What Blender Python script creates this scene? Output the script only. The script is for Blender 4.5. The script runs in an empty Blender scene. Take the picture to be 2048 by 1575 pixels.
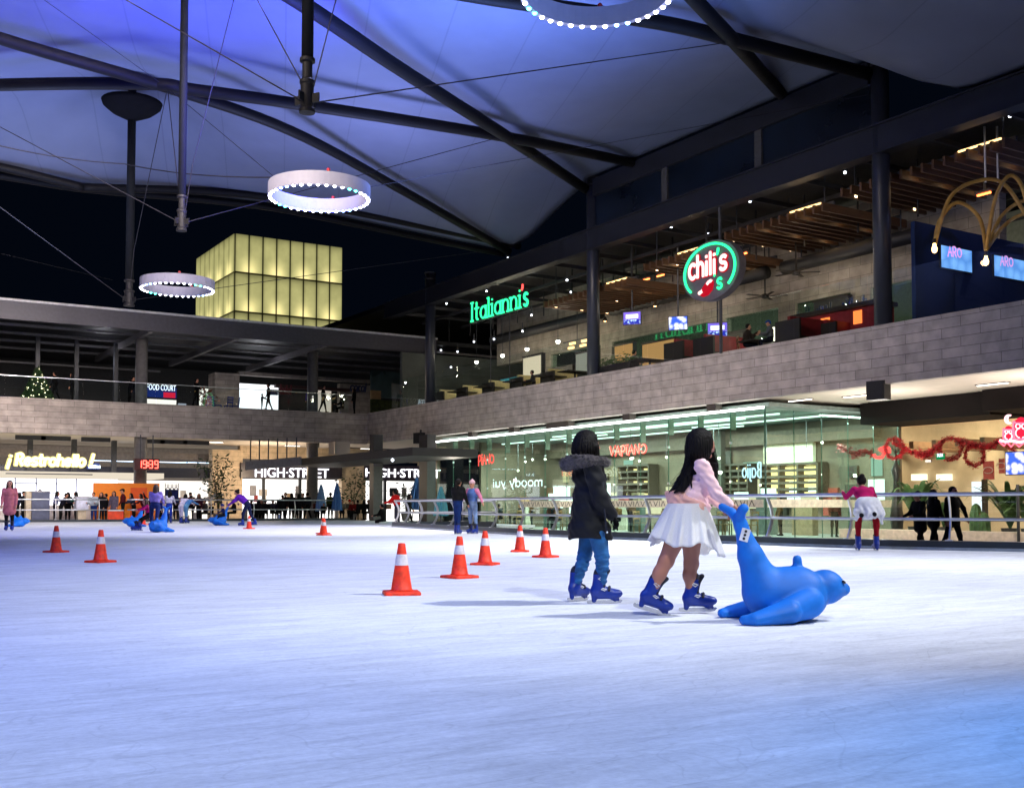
import bpy, math, random
import numpy as np
from mathutils import Vector, Matrix
random.seed(7)
rng = np.random.default_rng(7)
PI = math.pi
SC = bpy.context.scene
COL = SC.collection

# ---------------------------------------------------------------- camera and measuring
H = 0.8                      # eye height above the ice
FPX = 2190.0                 # focal length in pixels of the 2048 wide photograph
YAW = math.atan(1367.0 / FPX)
PITCH = math.radians(2.5)
CY = 1012 - FPX * math.tan(PITCH)
sy, cyw, sp, cp = math.sin(YAW), math.cos(YAW), math.sin(PITCH), math.cos(PITCH)
FWD = Vector((sy * cp, cyw * cp, sp)); RGT = Vector((cyw, -sy, 0)); UPV = RGT.cross(FWD)
EYE = Vector((0, 0, H))

cam = bpy.data.cameras.new('camera'); cam.lens = FPX / 2048 * 36; cam.sensor_width = 36
cam.shift_y = (CY - 787.5) / 2048; cam.clip_end = 600; cam.clip_start = 0.05
camo = bpy.data.objects.new('camera', cam); COL.objects.link(camo)
camo.location = EYE
camo.rotation_euler = Matrix((RGT, UPV, -FWD)).transposed().to_euler()
SC.camera = camo

def ray(px, py): return FWD * FPX + RGT * (px - 1024) + UPV * (CY - py)
def at_z(px, py, z=0.0):
    r = ray(px, py); return EYE + r * ((z - H) / r.z)
def at_X(px, py, X):
    r = ray(px, py); return EYE + r * (X / r.x)
def at_Y(px, py, Y):
    r = ray(px, py); return EYE + r * (Y / r.y)
def at_d(px, py, d): return EYE + ray(px, py) * (d / FPX)
def face_rot(deg): return math.radians(deg) - YAW       # 0 = towards the right of the view, 90 = away

# ---------------------------------------------------------------- materials
_M = {}
def lin(c):
    return tuple(((v / 12.92) if v <= 0.04045 else ((v + 0.055) / 1.055) ** 2.4) for v in c)
def _new(name):
    m = bpy.data.materials.new(name); m.use_nodes = True
    nt = m.node_tree; nt.nodes.clear()
    return m, nt, nt.nodes, nt.links
def mat(name, col=(.5, .5, .5), rough=.6, metal=0., var=.18, scale=6., bump=0., spec=.5, coat=0., coords='Object', stretch=None, detail=4):
    """A principled surface whose colour and roughness wander a little with noise."""
    if name in _M: return _M[name]
    m, nt, N, L = _new(name)
    out = N.new('ShaderNodeOutputMaterial'); b = N.new('ShaderNodeBsdfPrincipled'); L.new(b.outputs[0], out.inputs[0])
    tc = N.new('ShaderNodeTexCoord'); src = tc.outputs[coords]
    if stretch:
        mp = N.new('ShaderNodeMapping'); mp.inputs['Scale'].default_value = stretch; L.new(src, mp.inputs[0]); src = mp.outputs[0]
    nz = N.new('ShaderNodeTexNoise'); nz.inputs['Scale'].default_value = scale; nz.inputs['Detail'].default_value = detail; L.new(src, nz.inputs['Vector'])
    mr = N.new('ShaderNodeMapRange'); mr.inputs[1].default_value = .3; mr.inputs[2].default_value = .7
    mr.inputs[3].default_value = 1 - var; mr.inputs[4].default_value = 1 + var; L.new(nz.outputs[0], mr.inputs[0])
    mx = N.new('ShaderNodeMix'); mx.data_type = 'RGBA'; mx.blend_type = 'MULTIPLY'; mx.inputs[0].default_value = 1
    mx.inputs[6].default_value = (*col, 1); L.new(mr.outputs[0], mx.inputs[7]); L.new(mx.outputs[2], b.inputs['Base Color'])
    m2 = N.new('ShaderNodeMapRange'); m2.inputs[3].default_value = max(.03, rough - .1); m2.inputs[4].default_value = min(1, rough + .1)
    L.new(nz.outputs[0], m2.inputs[0]); L.new(m2.outputs[0], b.inputs['Roughness'])
    b.inputs['Metallic'].default_value = metal; b.inputs['Specular IOR Level'].default_value = spec; b.inputs['Coat Weight'].default_value = coat
    if bump:
        bp = N.new('ShaderNodeBump'); bp.inputs['Strength'].default_value = bump; bp.inputs['Distance'].default_value = .02
        L.new(nz.outputs[0], bp.inputs['Height']); L.new(bp.outputs[0], b.inputs['Normal'])
    _M[name] = m; return m
def cloth(col, name=None, rough=.85):
    n = name or 'cloth_%02x%02x%02x' % tuple(int(255 * min(1, c)) for c in col)
    return mat(n, lin(col), rough, var=.25, scale=9, bump=.25, spec=.2)
def emit(name, col, strength):
    if name in _M: return _M[name]
    m, nt, N, L = _new(name)
    out = N.new('ShaderNodeOutputMaterial'); e = N.new('ShaderNodeEmission')
    e.inputs[0].default_value = (*col, 1); e.inputs[1].default_value = strength; L.new(e.outputs[0], out.inputs[0])
    _M[name] = m; return m
def glass(name, tint=(.9, .96, .93), ior=1.5, rough=.0, gain=1.0):
    if name in _M: return _M[name]
    m, nt, N, L = _new(name)
    out = N.new('ShaderNodeOutputMaterial'); t = N.new('ShaderNodeBsdfTransparent'); g = N.new('ShaderNodeBsdfGlossy')
    t.inputs[0].default_value = (*tint, 1); g.inputs[0].default_value = (1, 1, 1, 1); g.inputs['Roughness'].default_value = rough
    f = N.new('ShaderNodeLayerWeight'); f.inputs[0].default_value = .5
    pw = N.new('ShaderNodeMath'); pw.operation = 'POWER'; pw.inputs[1].default_value = 4.5; L.new(f.outputs['Facing'], pw.inputs[0])
    r0 = ((ior - 1) / (ior + 1)) ** 2; ad = N.new('ShaderNodeMath'); ad.operation = 'MULTIPLY_ADD'; ad.inputs[1].default_value = 1 - r0; ad.inputs[2].default_value = r0; L.new(pw.outputs[0], ad.inputs[0])
    mu = N.new('ShaderNodeMath'); mu.operation = 'MULTIPLY'; mu.inputs[1].default_value = gain; mu.use_clamp = True; L.new(ad.outputs[0], mu.inputs[0])
    mx = N.new('ShaderNodeMixShader'); L.new(mu.outputs[0], mx.inputs[0]); L.new(t.outputs[0], mx.inputs[1]); L.new(g.outputs[0], mx.inputs[2])
    L.new(mx.outputs[0], out.inputs[0]); _M[name] = m; return m

def brick_mat(name, axis, c1, c2, mortar, bw=1.35, bh=.315, rough=.75):
    """Stone ashlar laid on a wall that runs along the world axis given."""
    if name in _M: return _M[name]
    m, nt, N, L = _new(name)
    out = N.new('ShaderNodeOutputMaterial'); b = N.new('ShaderNodeBsdfPrincipled'); L.new(b.outputs[0], out.inputs[0])
    g = N.new('ShaderNodeNewGeometry'); s = N.new('ShaderNodeSeparateXYZ'); c = N.new('ShaderNodeCombineXYZ')
    L.new(g.outputs['Position'], s.inputs[0]); L.new(s.outputs[axis], c.inputs[0]); L.new(s.outputs[2], c.inputs[1])
    br = N.new('ShaderNodeTexBrick'); br.inputs['Scale'].default_value = 1; br.inputs['Brick Width'].default_value = bw; br.inputs['Row Height'].default_value = bh
    br.inputs['Mortar Size'].default_value = .009; br.inputs['Mortar Smooth'].default_value = .2; br.inputs['Bias'].default_value = 0
    br.inputs['Color1'].default_value = (*c1, 1); br.inputs['Color2'].default_value = (*c2, 1); br.inputs['Mortar'].default_value = (*mortar, 1)
    L.new(c.outputs[0], br.inputs['Vector'])
    nz = N.new('ShaderNodeTexNoise'); nz.inputs['Scale'].default_value = 2.2; nz.inputs['Detail'].default_value = 7; L.new(g.outputs['Position'], nz.inputs['Vector'])
    mr = N.new('ShaderNodeMapRange'); mr.inputs[1].default_value = .3; mr.inputs[2].default_value = .7; mr.inputs[3].default_value = .74; mr.inputs[4].default_value = 1.18; L.new(nz.outputs[0], mr.inputs[0])
    mx = N.new('ShaderNodeMix'); mx.data_type = 'RGBA'; mx.blend_type = 'MULTIPLY'; mx.inputs[0].default_value = 1
    L.new(br.outputs[0], mx.inputs[6]); L.new(mr.outputs[0], mx.inputs[7]); L.new(mx.outputs[2], b.inputs['Base Color'])
    b.inputs['Roughness'].default_value = rough
    bp = N.new('ShaderNodeBump'); bp.inputs['Strength'].default_value = .5; bp.inputs['Distance'].default_value = .02; bp.invert = True
    L.new(br.outputs['Fac'], bp.inputs['Height']); L.new(bp.outputs[0], b.inputs['Normal'])
    _M[name] = m; return m

# ---------------------------------------------------------------- mesh collecting
class MB:
    def __init__(s): s.v = []; s.f = []; s.mi = []
    def add(s, vs, fs, mi=0):
        o = len(s.v); s.v += [tuple(v) for v in vs]; s.f += [tuple(i + o for i in f) for f in fs]; s.mi += [mi] * len(fs); return s
    def box(s, x0, x1, y0, y1, z0, z1, mi=0):
        return s.add([(x0, y0, z0), (x1, y0, z0), (x1, y1, z0), (x0, y1, z0), (x0, y0, z1), (x1, y0, z1), (x1, y1, z1), (x0, y1, z1)],
                     [(3, 2, 1, 0), (4, 5, 6, 7), (0, 1, 5, 4), (1, 2, 6, 5), (2, 3, 7, 6), (3, 0, 4, 7)], mi)
    def cbox(s, c, d, mi=0, rz=0.0, ry=0.0):
        R = Matrix.Rotation(rz, 3, 'Z') @ Matrix.Rotation(ry, 3, 'Y'); c = Vector(c)
        vs = [c + R @ Vector((d[0] / 2 * a, d[1] / 2 * b, d[2] / 2 * e)) for e in (-1, 1) for a, b in ((-1, -1), (1, -1), (1, 1), (-1, 1))]
        return s.add(vs, [(3, 2, 1, 0), (4, 5, 6, 7), (0, 1, 5, 4), (1, 2, 6, 5), (2, 3, 7, 6), (3, 0, 4, 7)], mi)
    def beam(s, a, b, w, h, mi=0):
        """A rectangular bar from a to b."""
        a, b = Vector(a), Vector(b); d = (b - a).normalized()
        u = d.cross(Vector((0, 0, 1)))
        if u.length < 1e-4: u = Vector((1, 0, 0))
        u.normalize(); n = u.cross(d)
        vs = [p + u * (w / 2 * i) + n * (h / 2 * j) for p in (a, b) for i, j in ((-1, -1), (1, -1), (1, 1), (-1, 1))]
        return s.add(vs, [(3, 2, 1, 0), (4, 5, 6, 7), (0, 1, 5, 4), (1, 2, 6, 5), (2, 3, 7, 6), (3, 0, 4, 7)], mi)
    def path(s, pts, r, n=8, mi=0, caps=True, closed=False):
        pts = [Vector(p) for p in pts]; m = len(pts); rs = r if hasattr(r, '__len__') else [r] * m
        up = Vector((0, 0, 1)); vs = []; prev = None
        for i, p in enumerate(pts):
            if closed: d = pts[(i + 1) % m] - pts[i - 1]
            else: d = pts[min(i + 1, m - 1)] - pts[max(i - 1, 0)]
            d = d.normalized() if d.length > 1e-9 else Vector((0, 0, 1))
            if prev is None:
                u = d.cross(up)
                if u.length < 1e-3: u = d.cross(Vector((1, 0, 0)))
            else: u = prev - d * prev.dot(d)
            u.normalize(); prev = u; w = d.cross(u)
            vs += [p + (u * math.cos(2 * PI * k / n) + w * math.sin(2 * PI * k / n)) * rs[i] for k in range(n)]
        fs = []
        for i in range(m if closed else m - 1):
            j = (i + 1) % m
            fs += [(i * n + k, i * n + (k + 1) % n, j * n + (k + 1) % n, j * n + k) for k in range(n)]
        if caps and not closed: fs += [tuple(range(n - 1, -1, -1)), tuple(range((m - 1) * n, m * n))]
        return s.add(vs, fs, mi)
    def lathe(s, prof, n=24, c=(0, 0, 0), mi=0, caps=True):
        vs = [(c[0] + r * math.cos(2 * PI * k / n), c[1] + r * math.sin(2 * PI * k / n), c[2] + z) for r, z in prof for k in range(n)]
        m = len(prof); fs = [(i * n + k, i * n + (k + 1) % n, (i + 1) * n + (k + 1) % n, (i + 1) * n + k) for i in range(m - 1) for k in range(n)]
        if caps: fs += [tuple(range(n - 1, -1, -1)), tuple(range((m - 1) * n, m * n))]
        return s.add(vs, fs, mi)
    def prism(s, poly, z0, z1, mi=0):
        n = len(poly); vs = [(x, y, z0) for x, y in poly] + [(x, y, z1) for x, y in poly]
        return s.add(vs, [tuple(range(n - 1, -1, -1)), tuple(range(n, 2 * n))] + [(i, (i + 1) % n, n + (i + 1) % n, n + i) for i in range(n)], mi)
    def ball(s, c, r, n=10, mi=0):
        rr = r if hasattr(r, '__len__') else (r, r, r); m = max(4, n // 2 + 1)
        vs = []; 
        for i in range(m + 1):
            a = PI * i / m - PI / 2
            for k in range(n):
                b = 2 * PI * k / n; ca = max(1e-3, math.cos(a))
                vs.append((c[0] + rr[0] * ca * math.cos(b), c[1] + rr[1] * ca * math.sin(b), c[2] + rr[2] * math.sin(a)))
        fs = [(i * n + k, i * n + (k + 1) % n, (i + 1) * n + (k + 1) % n, (i + 1) * n + k) for i in range(m) for k in range(n)]
        fs += [tuple(range(n - 1, -1, -1)), tuple(range(m * n, (m + 1) * n))]
        return s.add(vs, fs, mi)
    def xf(s, M, start=0):
        s.v[start:] = [tuple(M @ Vector(v)) for v in s.v[start:]]; return s
    def build(s, name, mats, parent=None, world=False, smooth=False, loc=None):
        me = bpy.data.meshes.new(name); me.from_pydata(s.v, [], s.f)
        for m in (mats if isinstance(mats, (list, tuple)) else [mats]): me.materials.append(m)
        if any(s.mi): me.polygons.foreach_set('material_index', s.mi)
        if smooth: me.polygons.foreach_set('use_smooth', [True] * len(s.f))
        me.update()
        o = bpy.data.objects.new(name, me); COL.objects.link(o)
        if loc is not None: o.location = loc
        if parent is not None:
            o.parent = parent
            if world: o.matrix_parent_inverse = root_matrix(parent).inverted()
        return o
def root_matrix(o):
    M = Matrix.Translation(o.location) @ o.rotation_euler.to_matrix().to_4x4()
    if o.parent is not None: M = root_matrix(o.parent) @ o.matrix_parent_inverse @ M
    return M

def tag(o, label=None, cat=None, group=None, kind=None):
    if label: o['label'] = label
    if cat: o['category'] = cat
    if group: o['group'] = group
    if kind: o['kind'] = kind
    return o
def thing(name, label, cat, loc=(0, 0, 0), rz=0.0, group=None):
    o = bpy.data.objects.new(name, None); COL.objects.link(o); o.empty_display_size = .2
    o.location = loc; o.rotation_euler = (0, 0, rz); return tag(o, label, cat, group)
KIDS = {}
def dup(root, loc, rz, label, group=None):
    """A copy of a thing together with its parts and their sub-parts."""
    def cp(o, par):
        c = o.copy(); COL.objects.link(c); c.parent = par
        for k in [k for k in bpy.data.objects if k.parent == o]: cp(k, c)
        return c
    r = cp(root, None); r.location = loc; r.rotation_euler = (0, 0, rz); r['label'] = label
    if group: r['group'] = group
    return r

def lamp(kind, loc, power, col=(1, 1, 1), size=.3, target=None, spot=60, blend=.5, name='lamp', shape=None, size_y=None):
    d = bpy.data.lights.new(name, kind); d.energy = power; d.color = col
    if kind == 'AREA':
        d.size = size
        if size_y: d.shape = 'RECTANGLE'; d.size_y = size_y
    else: d.shadow_soft_size = size
    if kind == 'SPOT': d.spot_size = math.radians(spot); d.spot_blend = blend
    o = bpy.data.objects.new(name, d); COL.objects.link(o); o.location = loc
    if target is not None: o.rotation_euler = (Vector(target) - Vector(loc)).to_track_quat('-Z', 'Y').to_euler()
    return o

# ---------------------------------------------------------------- implicit surfaces (smooth unions of tapered limbs)
def surface_nets(F, org, h):
    S = F < 0; nx, ny, nz = F.shape
    cs = (nx - 1, ny - 1, nz - 1); cnt = np.zeros(cs, np.float32); sm = [np.zeros(cs, np.float32) for _ in range(3)]
    masks = []
    for ax in range(3):
        a0 = [slice(None)] * 3; a1 = [slice(None)] * 3; a0[ax] = slice(0, -1); a1[ax] = slice(1, None)
        f0, f1 = F[tuple(a0)], F[tuple(a1)]; m = S[tuple(a0)] != S[tuple(a1)]; masks.append(m)
        t = np.where(m, f0 / np.where(m, f0 - f1, 1), 0).astype(np.float32); mf = m.astype(np.float32)
        o1, o2 = [i for i in range(3) if i != ax]
        for a in (0, 1):
            for b in (0, 1):
                sl = [slice(None)] * 3; sl[o1] = slice(a, a + cs[o1]); sl[o2] = slice(b, b + cs[o2]); sl = tuple(sl)
                sm[ax] += t[sl]; sm[o1] += a * mf[sl]; sm[o2] += b * mf[sl]; cnt += mf[sl]
    act = cnt > 0; idx = -np.ones(cs, np.int64); ijk = np.argwhere(act); idx[act] = np.arange(len(ijk))
    V = np.stack([ijk[:, i] + sm[i][act] / cnt[act] for i in range(3)], 1) * h + np.asarray(org)
    Q = []
    for ax in range(3):
        m = masks[ax].copy(); o1, o2 = (ax + 1) % 3, (ax + 2) % 3
        for o in (o1, o2):
            z = [slice(None)] * 3; z[o] = 0; m[tuple(z)] = False; z[o] = m.shape[o] - 1; m[tuple(z)] = False
        e = np.argwhere(m)
        if not len(e): continue
        def cid(d1, d2):
            c = e.copy(); c[:, o1] -= d1; c[:, o2] -= d2; return idx[c[:, 0], c[:, 1], c[:, 2]]
        q = np.stack([cid(1, 1), cid(0, 1), cid(0, 0), cid(1, 0)], 1)
        ins = S[e[:, 0], e[:, 1], e[:, 2]]; q[~ins] = q[~ins][:, ::-1]; Q.append(q)
    return V, np.concatenate(Q)

def cap(p0, r0, p1, r1, zone=0, lat=1.0, k=None): return ('c', Vector(p0), r0, Vector(p1), r1, zone, lat, k)
def ell(c, r, zone=0, R=None, k=None): return ('e', Vector(c), r, R, zone, None, None, k)

def sdf_eval(prims, h, k, pad=0.0):
    lo = np.full(3, 1e9); hi = np.full(3, -1e9); bbs = []
    for p in prims:
        if p[0] == 'c':
            r = max(p[2], p[4]); e = np.array([r, r * p[6], r]); a, b = np.array(p[1]), np.array(p[3])
            l, u = np.minimum(a, b) - e, np.maximum(a, b) + e
        else:
            r = max(p[2]); l, u = np.array(p[1]) - r, np.array(p[1]) + r
        bbs.append((l, u)); lo = np.minimum(lo, l); hi = np.maximum(hi, u)
    lo = lo - (3 * h + pad); hi = hi + (3 * h + pad); n = np.ceil((hi - lo) / h).astype(int) + 1
    F = np.full(n, .5, np.float32); B = np.full(n, 9., np.float32); Z = np.zeros(n, np.int8)
    for p, (l, u) in zip(prims, bbs):
        kk = p[7] if p[7] is not None else k; m = kk + 3 * h + pad
        i0 = np.maximum(0, np.floor((l - m - lo) / h).astype(int)); i1 = np.minimum(n, np.ceil((u + m - lo) / h).astype(int) + 1)
        sl = tuple(slice(a, b) for a, b in zip(i0, i1))
        X, Y, Zc = [np.asarray(lo[i] + h * np.arange(i0[i], i1[i]), np.float32) for i in range(3)]
        X = X[:, None, None]; Y = Y[None, :, None]; Zc = Zc[None, None, :]
        if p[0] == 'c':
            a, b = p[1], p[3]; lat = p[6]; y0 = (a.y + b.y) / 2
            if lat != 1: Yq = (Y - y0) / lat + y0; ay, by = (a.y - y0) / lat + y0, (b.y - y0) / lat + y0
            else: Yq = Y; ay, by = a.y, b.y
            d = np.array([b.x - a.x, by - ay, b.z - a.z]); dd = float(d @ d) + 1e-12
            qx, qy, qz = X - a.x, Yq - ay, Zc - a.z
            t = np.clip((qx * d[0] + qy * d[1] + qz * d[2]) / dd, 0, 1)
            D = np.sqrt((qx - t * d[0]) ** 2 + (qy - t * d[1]) ** 2 + (qz - t * d[2]) ** 2) - (p[2] + (p[4] - p[2]) * t)
            zone = p[5]
        else:
            qx, qy, qz = X - p[1].x, Y - p[1].y, Zc - p[1].z
            if p[3] is not None:
                R = p[3]; qx, qy, qz = (R[0][0] * qx + R[1][0] * qy + R[2][0] * qz, R[0][1] * qx + R[1][1] * qy + R[2][1] * qz, R[0][2] * qx + R[1][2] * qy + R[2][2] * qz)
            r = p[2]; k0 = np.sqrt((qx / r[0]) ** 2 + (qy / r[1]) ** 2 + (qz / r[2]) ** 2)
            k1 = np.sqrt((qx / r[0] ** 2) ** 2 + (qy / r[1] ** 2) ** 2 + (qz / r[2] ** 2) ** 2) + 1e-6
            D = k0 * (k0 - 1) / k1; zone = p[4]
        D = D.astype(np.float32); Fs = F[sl]; Bs = B[sl]; Zs = Z[sl]
        hh = np.clip(.5 + .5 * (D - Fs) / kk, 0, 1) if kk > 0 else (D > Fs).astype(np.float32)
        F[sl] = D * (1 - hh) + Fs * hh - kk * hh * (1 - hh)
        w = D < Bs; Bs[w] = D[w]; Zs[w] = zone
    return F, Z, lo
def grid_of(F, lo, h): return [lo[i] + h * np.arange(F.shape[i]).reshape([-1 if j == i else 1 for j in range(3)]) for i in range(3)]
def sdf_build(name, prims, mats, h, k=.02, parent=None, field=None, pad=0.0, smooth=True, zonefix=None):
    F, Z, lo = sdf_eval(prims, h, k, pad)
    if field is not None: F = field(F, *grid_of(F, lo, h)).astype(np.float32)
    V, Q = surface_nets(F, lo, h)
    C = V[Q].mean(1); ci = np.clip(np.round((C - lo) / h).astype(int), 0, np.array(F.shape) - 1)
    zi = Z[ci[:, 0], ci[:, 1], ci[:, 2]].astype(int)
    if zonefix is not None: zi = zonefix(zi, C)
    me = bpy.data.meshes.new(name); nv, nq = len(V), len(Q)
    me.vertices.add(nv); me.vertices.foreach_set('co', V.astype(np.float32).ravel())
    me.loops.add(nq * 4); me.loops.foreach_set('vertex_index', Q.astype(np.int32).ravel())
    me.polygons.add(nq); me.polygons.foreach_set('loop_start', np.arange(0, nq * 4, 4, dtype=np.int32))
    for m in mats: me.materials.append(m)
    me.update(calc_edges=True)
    me.polygons.foreach_set('material_index', np.ascontiguousarray(zi, np.int32))
    me.polygons.foreach_set('use_smooth', [smooth] * nq); me.validate()
    o = bpy.data.objects.new(name, me); COL.objects.link(o)
    if parent is not None: o.parent = parent
    return o
# ---------------------------------------------------------------- lettering
def arc(cx, cy, rx, ry, a0, a1, n=14):
    return [(cx + rx * math.cos(math.radians(a0 + (a1 - a0) * i / n)), cy + ry * math.sin(math.radians(a0 + (a1 - a0) * i / n))) for i in range(n + 1)]
# every glyph: advance width and strokes; x-height .66, capitals 1
G = {
 'c': (.58, [arc(.33, .33, .28, .33, 50, 310)]),
 'h': (.60, [[(.08, 0), (.08, 1.0)], [(.08, .38)] + arc(.30, .38, .22, .26, 180, 0) + [(.52, 0)]]),
 'i': (.24, [[(.12, 0), (.12, .62)], [(.12, .84), (.12, .87)]]),
 'l': (.24, [[(.12, 0), (.12, 1.0)]]),
 "'": (.16, [[(.10, 1.02), (.09, .9), (.03, .78)]]),
 's': (.50, [arc(.26, .49, .19, .16, 35, 270, 10) + arc(.24, .17, .2, .16, 90, -150, 10)]),
 'n': (.60, [[(.08, 0), (.08, .64)], [(.08, .38)] + arc(.30, .38, .22, .26, 180, 0) + [(.52, 0)]]),
 'a': (.58, [arc(.30, .32, .24, .31, 20, 340), [(.53, .63), (.53, 0)]]),
 't': (.42, [[(.18, .95), (.18, .12)] + arc(.28, .12, .1, .1, 180, 290, 5), [(.04, .64), (.36, .64)]]),
 'o': (.62, [arc(.30, .33, .25, .31, 0, 360, 20)]),
 'r': (.42, [[(.08, 0), (.08, .64)], [(.08, .38)] + arc(.28, .4, .2, .23, 180, 60, 7)]),
 'e': (.60, [[(.06, .35), (.54, .35)] + arc(.30, .33, .24, .3, 5, 310, 14)]),
 'd': (.60, [arc(.28, .32, .23, .31, 20, 340), [(.52, 1.0), (.52, 0)]]),
 'y': (.55, [[(.05, .64), (.28, .05)], [(.5, .64), (.16, -.25)]]),
 'u': (.60, [[(.08, .64), (.08, .28)] + arc(.29, .26, .21, .25, 180, 360, 10) + [(.5, .64)], [(.5, .3), (.5, 0)]]),
 'm': (.86, [[(.07, 0), (.07, .64)], arc(.24, .42, .17, .21, 180, 0, 8) + [(.41, 0)], arc(.6, .42, .18, .21, 180, 0, 8) + [(.78, 0)]]),
 'j': (.26, [[(.16, .62), (.16, -.12)] + arc(.04, -.12, .12, .12, 0, -110, 5), [(.16, .84), (.16, .87)]]),
 'I': (.30, [[(.14, 0), (.14, 1)]]),
 'R': (.66, [[(.08, 0), (.08, 1), (.3, 1)] + arc(.3, .74, .24, .26, 90, -90, 8) + [(.08, .48)], [(.3, .48), (.58, 0)]]),
 'B': (.62, [[(.08, 0), (.08, 1), (.28, 1)] + arc(.28, .76, .2, .24, 90, -90, 7) + [(.08, .52)], [(.28, .52)] + arc(.28, .26, .25, .26, 90, -90, 7) + [(.08, 0)]]),
 'V': (.62, [[(.03, .95), (.26, .02), (.62, 1.0)]]),
 'A': (.66, [[(.02, -.05), (.34, .95), (.60, .02)], [(.12, .36), (.56, .40)]]),
 'P': (.58, [[(.1, -.1), (.12, .95)], [(.02, .88)] + arc(.28, .66, .27, .3, 100, -100, 9) + [(.1, .4)]]),
 'N': (.62, [[(.06, 0), (.1, .95), (.5, .05), (.58, 1.02)]]),
 'O': (.74, [arc(.36, .5, .32, .42, 0, 360, 18)]),
 '!': (.34, [[(.22, 1.1), (.12, .32)], [(.08, .06), (.085, .09)]]),
 '¡': (.34, [[(.12, -.3), (.22, .5)], [(.26, .78), (.265, .81)]]),
 ' ': (.3, []),
}
def strokes(text, track=.06, slant=0.0):
    x = 0; out = []
    for ch in text:
        if ch in ('ï',):
            g = (.24, [[(.12, 0), (.12, .8)], [(.04, .98), (.05, 1.0)], [(.2, .98), (.21, 1.0)]])
        else: g = G[ch]
        for st in g[1]: out.append([(x + px + slant * py, py) for px, py in st])
        x += g[0] + track
    return out, x - track
def lettering(name, text, material, r, origin, u, height, parent=None, width=None, track=.06, slant=0.0, flat=.5, mirror=False, serif=False, lift=0.0, n=8, taper=None):
    """Tube letters standing on a wall: origin is the lower left end, u the reading direction; they face u x up."""
    st, w = strokes(text, track, slant); u = Vector(u).normalized(); up = Vector((0, 0, 1)); nrm = u.cross(up)
    sx = (width / w) if width else height
    if serif:
        add = []
        for s in st:
            xs = [p[0] for p in s]; ys = [p[1] for p in s]
            if max(xs) - min(xs) < .02 and max(ys) - min(ys) > .4:
                for yy in (min(ys), max(ys)): add.append([(xs[0] - .1, yy), (xs[0] + (.1 if yy < .1 or max(ys) > .9 and text[0] == 'I' and xs[0] < .2 else .02), yy)])
            elif abs(s[-1][1]) < .02 and len(s) > 4: add.append([(s[-1][0] - .09, 0), (s[-1][0] + .09, 0)])
        st = st + add
    mb = MB(); O = Vector(origin)
    for s in st:
        pts = []
        for px, py in s:
            if mirror: px = w - px
            pts.append(O + u * (px * sx) + up * (py * height) + nrm * lift)
        if (pts[0] - pts[-1]).length < 1e-6: start = len(mb.v); mb.path(pts[:-1], r, n, closed=True)
        else:
            d0 = (pts[0] - pts[1]).normalized(); d1 = (pts[-1] - pts[-2]).normalized()
            pts = [pts[0] + d0 * r * .6] + pts + [pts[-1] + d1 * r * .6]; start = len(mb.v)
            mb.path(pts, [r * .75] + [r] * (len(pts) - 2) + [r * .75], n)
        mb.v[start:] = [tuple(Vector(v) - nrm * ((Vector(v) - O).dot(nrm) - lift) * (1 - flat)) for v in mb.v[start:]]
    return mb.build(name, material, parent, world=True, smooth=True)
def font_text(name, text, material, origin, u, height, parent=None, depth=.04, width=None, mirror=False):
    """Plain block lettering from the built-in face."""
    c = bpy.data.curves.new(name, 'FONT'); c.body = text; c.size = height / .73; c.extrude = depth / 2; c.resolution_u = 3
    t = bpy.data.objects.new(name, c); COL.objects.link(t)
    dg = bpy.context.evaluated_depsgraph_get(); me = bpy.data.meshes.new_from_object(t.evaluated_get(dg))
    bpy.data.objects.remove(t); bpy.data.curves.remove(c)
    xs = [v.co.x for v in me.vertices]; x0, w = min(xs), max(xs) - min(xs); k = (width / w) if width else 1
    u = Vector(u).normalized(); up = Vector((0, 0, 1)); nrm = u.cross(up); O = Vector(origin)
    for v in me.vertices:
        x = v.co.x - x0
        if mirror: x = w - x
        v.co = O + u * (x * k) + up * v.co.y + nrm * (v.co.z + depth / 2)
    me.materials.clear(); me.materials.append(material); me.name = name
    o = bpy.data.objects.new(name, me); COL.objects.link(o)
    if parent is not None: o.parent = parent; o.matrix_parent_inverse = root_matrix(parent).inverted()
    return o
NEGY = (0, -1, 0); POSX = (1, 0, 0)
# ---------------------------------------------------------------- the place: planes of the two galleries
XF, YB = 29.2, 64.3           # front of the right gallery, front of the far gallery
ZP, ZS = 6.7, 4.8             # top and bottom of the stone parapets
FR, FB = -0.40, -0.10         # mall floor beside the rink, and the raised one at its far end
def rectY(x0, y0, x1, y1, Y):
    a = at_Y(x0, y0, Y); b = at_Y(x1, y1, Y); return a.x, b.x, min(a.z, b.z), max(a.z, b.z)
def rectX(x0, y0, x1, y1, X):
    a = at_X(x0, y0, X); b = at_X(x1, y1, X); return a.y, b.y, min(a.z, b.z), max(a.z, b.z)

# ---- world: a dark navy night
w = bpy.data.worlds.new('World'); SC.world = w; w.use_nodes = True
wn = w.node_tree; wn.nodes.clear()
wo = wn.nodes.new('ShaderNodeOutputWorld'); bg = wn.nodes.new('ShaderNodeBackground'); wn.links.new(bg.outputs[0], wo.inputs[0])
bg.inputs[0].default_value = (.10, .22, .55, 1); bg.inputs[1].default_value = .008

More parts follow.
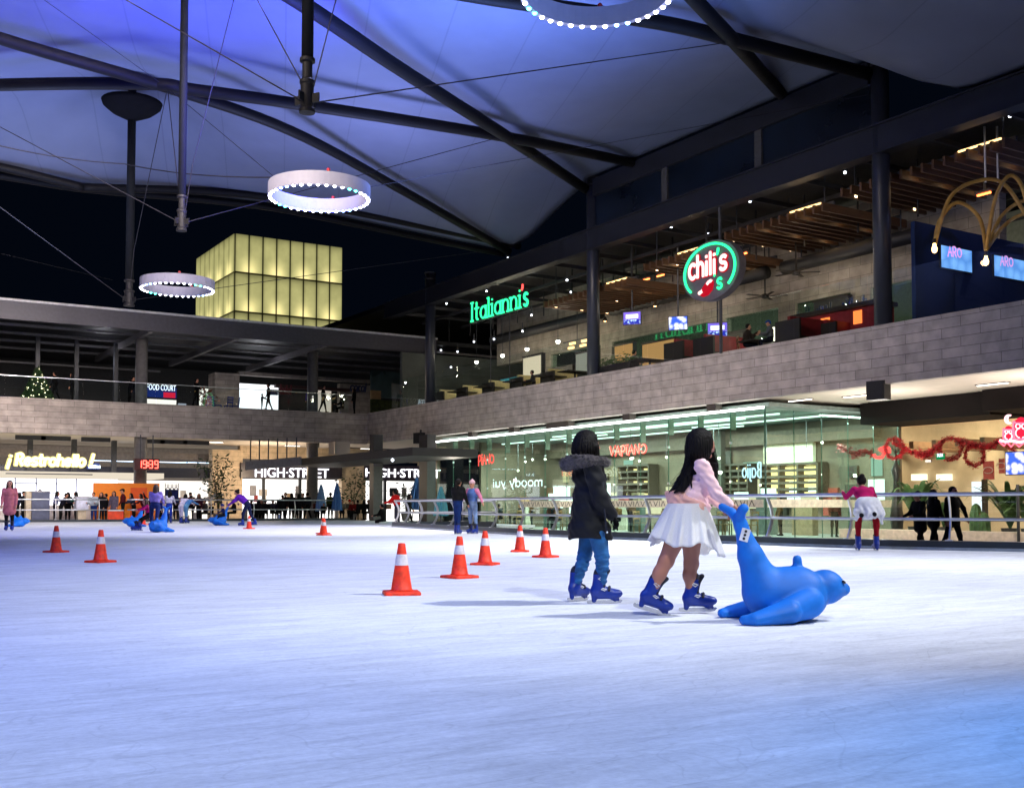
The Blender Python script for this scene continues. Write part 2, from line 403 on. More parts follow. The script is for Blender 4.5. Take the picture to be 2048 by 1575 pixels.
# ---- the rink
base_px = [(2048, 1103.2), (1781, 1098), (1550, 1090.5), (1440, 1086), (1300, 1080.5), (1090, 1072), (980, 1066), (860, 1058), (790, 1053)]
edge = [at_z(2600, 1112)] + [at_z(*p) for p in base_px]
edge = [(p.x, p.y) for p in edge]
tipx, tipy = edge[-1]
edge += [(tipx + .25, tipy + .9), (tipx + .9, tipy + 1.6), (tipx + 2.0, tipy + 1.8), (tipx + 3.6, tipy + 1.5), (tipx + 5.0, tipy + .6)]
def smooth_line(pts, it=2):
    for _ in range(it):
        q = [pts[0]]
        for a, b in zip(pts, pts[1:]): q += [(a[0] * .75 + b[0] * .25, a[1] * .75 + b[1] * .25), (a[0] * .25 + b[0] * .75, a[1] * .25 + b[1] * .75)]
        pts = q + [pts[-1]]
    return pts
edge = smooth_line(edge, 2)
YR = 59.6                      # far rail
ice_poly = [(-46, -16), (26, -16)] + [e for e in edge] + [(26, tipy + 1), (26, YR), (-46, YR)]

def ice_material():
    m, nt, N, L = _new('skated ice')
    out = N.new('ShaderNodeOutputMaterial'); b = N.new('ShaderNodeBsdfPrincipled'); L.new(b.outputs[0], out.inputs[0])
    tc = N.new('ShaderNodeTexCoord')
    def noise(rot, sc, scale, detail=5, rough=.6, dist=0., off=0.):
        mp = N.new('ShaderNodeMapping'); mp.inputs['Rotation'].default_value = (0, 0, rot); mp.inputs['Scale'].default_value = sc; mp.inputs['Location'].default_value = (off, off * 1.7, off * .3)
        L.new(tc.outputs['Object'], mp.inputs[0]); n = N.new('ShaderNodeTexNoise'); n.inputs['Scale'].default_value = scale
        n.inputs['Detail'].default_value = detail; n.inputs['Roughness'].default_value = rough; n.inputs['Distortion'].default_value = dist; L.new(mp.outputs[0], n.inputs['Vector']); return n.outputs[0]
    def ramp(src, a, c, lo, hi):
        r = N.new('ShaderNodeMapRange'); r.inputs[1].default_value = a; r.inputs[2].default_value = c; r.inputs[3].default_value = lo; r.inputs[4].default_value = hi; L.new(src, r.inputs[0]); return r.outputs[0]
    def mul(a, c):
        r = N.new('ShaderNodeMath'); r.operation = 'MULTIPLY'; L.new(a, r.inputs[0]); L.new(c, r.inputs[1]); return r.outputs[0]
    # scraped snow and bare patches: broad soft marks laid in several skating directions
    tone = mul(ramp(noise(.75, (1, 4, 1), .9, 6, .68, .9), .30, .68, .83, 1.06), ramp(noise(.2, (1, 5, 1), 1.7, 6, .7, 1.2, 3), .3, .68, .88, 1.05))
    tone = mul(tone, ramp(noise(1.15, (1, 6, 1), 1.3, 6, .72, 1.0, 7), .3, .66, .88, 1.05))
    tone = mul(tone, ramp(noise(0, (1, 1, 1), .28, 4), .3, .7, .92, 1.05))
    tone = mul(tone, ramp(noise(0, (1, 1, 1), 28, 4, .7), .3, .7, .90, 1.08))
    def scratch(rot, sc, scale, wid, dist, off):
        s = noise(rot, sc, scale, 2, .5, dist, off); a = N.new('ShaderNodeMath'); a.operation = 'SUBTRACT'; a.inputs[1].default_value = .5; L.new(s, a.inputs[0])
        c = N.new('ShaderNodeMath'); c.operation = 'ABSOLUTE'; L.new(a.outputs[0], c.inputs[0]); return ramp(c.outputs[0], 0, wid, 0, 1)
    for rot, sc, s_, wd, ds, off, lo in ((.5, (1, 3, 1), .55, .007, 0.8, 1, .89), (1.0, (1, 2.5, 1), .9, .006, 1.0, 5, .90), (.1, (1, 3, 1), .8, .005, 0.9, 9, .90), (1.5, (1, 2, 1), .6, .005, 1.2, 13, .91)):
        tone = mul(tone, ramp(mul(scratch(rot, sc, s_, wd, ds, off), ramp(noise(0, (1, 1, 1), .5, 2, .5, 0, off), .35, .6, 1, 1)), 0, 1, lo, 1))
    mx = N.new('ShaderNodeMix'); mx.data_type = 'RGBA'; mx.blend_type = 'MULTIPLY'; mx.inputs[0].default_value = 1
    mx.inputs[6].default_value = (.80, .83, .89, 1); L.new(tone, mx.inputs[7]); L.new(mx.outputs[2], b.inputs['Base Color'])
    L.new(ramp(tone, .6, 1.1, .85, .62), b.inputs['Roughness']); b.inputs['Specular IOR Level'].default_value = .07
    bp = N.new('ShaderNodeBump'); bp.inputs['Strength'].default_value = .35; bp.inputs['Distance'].default_value = .012; L.new(tone, bp.inputs['Height']); L.new(bp.outputs[0], b.inputs['Normal'])
    return m
mb = MB(); mb.prism(ice_poly, -.12, 0); tag(mb.build('ice', ice_material()), kind='structure')
M_pave = mat('grey paving', (.22, .21, .20), .45, var=.15, scale=1.2)
mb = MB(); mb.box(-160, 160, -60, 220, FR - .1, FR); tag(mb.build('pavement', M_pave), kind='structure')
mb = MB(); mb.box(-46, XF - .3, YR + .35, 71.9, FR + .004, FB); tag(mb.build('raised_pavement', M_pave), kind='structure')

M_kerb = mat('dark blue kerb rubber', (.012, .022, .035), .45, var=.3, scale=3)
M_steel = mat('brushed steel', (.66, .68, .72), .38, metal=1, var=.03, scale=2)
M_dark = mat('dark grey paint', (.045, .048, .058), .5, var=.2)
M_black = mat('black paint', (.012, .012, .014), .5)

def ribbon(pts, w, z0, z1, side=1):
    """A wall of width w that follows a plan line on its outer side."""
    n = len(pts); off = []
    for i, p in enumerate(pts):
        a = pts[max(0, i - 1)]; b = pts[min(n - 1, i + 1)]; d = Vector((b[0] - a[0], b[1] - a[1])).normalized(); off.append((p[0] + d.y * w * side, p[1] - d.x * w * side))
    vs = [(x, y, z) for z in (z0, z1) for x, y in pts] + [(x, y, z) for z in (z0, z1) for x, y in off]
    f = []
    for i in range(n - 1):
        a, b, c, d = i, i + 1, n + i + 1, n + i; e, g, h2, k = 2 * n + i, 2 * n + i + 1, 3 * n + i + 1, 3 * n + i
        f += [(b, a, d, c), (e, g, h2, k), (d, k, h2, c), (a, b, g, e)]
    f += [(0, 2 * n, 3 * n, n), (n - 1, 2 * n - 1, 4 * n - 1, 3 * n - 1)]
    return vs, f
kerb_line = [e for e in edge]
rk = thing('rink_kerb', 'low dark kerb following the curved right side of the ice', 'kerb', (16, 25, 0))
mb = MB(); mb.add(*ribbon(kerb_line, .34, FR, .17)); mb.build('kerb_body', M_kerb, rk, world=True)
mb = MB(); mb.add(*ribbon([(x, y) for x, y in kerb_line], .012, .0, .055, side=-1)); mb.build('kerb_strip', mat('grey kick strip', (.25, .3, .36), .4), rk, world=True)
mb = MB(); mb.box(-46, 26, YR, YR + .33, FR + .006, .12)
tag(mb.build('rink_kerb', M_kerb), 'straight dark kerb along the far end of the ice', 'kerb')

# ---- railings
def along(pts, step, start=0.):
    out = []; acc = -start; last = None
    for a, b in zip(pts, pts[1:]):
        d = math.hypot(b[0] - a[0], b[1] - a[1])
        while acc <= d:
            if acc >= 0: t = acc / d; out.append((a[0] + (b[0] - a[0]) * t, a[1] + (b[1] - a[1]) * t, (b[0] - a[0]) / d, (b[1] - a[1]) / d))
            acc += step
        acc -= d
    return out
def railing(label, pts, zb, zm, zt, step, start, r=.032, bow=.17, sup=2):
    n = len(pts); c = pts[n // 2]; t = thing('railing', label, 'railing', (c[0], c[1], 0))
    def offs(o): 
        q = []
        for i, p in enumerate(pts):
            a = pts[max(0, i - 1)]; b = pts[min(n - 1, i + 1)]; d = Vector((b[0] - a[0], b[1] - a[1])).normalized(); q.append((p[0] + d.y * o, p[1] - d.x * o))
        return q
    mb = MB(); mb.path([(x, y, zt) for x, y in offs(.10)], r * 1.25, 10); mb.build('top_rail', M_steel, t, world=True, smooth=True)
    mb = MB(); mb.path([(x, y, zm) for x, y in offs(.14 + bow * .75)], r, 10); mb.build('middle_rail', M_steel, t, world=True, smooth=True)
    for x, y, dx, dy in along(pts, step, start):
        nx, ny = dy, -dx; prof = []
        for i in range(11):
            f = i / 10; z = zb + (zt - zb) * f; o = .10 + bow * math.sin(PI * f) * (1 if f < .98 else 1)
            prof.append((x + nx * o, y + ny * o, z))
        mb = MB()
        for p, q in zip(prof, prof[1:]):
            mb.beam(p, (Vector(q) + (Vector(q) - Vector(p)) * .04), .026, .07)
        mb.cbox((x + nx * .1, y + ny * .1, zb + .012), (.13, .13, .02), rz=math.atan2(dy, dx))
        mb.build('post', M_steel, t, world=True)
    return t
railing('curved steel railing with bowed posts round the right side of the ice', kerb_line, .17, .56, 1.02, 1.95, .6)
def xfar(px): return at_Y(px, 1020, YR).x
railing('straight steel railing behind the pink coated skater, left of the entrance', [(xfar(-60) + i * (xfar(213) - xfar(-60)) / 4, YR) for i in range(5)], .12, .62, 1.15, 2.1, .3, bow=.08)
railing('short steel railing in front of the orange panel', [(xfar(253) + i * (xfar(335) - xfar(253)) / 4, YR) for i in range(5)], .12, .62, 1.15, .95, .05, bow=.05)
railing('long far steel railing before the seated crowd and clothes shop', [(xfar(335) + .3 + i * (24.6 - xfar(335)) / 6, YR) for i in range(7)], .12, .62, 1.15, 2.4, .4, bow=.10)

# ---- right gallery
M_stoneY = brick_mat('pale ashlar along the right gallery', 1, (.40, .36, .325), (.50, .45, .41), (.15, .135, .125))
M_stoneX = brick_mat('pale ashlar along the far gallery', 0, (.35, .305, .275), (.45, .39, .35), (.13, .115, .105))
M_stoneW = brick_mat('terrace wall ashlar', 1, (.31, .28, .235), (.38, .34, .285), (.13, .115, .10), 1.1, .42)
M_soffit = mat('cream plaster', (.62, .55, .47), .8, var=.06, scale=2)
M_roof = mat('dark roof steel', (.016, .017, .022), .55, var=.2)
M_fascia = mat('grey blue steel beam', (.010, .012, .021), .45, var=.2, scale=2)
M_glass = glass('clear glass', (.93, .97, .96), 1.45)
M_gglass = glass('green tinted glass', (.82, .945, .895), 1.5, gain=1.2)
M_blueglass = mat('dark blue translucent sheet', (.002, .006, .016), .3, var=.5, scale=.5)

rg = thing('shopping_gallery', 'two storey gallery of pale stone with a dark roofed terrace beside the rink', 'building', (XF, 36, FR))
Y0, Y1 = 2.0, YB
mb = MB(); mb.box(XF, XF + .35, Y0, Y1, ZS, ZP); mb.box(XF - .02, XF + .37, Y0, Y1 - .05, ZP, ZP + .05); mb.build('parapet', M_stoneY, rg, world=True)
mb = MB(); mb.box(XF + .353, 50, Y0, YB + 6, ZS + .06, ZS + .3); mb.build('soffit', M_soffit, rg, world=True)
mb = MB(); mb.box(XF + .353, 50, Y0, YB + 6, 6.3, 6.5); mb.build('terrace_floor', mat('dark terrace tiles', (.05, .045, .04), .4), rg, world=True)
mb = MB(); mb.box(XF + .4, 50, Y0, YB + 9, 13.3, 13.6); mb.build('roof', M_roof, rg, world=True)
mb = MB(); mb.box(XF - .15, XF + .2, Y0, 61.5, 12.45, 13.32); mb.box(XF - .25, XF + .3, Y0, 61.5, 13.32, 13.38); mb.box(XF - .25, XF + .3, Y0, 61.5, 12.40, 12.45); mb.build('roof_edge_beam', M_fascia, rg, world=True)
mb = MB(); mb.box(XF - .12, XF + .18, 24.2, 39.7, 14.85, 15.62); mb.build('upper_beam', M_fascia, rg, world=True)
mb = MB(); mb.box(XF + .05, XF + .1, 24.2, 39.7, 13.4, 14.84); mb.build('blue_infill', M_blueglass, rg, world=True)
for y in (29.2, 34.6): mb = MB(); mb.box(XF - .05, XF + .04, y, y + .35, 13.39, 14.84); mb.build('infill_bracket', M_dark, rg, world=True)
# the roof's trusses
mb = MB()
for y in np.arange(6, 62, 2.7): mb.box(XF + .5, 48, y, y + .1, 12.5, 12.68)
for x in (31.4, 34.2, 37.0, 40, 43): mb.box(x, x + .1, Y0, 61, 12.2, 12.35)
for y in np.arange(6, 62, 2.7):
    mb.beam((31.4, y, 12.3), (34.2, y + 2.7, 13.2), .05, .05)
    mb.box(33.0, 33.05, y + .4, y + .45, 11.2, 13.3)
mb.build('roof_truss', mat('truss steel', (.032, .032, .038), .5), rg, world=True)
# terrace rear wall: stone above, glazing between piers below
XW = 35.1
mb = MB(); mb.box(XW, XW + .4, 23.5, 58, 9.5, 13.0)
for y in (24.0, 29.2, 33.2, 37.6, 46.2, 52.0): mb.box(XW - .02, XW + .42, y, y + 1.0, 6.5, 9.5)
mb.build('terrace_wall', M_stoneW, rg, world=True)
M_mirr = glass('dark window glass', (.62, .74, .70), 1.55, gain=1.6)
py = [(25.0, 29.2), (30.2, 33.2), (34.2, 37.6), (38.6, 46.2), (47.2, 52.0)]
for a, b in py:
    mb = MB(); mb.box(XW + .1, XW + .12, a + .02, b - .02, 6.5, 9.5); mb.build('window_pane', M_mirr, rg, world=True)
mb = MB(); mb.box(41, 41.2, 20, 62, 6.5, 12.9); mb.build('rear_wall', mat('greenish inner wall', (.22, .24, .20), .7), rg, world=True)
mb = MB(); mb.box(30.2, 36.2, 23.3, 23.45, 6.5, 10.2); mb.build('blue_partition', mat('deep blue lacquer', (.022, .04, .12), .18, var=.1, scale=1), rg, world=True)
mb = MB(); mb.box(XF + .6, 45, 60.5, 60.8, 6.5, 10.3); mb.build('end_wall', mat('dark end wall', (.06, .07, .065), .6, var=.4, scale=.6), rg, world=True)
# ground level: rear wall of the shops and the columns of the lower storey
mb = MB(); mb.box(43, 43.3, 2, 41.8, FR, 4.8); mb.box(37.25, 42.99, 41.5, 41.8, FR, 4.8); mb.build('restaurant_wall', mat('warm cream wall', (.62, .50, .36), .7, var=.12, scale=1.5), rg, world=True)
for x_, ya_, yb_, z_ in ((34.5, 23.6, 29.3, 4.02), (34.0, 18.6, 23.55, 4.10), (33.5, 10, 18.55, 4.18)): mb = MB(); mb.box(x_, x_ + 2.4, ya_, yb_, z_, 4.84); mb.build('ceiling_baffle', mat('dark brown boards', (.010, .007, .007), .7, spec=.1), rg, world=True)
mb = MB()
for y in np.arange(11, 41, 1.1): mb.box(38.2, 42.9, y, y + .22, 3.2, 3.5)
mb.build('wooden_slat', mat('brown slats', (.20, .11, .06), .6), rg, world=True)
mb = MB()
for y in np.arange(8, 29, 1.55): mb.box(33.6, 33.63, y, y + 1.53, FR + .35, 3.7)
mb.build('restaurant_glass', M_glass, rg, world=True)
mb = MB(); mb.box(33.2, 34.0, 8, 29.3, FR, FR + .34); mb.build('planter_ledge', mat('cream stone ledge', (.55, .45, .34), .7), rg, world=True)
# terrace balustrade of glass screens
yy = 3.0; k = 0
while yy < 60:
    mb = MB(); mb.box(XF + .16, XF + .18, yy, yy + 1.62, ZP + .05, 8.5); mb.build('glass_screen', M_glass, rg, world=True); yy += 1.66

# columns
M_col = mat('blue grey column paint', (.018, .022, .038), .42, var=.15, scale=2)
for y, zt, lb in ((23.9, 15.7, 'thick round blue grey column right of the oval sign'), (40.0, 15.7, 'round blue grey column left of the oval sign'), (55.9, 14.2, 'slim looking far column left of the green lettering')):
    t = thing('steel_column', lb, 'column', (XF + .12, y, ZP + .05), group='round columns of the right gallery')
    mb = MB(); mb.lathe([(.29, 0), (.29, zt - ZP)], 28); mb.build('shaft', M_col, t, smooth=False)
    for p in t.children: pass
    mb = MB(); mb.lathe([(.32, zt - ZP - .35), (.32, zt - ZP - .3)], 28); mb.lathe([(.335, zt - ZP), (.335, zt - ZP + .06)], 28); mb.build('cap_ring', M_dark, t)
for o in list(bpy.data.objects):
    if o.name.startswith('shaft'):
        for p in o.data.polygons: p.use_smooth = len(p.vertices) == 4

# ---- glass pavilion under the right gallery
PX, PY0, PY1, PXB = XF + .30, 29.5, 55.3, 37.0
gp = thing('glass_pavilion', 'long green tinted glass pavilion under the stone parapet', 'glass pavilion', (PX, 42, FR))
ys = np.linspace(PY0, PY1, 15)
for a, b in zip(ys, ys[1:]):
    mb = MB(); mb.box(PX, PX + .025, a + .006, b - .006, FR, 4.42); mb.build('glass_pane', M_gglass, gp, world=True)
xs = np.linspace(PX + .03, PXB, 6)
for a, b in zip(xs, xs[1:]):
    mb = MB(); mb.box(a + .006, b - .006, PY0, PY0 + .025, FR, 4.42); mb.build('glass_pane', M_gglass, gp, world=True)
for i, y in enumerate(ys[1:-1]): mb = MB(); mb.box(PX + .03, PX + .30, y - .012, y + .012, 3.75 - .2 * (i % 2), 4.4); mb.build('glass_fin', mat('pale green fin', (.20, .24, .19), .35, var=.2), gp, world=True)
for i, y in enumerate(ys): mb = MB(); mb.box(PX - .004, PX + .03, y - .0055, y + .0055, FR, 4.42); mb.build('glass_joint', mat('bottle green edge', (.03, .10, .07), .3), gp, world=True)
for x_, w_ in ((PX - .01, .05), (PXB - .03, .07)): mb = MB(); mb.box(x_, x_ + w_, PY0 - .03, PY0 + .03, FR, 4.5); mb.build('corner_post', mat('bottle green edge', (.03, .10, .07), .3), gp, world=True)
for x in xs[1:-1]: mb = MB(); mb.box(x - .0055, x + .0055, PY0 - .006, PY0 + .03, FR, 4.42); mb.build('glass_joint', mat('bottle green edge', (.03, .10, .07), .3), gp, world=True)
mb = MB()
for y in ys[1:-1]:
    for z in (1.7, 3.2): mb.box(PX - .02, PX + .05, y - .045, y + .045, z, z + .09)
mb.build('clamp', M_steel, gp, world=True)
for y, hw in ((32.2, .25), (37.6, .25), (42.9, .95), (47.0, .25), (51.2, .25)): mb = MB(); mb.box(PX - .2, PX + .15, y - hw, y + hw, 4.53, 4.85); mb.build('bracket', mat('bronze bracket', (.06, .05, .045), .5), gp, world=True)
mb = MB(); mb.box(PX - .12, PX - .02, PY0, PY1, 4.44, 4.52); mb.build('light_strip', emit('white tube', (.95, 1, .97), 9), gp, world=True)
mb = MB(); mb.box(32.6, 36.9, PY0 + .1, PY0 + .16, 4.3, 4.36); mb.build('light_strip', emit('white tube inside', (.9, 1, .95), 7), gp, world=True)
mb = MB(); mb.box(PX + .3, PXB, PY0 + .05, PY1, 4.55, 4.7); mb.build('pavilion_ceiling', mat('grey green ceiling', (.20, .25, .23), .6), gp, world=True)
mb = MB()
for x, a, b in ((31.2, 30.5, 41), (31.8, 33, 47), (33.4, 30.2, 38), (34.6, 36, 50), (33.0, 44, 54)): mb.box(x, x + .12, a, b, 4.36, 4.42)
mb.build('ceiling_light', emit('soft green tube', (.80, 1, .90), 2.2), gp, world=True)
mb = MB(); mb.box(PXB, PXB + .2, PY0, PY1 + 4, FR, 4.7); mb.box(PXB - 4.5, PXB, PY1 + .2, PY1 + .4, FR, 4.7); mb.build('inner_wall', mat('olive brown wall', (.15, .11, .08), .7, var=.4, scale=.6), gp, world=True)
a = rectX(1527, 878, 1626, 930, 36.7); mb = MB(); mb.box(36.7, 36.9, a[1], a[0], a[2], a[3]); mb.build('cream_panel', mat('bright cream panel', (.85, .78, .6), .6, var=.1), gp, world=True)
for (q0, q1, q2, q3) in ((1240, 932, 1302, 992), (1448, 930, 1500, 990), (1526, 930, 1640, 990)):
    a = rectX(q0, q1, q2, q3, 36.4); t = MB(); dz = (a[3] - a[2]) / 5
    for i in range(6): t.box(36.2, 36.9, a[1], a[0], a[2] + i * dz - .05, a[2] + i * dz + .05)
    for i in range(4): yv = a[1] + (a[0] - a[1]) * i / 3; t.box(36.22, 36.88, yv - .05, yv + .05, a[2], a[3])
    s = t.build('shelf_unit', mat('dark wood shelf', (.05, .035, .025), .5), gp, world=True)
    t = MB()
    for i in range(5):
        if i % 2 == 0 or q0 == 1526: t.box(36.6, 36.85, a[1] + .3, a[0] - .3, a[2] + i * dz + .08, a[2] + i * dz + .16 + .1 * (i % 2))
    t.build('shelf_light', emit('warm shelf light', (1, .72, .32), 2.2), s, world=False) if False else t.build('shelf_light', emit('warm shelf light', (1, .72, .32), 2.2), gp, world=True)
# lit displays, menus and pictures on the rear wall
rq = random.Random(21); yv = 30.2
pal = [mat('display dark', (.03, .022, .018), .5), emit('display cream', (1, .82, .55), 1.2), emit('display white', (.9, 1, .95), 2.2), mat('display red', (.30, .04, .03), .5), emit('display amber', (1, .58, .22), 1.3), mat('display teal', (.05, .12, .11), .4), mat('display tan', (.40, .30, .19), .6), emit('display dim green', (.6, .9, .75), .8)]
while yv < 54.5:
    wv = rq.uniform(.5, 1.9); zl = rq.choice([.4, .7, 1.0]); zh = zl + rq.uniform(.5, 1.5); mb = MB(); mb.box(36.84, 36.985, yv, yv + wv, zl, zh); mb.build('display_panel', pal[rq.choice([0, 1, 1, 1, 2, 2, 3, 4, 4, 5, 6, 6, 7])], gp, world=True)
    if rq.random() < .6: z2 = zh + rq.uniform(.1, .3); mb = MB(); mb.box(36.86, 36.985, yv + .1, yv + wv * .8, z2, min(3.6, z2 + rq.uniform(.2, .9))); mb.build('display_panel', pal[rq.choice([0, 0, 5, 6, 1, 3, 7])], gp, world=True)
    yv += wv + rq.uniform(.02, .5)
mb = MB(); mb.box(36.3, 36.83, 30.2, 54, 3.62, 4.2); mb.build('bulkhead', mat('brown bulkhead', (.10, .07, .05), .6, var=.3), gp, world=True)
for yv in (38.9, 50.3): mb = MB(); mb.box(36.0, 36.3, yv, yv + .35, FR, 4.55); mb.build('inner_pillar', mat('dark olive pillar', (.05, .045, .035), .6), gp, world=True)
for k in range(9):
    xq, yq = rq.uniform(32.5, 35.5), 31.2 + k * 2.55 + rq.uniform(-.6, .6); zq = rq.uniform(.9, 1.5)
    mb = MB(); mb.box(xq, xq + .35, yq, yq + rq.uniform(.7, 1.5), FR, zq); mb.build('serving_counter', mat('counter front %d' % (k % 3), [(.30, .20, .12), (.10, .12, .11), (.42, .38, .30)][k % 3], .5), gp, world=True)
    mb = MB(); mb.box(xq - .03, xq + .38, yq + .1, yq + .6, zq + .003, zq + rq.uniform(.15, .4)); mb.build('counter_display', pal[rq.choice([1, 2, 4, 6, 3])], gp, world=True)
for i in range(15):
    pl = thing('small_pendant', 'small round white lamp hung inside the pavilion', 'lamp', (rq.uniform(31.5, 35.8), 31 + i * 1.55 + rq.uniform(-.4, .4), rq.uniform(2.6, 3.6)), group='small round lamps hung in the glass pavilion')
    mb = MB(); mb.ball((0, 0, 0), .06, 10); mb.build('bulb', emit('pavilion bulb', (1, .93, .78), 9), pl, smooth=True); mb = MB(); mb.lathe([(.012, .06), (.012, 4.5 - pl.location.z)], 6); mb.build('cord', M_dark, pl)
# safety film on the glass with its band of V I A characters
mb = MB(); mb.box(PX - .006, PX - .002, PY0 + .1, 46.5, .76, 1.06); mb.build('film_band', mat('cream film', (.72, .68, .55), .7), gp, world=True)
mb = MB(); mb.box(PX + .1, PXB - .2, PY0 - .006, PY0 - .002, .76, 1.06); mb.build('film_band', mat('cream film', (.72, .68, .55), .7), gp, world=True)
mb = MB(); y = 46.3
while y > PY0 + .5:
    for pts in ([(0, 1), (.12, 0), (.24, 1)], [(.34, 0), (.34, 1)], [(.44, 0), (.56, 1), (.68, 0)]):
        q = [Vector((PX - .012, y - p[0] * 1.1, .80 + p[1] * .22)) for p in pts]
        for a, b in zip(q, q[1:]): mb.beam(a, b, .006, .028)
    y -= .86
mb.build('film_lettering', M_black, gp, world=True)

# ---- far gallery
fg = thing('shopping_gallery', 'far gallery of pale stone with a flat dark roof and shops on two floors', 'building', (5, YB, FB))
mb = MB(); mb.box(-60, XF - .003, YB, YB + .35, ZS - .03, ZP); mb.build('parapet', M_stoneX, fg, world=True)
mb = MB(); mb.box(-60, XF - .02, YB + .353, 90, ZS + .03, ZS + .25); mb.build('soffit', M_soffit, fg, world=True)
mb = MB(); mb.box(-60, XF, YB + .353, 90, 6.35, 6.55); mb.build('upper_floor', mat('dark terrace tiles', (.05, .045, .04), .4), fg, world=True)
mb = MB(); mb.box(-60, 33, 62.0, 62.35, 10.55, 11.5); mb.build('roof_fascia', mat('grey violet fascia', (.06, .058, .08), .5, var=.15), fg, world=True); mb = MB(); mb.box(-60, 33, 61.9, 62.4, 11.502, 11.62); mb.build('roof_trim', mat('pale roof trim', (.55, .55, .6), .5), fg, world=True)
mb = MB(); mb.box(-60, 45, 62.36, 88, 11.25, 11.49); mb.build('roof', M_roof, fg, world=True)
mb = MB()
for y in (63.4, 66.2, 69.4, 72.6, 76): mb.box(-60, 40, y, y + .16, 10.85, 11.0)
mb.build('purlin', mat('purlin steel', (.16, .15, .16), .5), fg, world=True)
for x in (-9.5, 5, 15.1, 20, 25.5):
    mb = MB(); mb.box(x - .12, x + .12, 62.4, 77, 10.5, 10.84); mb.build('rafter', mat('purlin steel', (.16, .15, .16), .5), fg, world=True)
for px in (282, 625):
    p = at_Y(px, 800, 65.2); mb = MB(); mb.lathe([(.34, FB), (.34, 10.55)], 24, (p.x, 65.2, 0)); o = mb.build('column', mat('grey column', (.15, .145, .15), .5), fg, world=True)
    for f in o.data.polygons: f.use_smooth = len(f.vertices) == 4
xx = -30.0
while xx < XF - 2:
    mb = MB(); mb.box(xx, xx + 1.95, YB + .15, YB + .17, ZP, 7.85); mb.build('glass_screen', M_glass, fg, world=True); xx += 2.0
mb = MB(); mb.box(-30, XF - 1, YB + .14, YB + .18, 7.86, 7.89); mb.build('hand_rail', M_steel, fg, world=True)
# upper storey behind
mb = MB(); mb.box(-60, 45, 84, 84.3, 6.5, 11.3); mb.build('rear_wall', mat('night wall', (.035, .035, .038), .8), fg, world=True)
def pan(name, r, Y, m, th=.15):
    a = rectY(*r, Y); q = MB(); q.box(a[0], a[1], Y, Y + th, a[2], a[3]); return q.build(name, m, fg, world=True)
pan('stone_block', (430, 744, 478, 850), 74, M_stoneX, 1.5); pan('stone_lintel', (478, 742, 742, 766), 74, M_stoneX, .5); pan('stone_block', (680, 766, 742, 850), 74.2, M_stoneX, .5)
pan('bright_shop_front', (478, 766, 556, 850), 75, emit('white shop light', (.92, .95, 1), 1.6)); pan('bright_shop_front', (400, 776, 430, 850), 76, emit('warm white shop light', (1, .93, .85), 1.3))
pan('bright_shop_front', (292, 797, 352, 850), 77, emit('warm white shop light', (1, .93, .85), 1.3)); pan('lit_ceiling_panel', (357, 806, 372, 850), 77.2, emit('dim shop light', (.7, .75, .9), .5))
pan('warm_shop_front', (636, 780, 662, 850), 75, emit('dim cream light', (.9, .8, .68), .55)); pan('shop_canopy', (552, 768, 720, 784), 73.5, mat('dark red canopy', (.08, .04, .04), .6), .4)
pan('glazed_bay', (742, 740, 850, 800), 73, mat('teal dim glass wall', (.10, .16, .16), .3, var=.4, scale=.7)); pan('sand_panel', (742, 780, 762, 798), 72.9, mat('sand panel', (.55, .36, .18), .7)); pan('hedge_panel', (742, 798, 848, 850), 72.7, mat('moss green panel', (.05, .07, .02), .8, var=.6, scale=4))
for px in (75, 153, 232): 
    p = at_Y(px, 760, 70); mb = MB(); mb.box(p.x - .12, p.x + .12, 70, 70.25, 6.5, 10.9); mb.build('slim_post', M_dark, fg, world=True)
for k, y in enumerate((700, 735)):
    a = rectY(0, y - 2, 262, y + 12, 78); mb = MB(); mb.box(a[0] - 12, a[1] + 2, 78, 78.1, a[2] + .3, a[2] + .42); mb.build('far_rail', mat('purlin steel', (.16, .15, .16), .5), fg, world=True)
# lower storey: stone piers, dark sign fascias, lit shop windows
M_shopw = emit('shop window white', (1, .97, .93), 1.9)
mb = MB(); mb.box(-60, XF + 6, 77, 77.3, FB, ZS); mb.build('rear_wall', mat('dim shop wall', (.25, .22, .2), .8), fg, world=True)
M_cream = brick_mat('warm ashlar', 0, (.62, .49, .34), (.68, .54, .38), (.3, .24, .18))
for r in ((425, 898, 484, 1050), (684, 915, 731, 1050), (845, 915, 880, 1050)): pan('stone_pier', r, 71, M_cream, .8)
pan('upper_wall', (480, 890, 850, 925), 71.3, M_cream, .5)
M_signd = mat('dark aubergine board', (.03, .022, .035), .4)
for r, lab in (((482, 925, 684, 957), 0), ((730, 929, 846, 961), 1)):
    o = pan('sign_board', r, 70.8, M_signd, .2); pan('shop_window', (r[0] + 2, r[3], r[2] - 2, 1044), 71.6, M_shopw)
    q = rectY(r[0], r[1], r[2], r[3], 70.78)
    if lab == 0: x0, x1 = at_Y(510, 940, 70.78).x, at_Y(657, 940, 70.78).x; zb = at_Y(510, 953, 70.78).z; hh = at_Y(510, 933, 70.78).z - zb
    else: x0 = at_Y(731, 940, 70.78).x; x1 = x0 + 9.6 * .62; zb = at_Y(790, 954, 70.78).z; hh = at_Y(790, 936, 70.78).z - zb
    font_text('sign_lettering', 'HIGH·STREET', emit('white letter light', (.95, .95, 1), 3.0), (x0, 70.78, zb), POSX, hh, fg, .08, width=x1 - x0)
